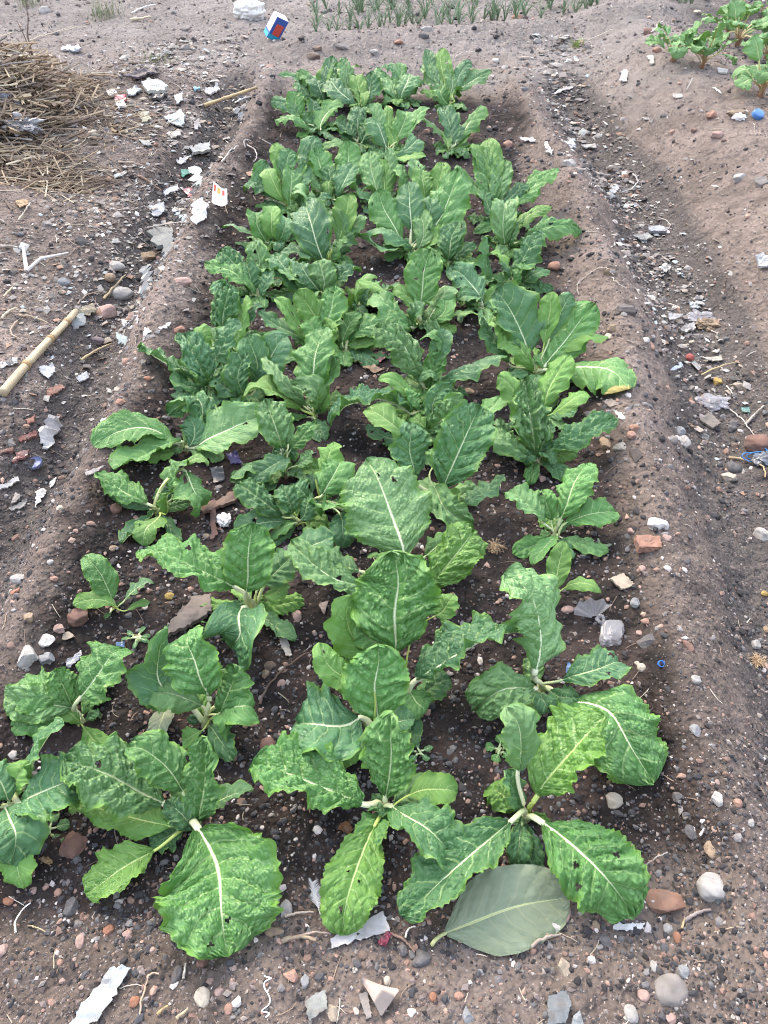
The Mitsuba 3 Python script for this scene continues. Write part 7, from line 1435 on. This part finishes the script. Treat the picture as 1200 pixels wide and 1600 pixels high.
panel('front_band', c0 + nr * BD / 2 - ax * BL * .39, ax, sd, BL * .20, BW * .96, (.03, .32, .52))
panel('side_panel', c0 - sd * BW / 2 + ax * .02, ax, nr, BL * .70, BD * .92, (.66, .58, .62))
panel('side_band', c0 - sd * BW / 2 - ax * BL * .40, ax, nr, BL * .18, BD * .92, (.03, .38, .56))
panel('bottom_panel', c0 - ax * BL / 2, sd, nr, BW * .96, BD * .94, (.60, .62, .66))

# white packet printed with red and orange squares, leaning in the left furrow
key = thing('packet', 'torn white packet printed with red and orange squares in the left furrow', 'packet')
x, y = SPOT['packet'][:2]; z0 = float(ground_z(x, y))
u, w_ = np.meshgrid(np.linspace(0, 1, 16), np.linspace(0, 1, 10), indexing='ij')
def packet_at(u, w_, off=0.0):
    th = (u - .5) * 1.5
    return np.stack([x + .02 + 0.050 * np.sin(th) * (1 - .2 * w_), y - .040 * np.cos(th) + .065 * w_ - off, z0 + .002 + .070 * w_ * (1 - .45 * u) + .004 * np.sin(7 * u)], -1).reshape(-1, 3)
outer, inner = packet_at(u, w_), packet_at(u, w_, -.002)
put(key, join([(outer, grid_faces(16, 10)), (inner, grid_faces(16, 10)[:, ::-1])]), 'dry_material', smooth=True, color=(.74, .75, .77))
for j, (a, b, col) in enumerate([(.10, .26, (.62, .12, .08)), (.36, .56, (.72, .42, .12)), (.66, .82, (.62, .12, .08))]):
    uu, ww = np.meshgrid(np.linspace(a, b, 5), np.linspace(.62, .92, 4), indexing='ij')
    part(key, 'printed_square', (packet_at(uu, ww, .0012), grid_faces(5, 4)), 'dry_material', smooth=True, color=col)

# knotted clear bag on the right edge of the bed
key = thing('clear_bag', 'knotted clear plastic bag lying at the right edge of the bed', 'plastic bag')
v, f = crumpled((.062, .075, .034), 5, .34, 4, 1.0)
v[:, :2] += .006 * np.sin(v[:, 1:2] * 90)
put(key, (rest(v, SPOT['bagk1'], .001), f), 'film_material', smooth=True)
a = np.linspace(-1.25, 1.25, 34); r_ = np.linspace(.15, 1, 9)
A_, R_ = np.meshgrid(a, r_, indexing='ij')
kx, ky = SPOT['bagk1'][0] - .018, SPOT['bagk1'][1] + .048
kz = float(ground_z(kx, ky)) + .012
fan = np.stack([kx - .012 + .052 * R_ * np.sin(A_ - .3), ky + .046 * R_ * np.cos(A_ - .3), kz + .018 * R_ + .006 * R_ * np.sin(A_ * 11)], -1).reshape(-1, 3)
part(key, 'gathered_neck', (fan, grid_faces(34, 9)), 'film_material', smooth=True)
th = np.linspace(0, 6.28, 24)
part(key, 'knot', tube(np.stack([kx + .008 * np.cos(th), ky - .002 + .010 * np.sin(th), kz + .004 * np.sin(2 * th)], -1), .0042, 8), 'film_material', smooth=True)

# the two dirty bags among the litter of the right furrow
for spot, size, sd_, lab in (('dirtybag', (.12, .09, .035), 8, 'dirty white plastic bag crumpled in the right furrow above the red ball'), ('clearbag', (.11, .085, .03), 9, 'greyish see-through bag in the right furrow below the mustard-yellow stone')):
    v, f = crumpled(size, sd_, .6, 4, 1.9)
    put(thing('clear_bag', lab, 'plastic bag'), (rest(v, SPOT[spot], -.008), f), 'film_material', smooth=True)
v, f = crumpled((.10, .08, .04), 12, .5, 4, 2.4)
put(thing('fibre_clump', 'brown fibrous clump beside the dirty white bag in the right furrow', 'clump'), (rest(v, SPOT['bundle'], -.012), f), 'dry_material', smooth=False, color=speckle(v, (.24, .18, .12), rng, .3))
# blue-grey rag hanging over the straw heap
v, f = crumpled((.20, .14, .22), 6, .55, 4, 1.3)
put(thing('rag', 'blue-grey dirty rag over the left end of the straw heap', 'rag'), (rest(v, SPOT['rag'], -.03), f), 'dry_material', smooth=True, color=speckle(v, (.19, .215, .25), rng, .4))
v, f = crumpled((.20, .12, .08), 16, .6, 4, 1.8)
put(thing('plastic_sheet', 'grey torn plastic sheet on the front of the straw heap', 'plastic sheet'), (rest(v, (SPOT['heap'][0] + .02, SPOT['heap'][1] - .24), .05), f), 'shiny_material', smooth=True, color=speckle(v, (.24, .245, .26), rng, .4))
# white foam lump
v, f = crumpled((.042, .05, .028), 4, .5, 3, 2.6)
put(thing('foam_piece', 'lumpy white foam piece right of the dark red-brown stalk strip', 'foam'), (rest(v, SPOT['foam'], -.003), f), 'dry_material', color=speckle(v, (.74, .73, .74), rng, .1))

def lathe(profile, n=28):
    pr = np.array(profile, float); a = np.arange(n) * 2 * np.pi / n
    v = np.stack([pr[:, None, 0] * np.cos(a), pr[:, None, 0] * np.sin(a), np.broadcast_to(pr[:, None, 1], (len(pr), n))], -1).reshape(-1, 3)
    f = grid_faces(len(pr), n, True)
    return v, np.vstack([f[:, [0, 1, 2]], f[:, [0, 2, 3]]])
def tilt(v, ax_, ay_):
    cx, sx, cy, sy = math.cos(ax_), math.sin(ax_), math.cos(ay_), math.sin(ay_)
    return v @ np.array([[1, 0, 0], [0, cx, sx], [0, -sx, cx]]) @ np.array([[cy, 0, -sy], [0, 1, 0], [sy, 0, cy]])
v, f = lathe([(.0052, 0), (.0072, .0002), (.0074, .005), (.0058, .0052), (.0052, 0)], 24)
k = thing('bottle_ring', 'small bright blue plastic ring on the right ridge', 'ring')
put(k, (rest(tilt(v, .5, .2), SPOT['ring'], -.001), f), 'shiny_material', color=(.03, .17, .60))
v, f = lathe([(.0, .003), (.014, .003), (.0205, .005), (.0225, .014), (.0235, .014), (.0232, .004), (.016, 0), (.0, 0)], 32)
put(thing('bottle_cap', 'bluish cup-shaped bottle cap in the near left furrow', 'bottle cap'), (rest(tilt(v, .15, -.1), SPOT['cap'], 0), f), 'shiny_material', smooth=True, color=(.17, .20, .34))  # a bottle cap lying open side up
v, f = lathe([(.0, .020), (.024, .020), (.028, .016), (.030, .0), (.026, .0), (.0, .012)], 28)
put(thing('plastic_disc', 'bright blue bottle cap on the bank below the far right bed', 'bottle cap'), (rest(tilt(v, .4, .2), SPOT['cap2'], -.004), f), 'shiny_material', smooth=True, color=(.05, .15, .36))
v, f = crumpled((.07, .05, .035), 14, .5, 3, 2.2)
put(thing('paper_scrap', 'white paper ball left of the bright blue bottle cap', 'paper scrap'), (rest(v, (SPOT['cap2'][0] - .08, SPOT['cap2'][1] + .01), -.004), f), 'dry_material', color=(.66, .66, .66))
v, f = crumpled((.031, .030, .029), 2, .12, 3, 1.6)
put(thing('ball', 'faded red ball in the right furrow', 'ball'), (rest(v, SPOT['ball'], -.004), f), 'dry_material', smooth=True, color=speckle(v, (.34, .09, .08), rng, .15))
# flared piece, burnt at its narrow end
p0, p1 = np.array([*SPOT['spoon0'][:2], 0.]), np.array([*SPOT['spoon1'][:2], 0.])
g0 = float(ground_z(*p0[:2])); u = np.linspace(0, 1, 20); d = p1 - p0; s_ = unit(np.array([-d[1], d[0], 0]))
hw_ = .004 + .021 * u ** 1.4; hw_[-1] *= .9
tt = np.linspace(-1, 1, 11)
top = p0 + u[:, None, None] * d + (tt[None, :] * hw_[:, None])[..., None] * s_
top[..., 2] = g0 + .010 + .006 * (1 - tt[None] ** 2) * (1 - u[:, None] * .5) + .010 * np.maximum(u[:, None] - .6, 0) * np.abs(tt[None])
low = top - [0, 0, .004]
dark = np.maximum(sstep(.14, .06, u)[:, None] * .8, sstep(.56, .66, u)[:, None] * sstep(.7, .4, tt)[None])
put(thing('flared_piece', 'pinkish spoon-shaped flared piece with a dark half at the bottom centre', 'shard'), join([(top.reshape(-1, 3), grid_faces(20, 11)), (low.reshape(-1, 3), grid_faces(20, 11)[:, ::-1])]), 'dry_material', smooth=True, color=Tint((.40, .31, .27), 1.0, (.13, .12, .12), np.r_[dark.ravel(), dark.ravel()]))
# feather: quill with loose barbs
key = thing('feather', 'small fluffy whitish feather on the front soil', 'feather')
x, y = SPOT['feather'][:2]; z = float(ground_z(x, y)) + .012
q0, q1 = np.array([x + .012, y - .022, z]), np.array([x - .006, y + .028, z + .010])
put(key, tube(np.linspace(q0, q1, 8), np.linspace(.0012, .0004, 8), 5), 'dry_material', smooth=True, color=(.62, .60, .56))
ms = []
for t_ in np.linspace(.2, 1, 26):
    for sgn in (-1, 1):
        b_ = q0 + (q1 - q0) * t_; L = .020 * (1.1 - .6 * t_) * rng.uniform(.7, 1.1)
        e = b_ + np.array([sgn * L * .8, L * .75, rng.uniform(-.002, .010)])
        ms.append(tube(np.stack([b_, (b_ + e) / 2 + [0, 0, .002], e]), (.0006, .0005, .0002), 4))
part(key, 'vane', join(ms), 'dry_material', color=(.55, .57, .60))
# forked white twig, wavy white wire, blue wire tangle
key = thing('forked_stick', 'white V-shaped forked stick on the left bank', 'stick')
x, y = SPOT['fork'][:2]; z = float(ground_z(x, y)) + .03
put(key, tube(np.array([[x - .05, y + .10, z + .02], [x - .02, y + .02, z], [x, y - .03, z - .01]]), (.006, .008, .009), 7, .7), 'dry_material', smooth=True, color=(.50, .48, .46))
part(key, 'prong', tube(np.array([[x, y - .03, z - .01], [x + .04, y + .03, z + .01], [x + .14, y + .06, z + .02]]), (.009, .009, .004), 7, .7), 'dry_material', smooth=True, color=(.48, .46, .44))
a, b = np.array(SPOT['wire0'][:2]), np.array(SPOT['wire1'][:2])
u = np.linspace(0, 1, 40); p = a + u[:, None] * (b - a) + .006 * np.stack([np.sin(u * 17), np.cos(u * 9)], -1)
put(thing('wire', 'wavy white wire at the bottom edge left of the salmon stone', 'wire'), tube(np.c_[p, ground_z(p[:, 0], p[:, 1]) + .006 + .002 * np.sin(u * 11)], .0011, 6), 'shiny_material', smooth=True, color=(.72, .71, .76))
u = np.linspace(0, 1, 160); cx, cy = SPOT['blue'][:2]
p = np.stack([cx + .055 * np.sin(u * 21) * (.5 + .5 * np.sin(u * 5)) + .03 * (u - .5), cy + .035 * np.cos(u * 17) * (.6 + .4 * np.cos(u * 7))], -1)
put(thing('wire', 'tangle of blue wire at the right edge below the large reddish-brown stone', 'wire'), tube(np.c_[p, ground_z(cx, cy) + .014 + .010 * np.sin(u * 31)], .0018, 5), 'shiny_material', smooth=True, color=(.04, .20, .52))
v, f = crumpled((.085, .07, .035), 19, .5, 3, 2.0)
put(thing('plastic_scrap', 'dark blue-grey plastic under the tangle of blue wire', 'plastic'), (rest(v, (cx + .01, cy - .025), -.012), f), 'shiny_material', smooth=True, color=speckle(v, (.08, .10, .13), rng))
# dry root tufts
for spot, lab in (('tuft', 'tan dried root tuft on bare soil right of the tall ribbed pair'), ('tuft2', 'tan dried root tuft near the right edge, lower on the ridge')):
    x, y = SPOT[spot][:2]; z = float(ground_z(x, y)); ms = []
    for _ in range(60):
        e = unit(rng.normal(size=3)) * [.030, .026, .016]
        ms.append(tube(np.stack([[x, y, z + .008] + e * rng.uniform(-.6, .1), [x, y, z + .011] + e * .3 + rng.normal(0, .004, 3), [x, y, z + .010] + e]), (.0011, .001, .0005), 4))
    put(thing('root_tuft', lab, 'root tuft'), join(ms), 'dry_material', color=(.40, .29, .18))

# ---------------------------------------------------------------- fallen tree leaves
def lying_leaf(lab, p0, p1, width, bow, hue, lift=.012):
    key = thing('fallen_leaf', lab, 'leaf')
    a, b = np.array([*p0, 0.0]), np.array([*p1, 0.0]); m = (a + b) / 2 + np.array([-(b - a)[1], (b - a)[0], 0]) * bow
    d = unit(b - a); stem = a - d * .035
    for p in (a, m, b, stem): p[2] = float(base_z(p[0], p[1])) + lift
    m[2] += .012
    leaf(key + '__blade', stem, ' '.join('%.4f' % v for v in np.concatenate([a, m, b])) + f' {width:.4f} 200 {hue} c.3 f.06 r0 w', np.random.default_rng(5))
    return key
lying_leaf('large grey-green fallen tree leaf lying underside up below the right front plant', (SPOT['leaf0'][0] + .045, SPOT['leaf0'][1] - .006), (SPOT['leaf1'][0] + .005, SPOT['leaf1'][1] - .012), .128, .02, 'z', .020)
lying_leaf('small grey-green fallen leaf under the plant below the grey board', SPOT['smallleaf1'][:2], (SPOT['smallleaf'][0] + .002, SPOT['smallleaf'][1] - .03), .05, .05, 'z')

# ---------------------------------------------------------------- onions, beets, weeds and grass
rng = np.random.default_rng(44)
for x, y in list(ONIONS) + [(rng.uniform(-.75, 2.2), rng.uniform(6.75, 8.6)) for _ in range(90)]:
    y = max(y, 6.55 + .27 * (x + .68))
    key = thing('onion_plant', 'young onion plant with thin upright blue-green blades in the far bed', 'onion plant', 'young onion plants in the far bed')
    z = float(ground_z(x, y))
    ms, cs = [], []
    for k in range(rng.integers(6, 10)):
        a, L = rng.uniform(0, 6.28), rng.uniform(.07, .16)
        d = np.array([math.cos(a), math.sin(a), 0]) * rng.uniform(.02, .10)
        p = np.array([[x, y, z - .005], [x, y, z + L * .45] + d * .3, [x, y, z + L * .8] + d * .7, [x, y, z + L] + d * 1.3])
        v, f = tube(p, (.0028, .0032, .0026, .0007), 6)
        ms.append((v, f)); cs.append(np.tile(np.array((.14, .21, .125)) * rng.uniform(.8, 1.3), (len(v), 1)))
    put(key, join(ms), 'dry_material', smooth=True, color=np.vstack(cs))

BEETLAB = ['leafy clump with red stems at the left corner of the far right bed', 'red-stemmed leafy clump, second from the left in the far right bed', 'tallest red-stemmed leafy clump in the far right bed', 'leafy clump just behind the tallest one in the far right bed',
           'red-stemmed leafy clump nearest the viewer at the right frame edge', 'leafy clump furthest back at the right frame edge', 'leafy clump at the right frame edge, between two others']
for (x, y, s), lab in zip(BEETS, BEETLAB):
    key = thing('beet_plant', lab, 'beet plant', 'red-stemmed plants in the far right bed')
    c = np.array([x, y, float(ground_z(x, y))])
    for k in range(11):
        free_leaf(numbered(key + '__leaf'), c, k * 2.4 + rng.uniform(-.4, .4), rng.uniform(.85, 1.35), s * rng.uniform(.13, .20), s * rng.uniform(.08, .12), 'b', .5, rng.uniform(.1, .45), rng, gap=s * rng.uniform(.08, .20))

def seedling(lab, spot, n, L, W, hue, elev):
    key = thing('weed_seedling', lab, 'weed')
    c = np.array([*spot[:2], float(ground_z(*spot[:2]))])
    for k in range(n):
        free_leaf(numbered(key + '__leaf'), c, k * 6.28 / n + rng.uniform(-.3, .3) + .4, elev + rng.uniform(-.2, .2), L * rng.uniform(.8, 1.2), W, hue, .2, .3, rng, gap=L * .5)
seedling('small weed seedling with dull leaves left of the grey board', SPOT['weed5'], 6, .022, .012, 'd', .3)
seedling('three-leaved weed seedling left of the right front plant', SPOT['weed6'], 5, .026, .022, 'g', .6)
seedling('grey-leaved weed seedling at the right edge of the bed beside a dark lump', (SPOT['weed7'][0] + .14, SPOT['weed7'][1]), 6, .022, .010, 'z', .5)
seedling('bluish weed seedling right of the left-edge chard plant', SPOT['weed8'], 5, .026, .024, 'd', .4)
seedling('small weed seedling between the two tall middle front plants', SPOT['weed10'], 5, .020, .014, 'd', .4)
for spot, r_, h_, n, lab in (('weed1', .16, .14, 90, 'grey-green grass tuft on the far left path'), ('weed2', .12, .14, 60, 'grass tuft at the top left corner'), ('weed3', .16, .06, 60, 'low dull grass patch on the far path above the litter'), ('weed4', .05, .06, 40, 'small yellow-green grass tuft on the far path at the right')):
    x, y = SPOT[spot][:2]; ms, cs = [], []
    for _ in range(n):
        px_, py_ = x + rng.normal(0, r_ * .4), y + rng.normal(0, r_ * .5); z = float(ground_z(px_, py_)); a = rng.uniform(0, 6.28); L = h_ * rng.uniform(.5, 1.2)
        d = np.array([math.cos(a), math.sin(a), 0]) * L * rng.uniform(.2, .9)
        v, f = tube(np.array([[px_, py_, z], [px_, py_, z + L * .6] + d * .35, [px_, py_, z + L * .85] + d]), (.0016, .0013, .0004), 4, .4)
        ms.append((v, f)); cs.append(np.tile(np.array((.15, .19, .09) if spot != 'weed4' else (.17, .24, .05)) * rng.uniform(.7, 1.2), (len(v), 1)))
    key = thing('grass_tuft', lab, 'grass')
    put(key, join(ms), 'dry_material', color=np.vstack(cs))
    tag(key, kind='stuff')
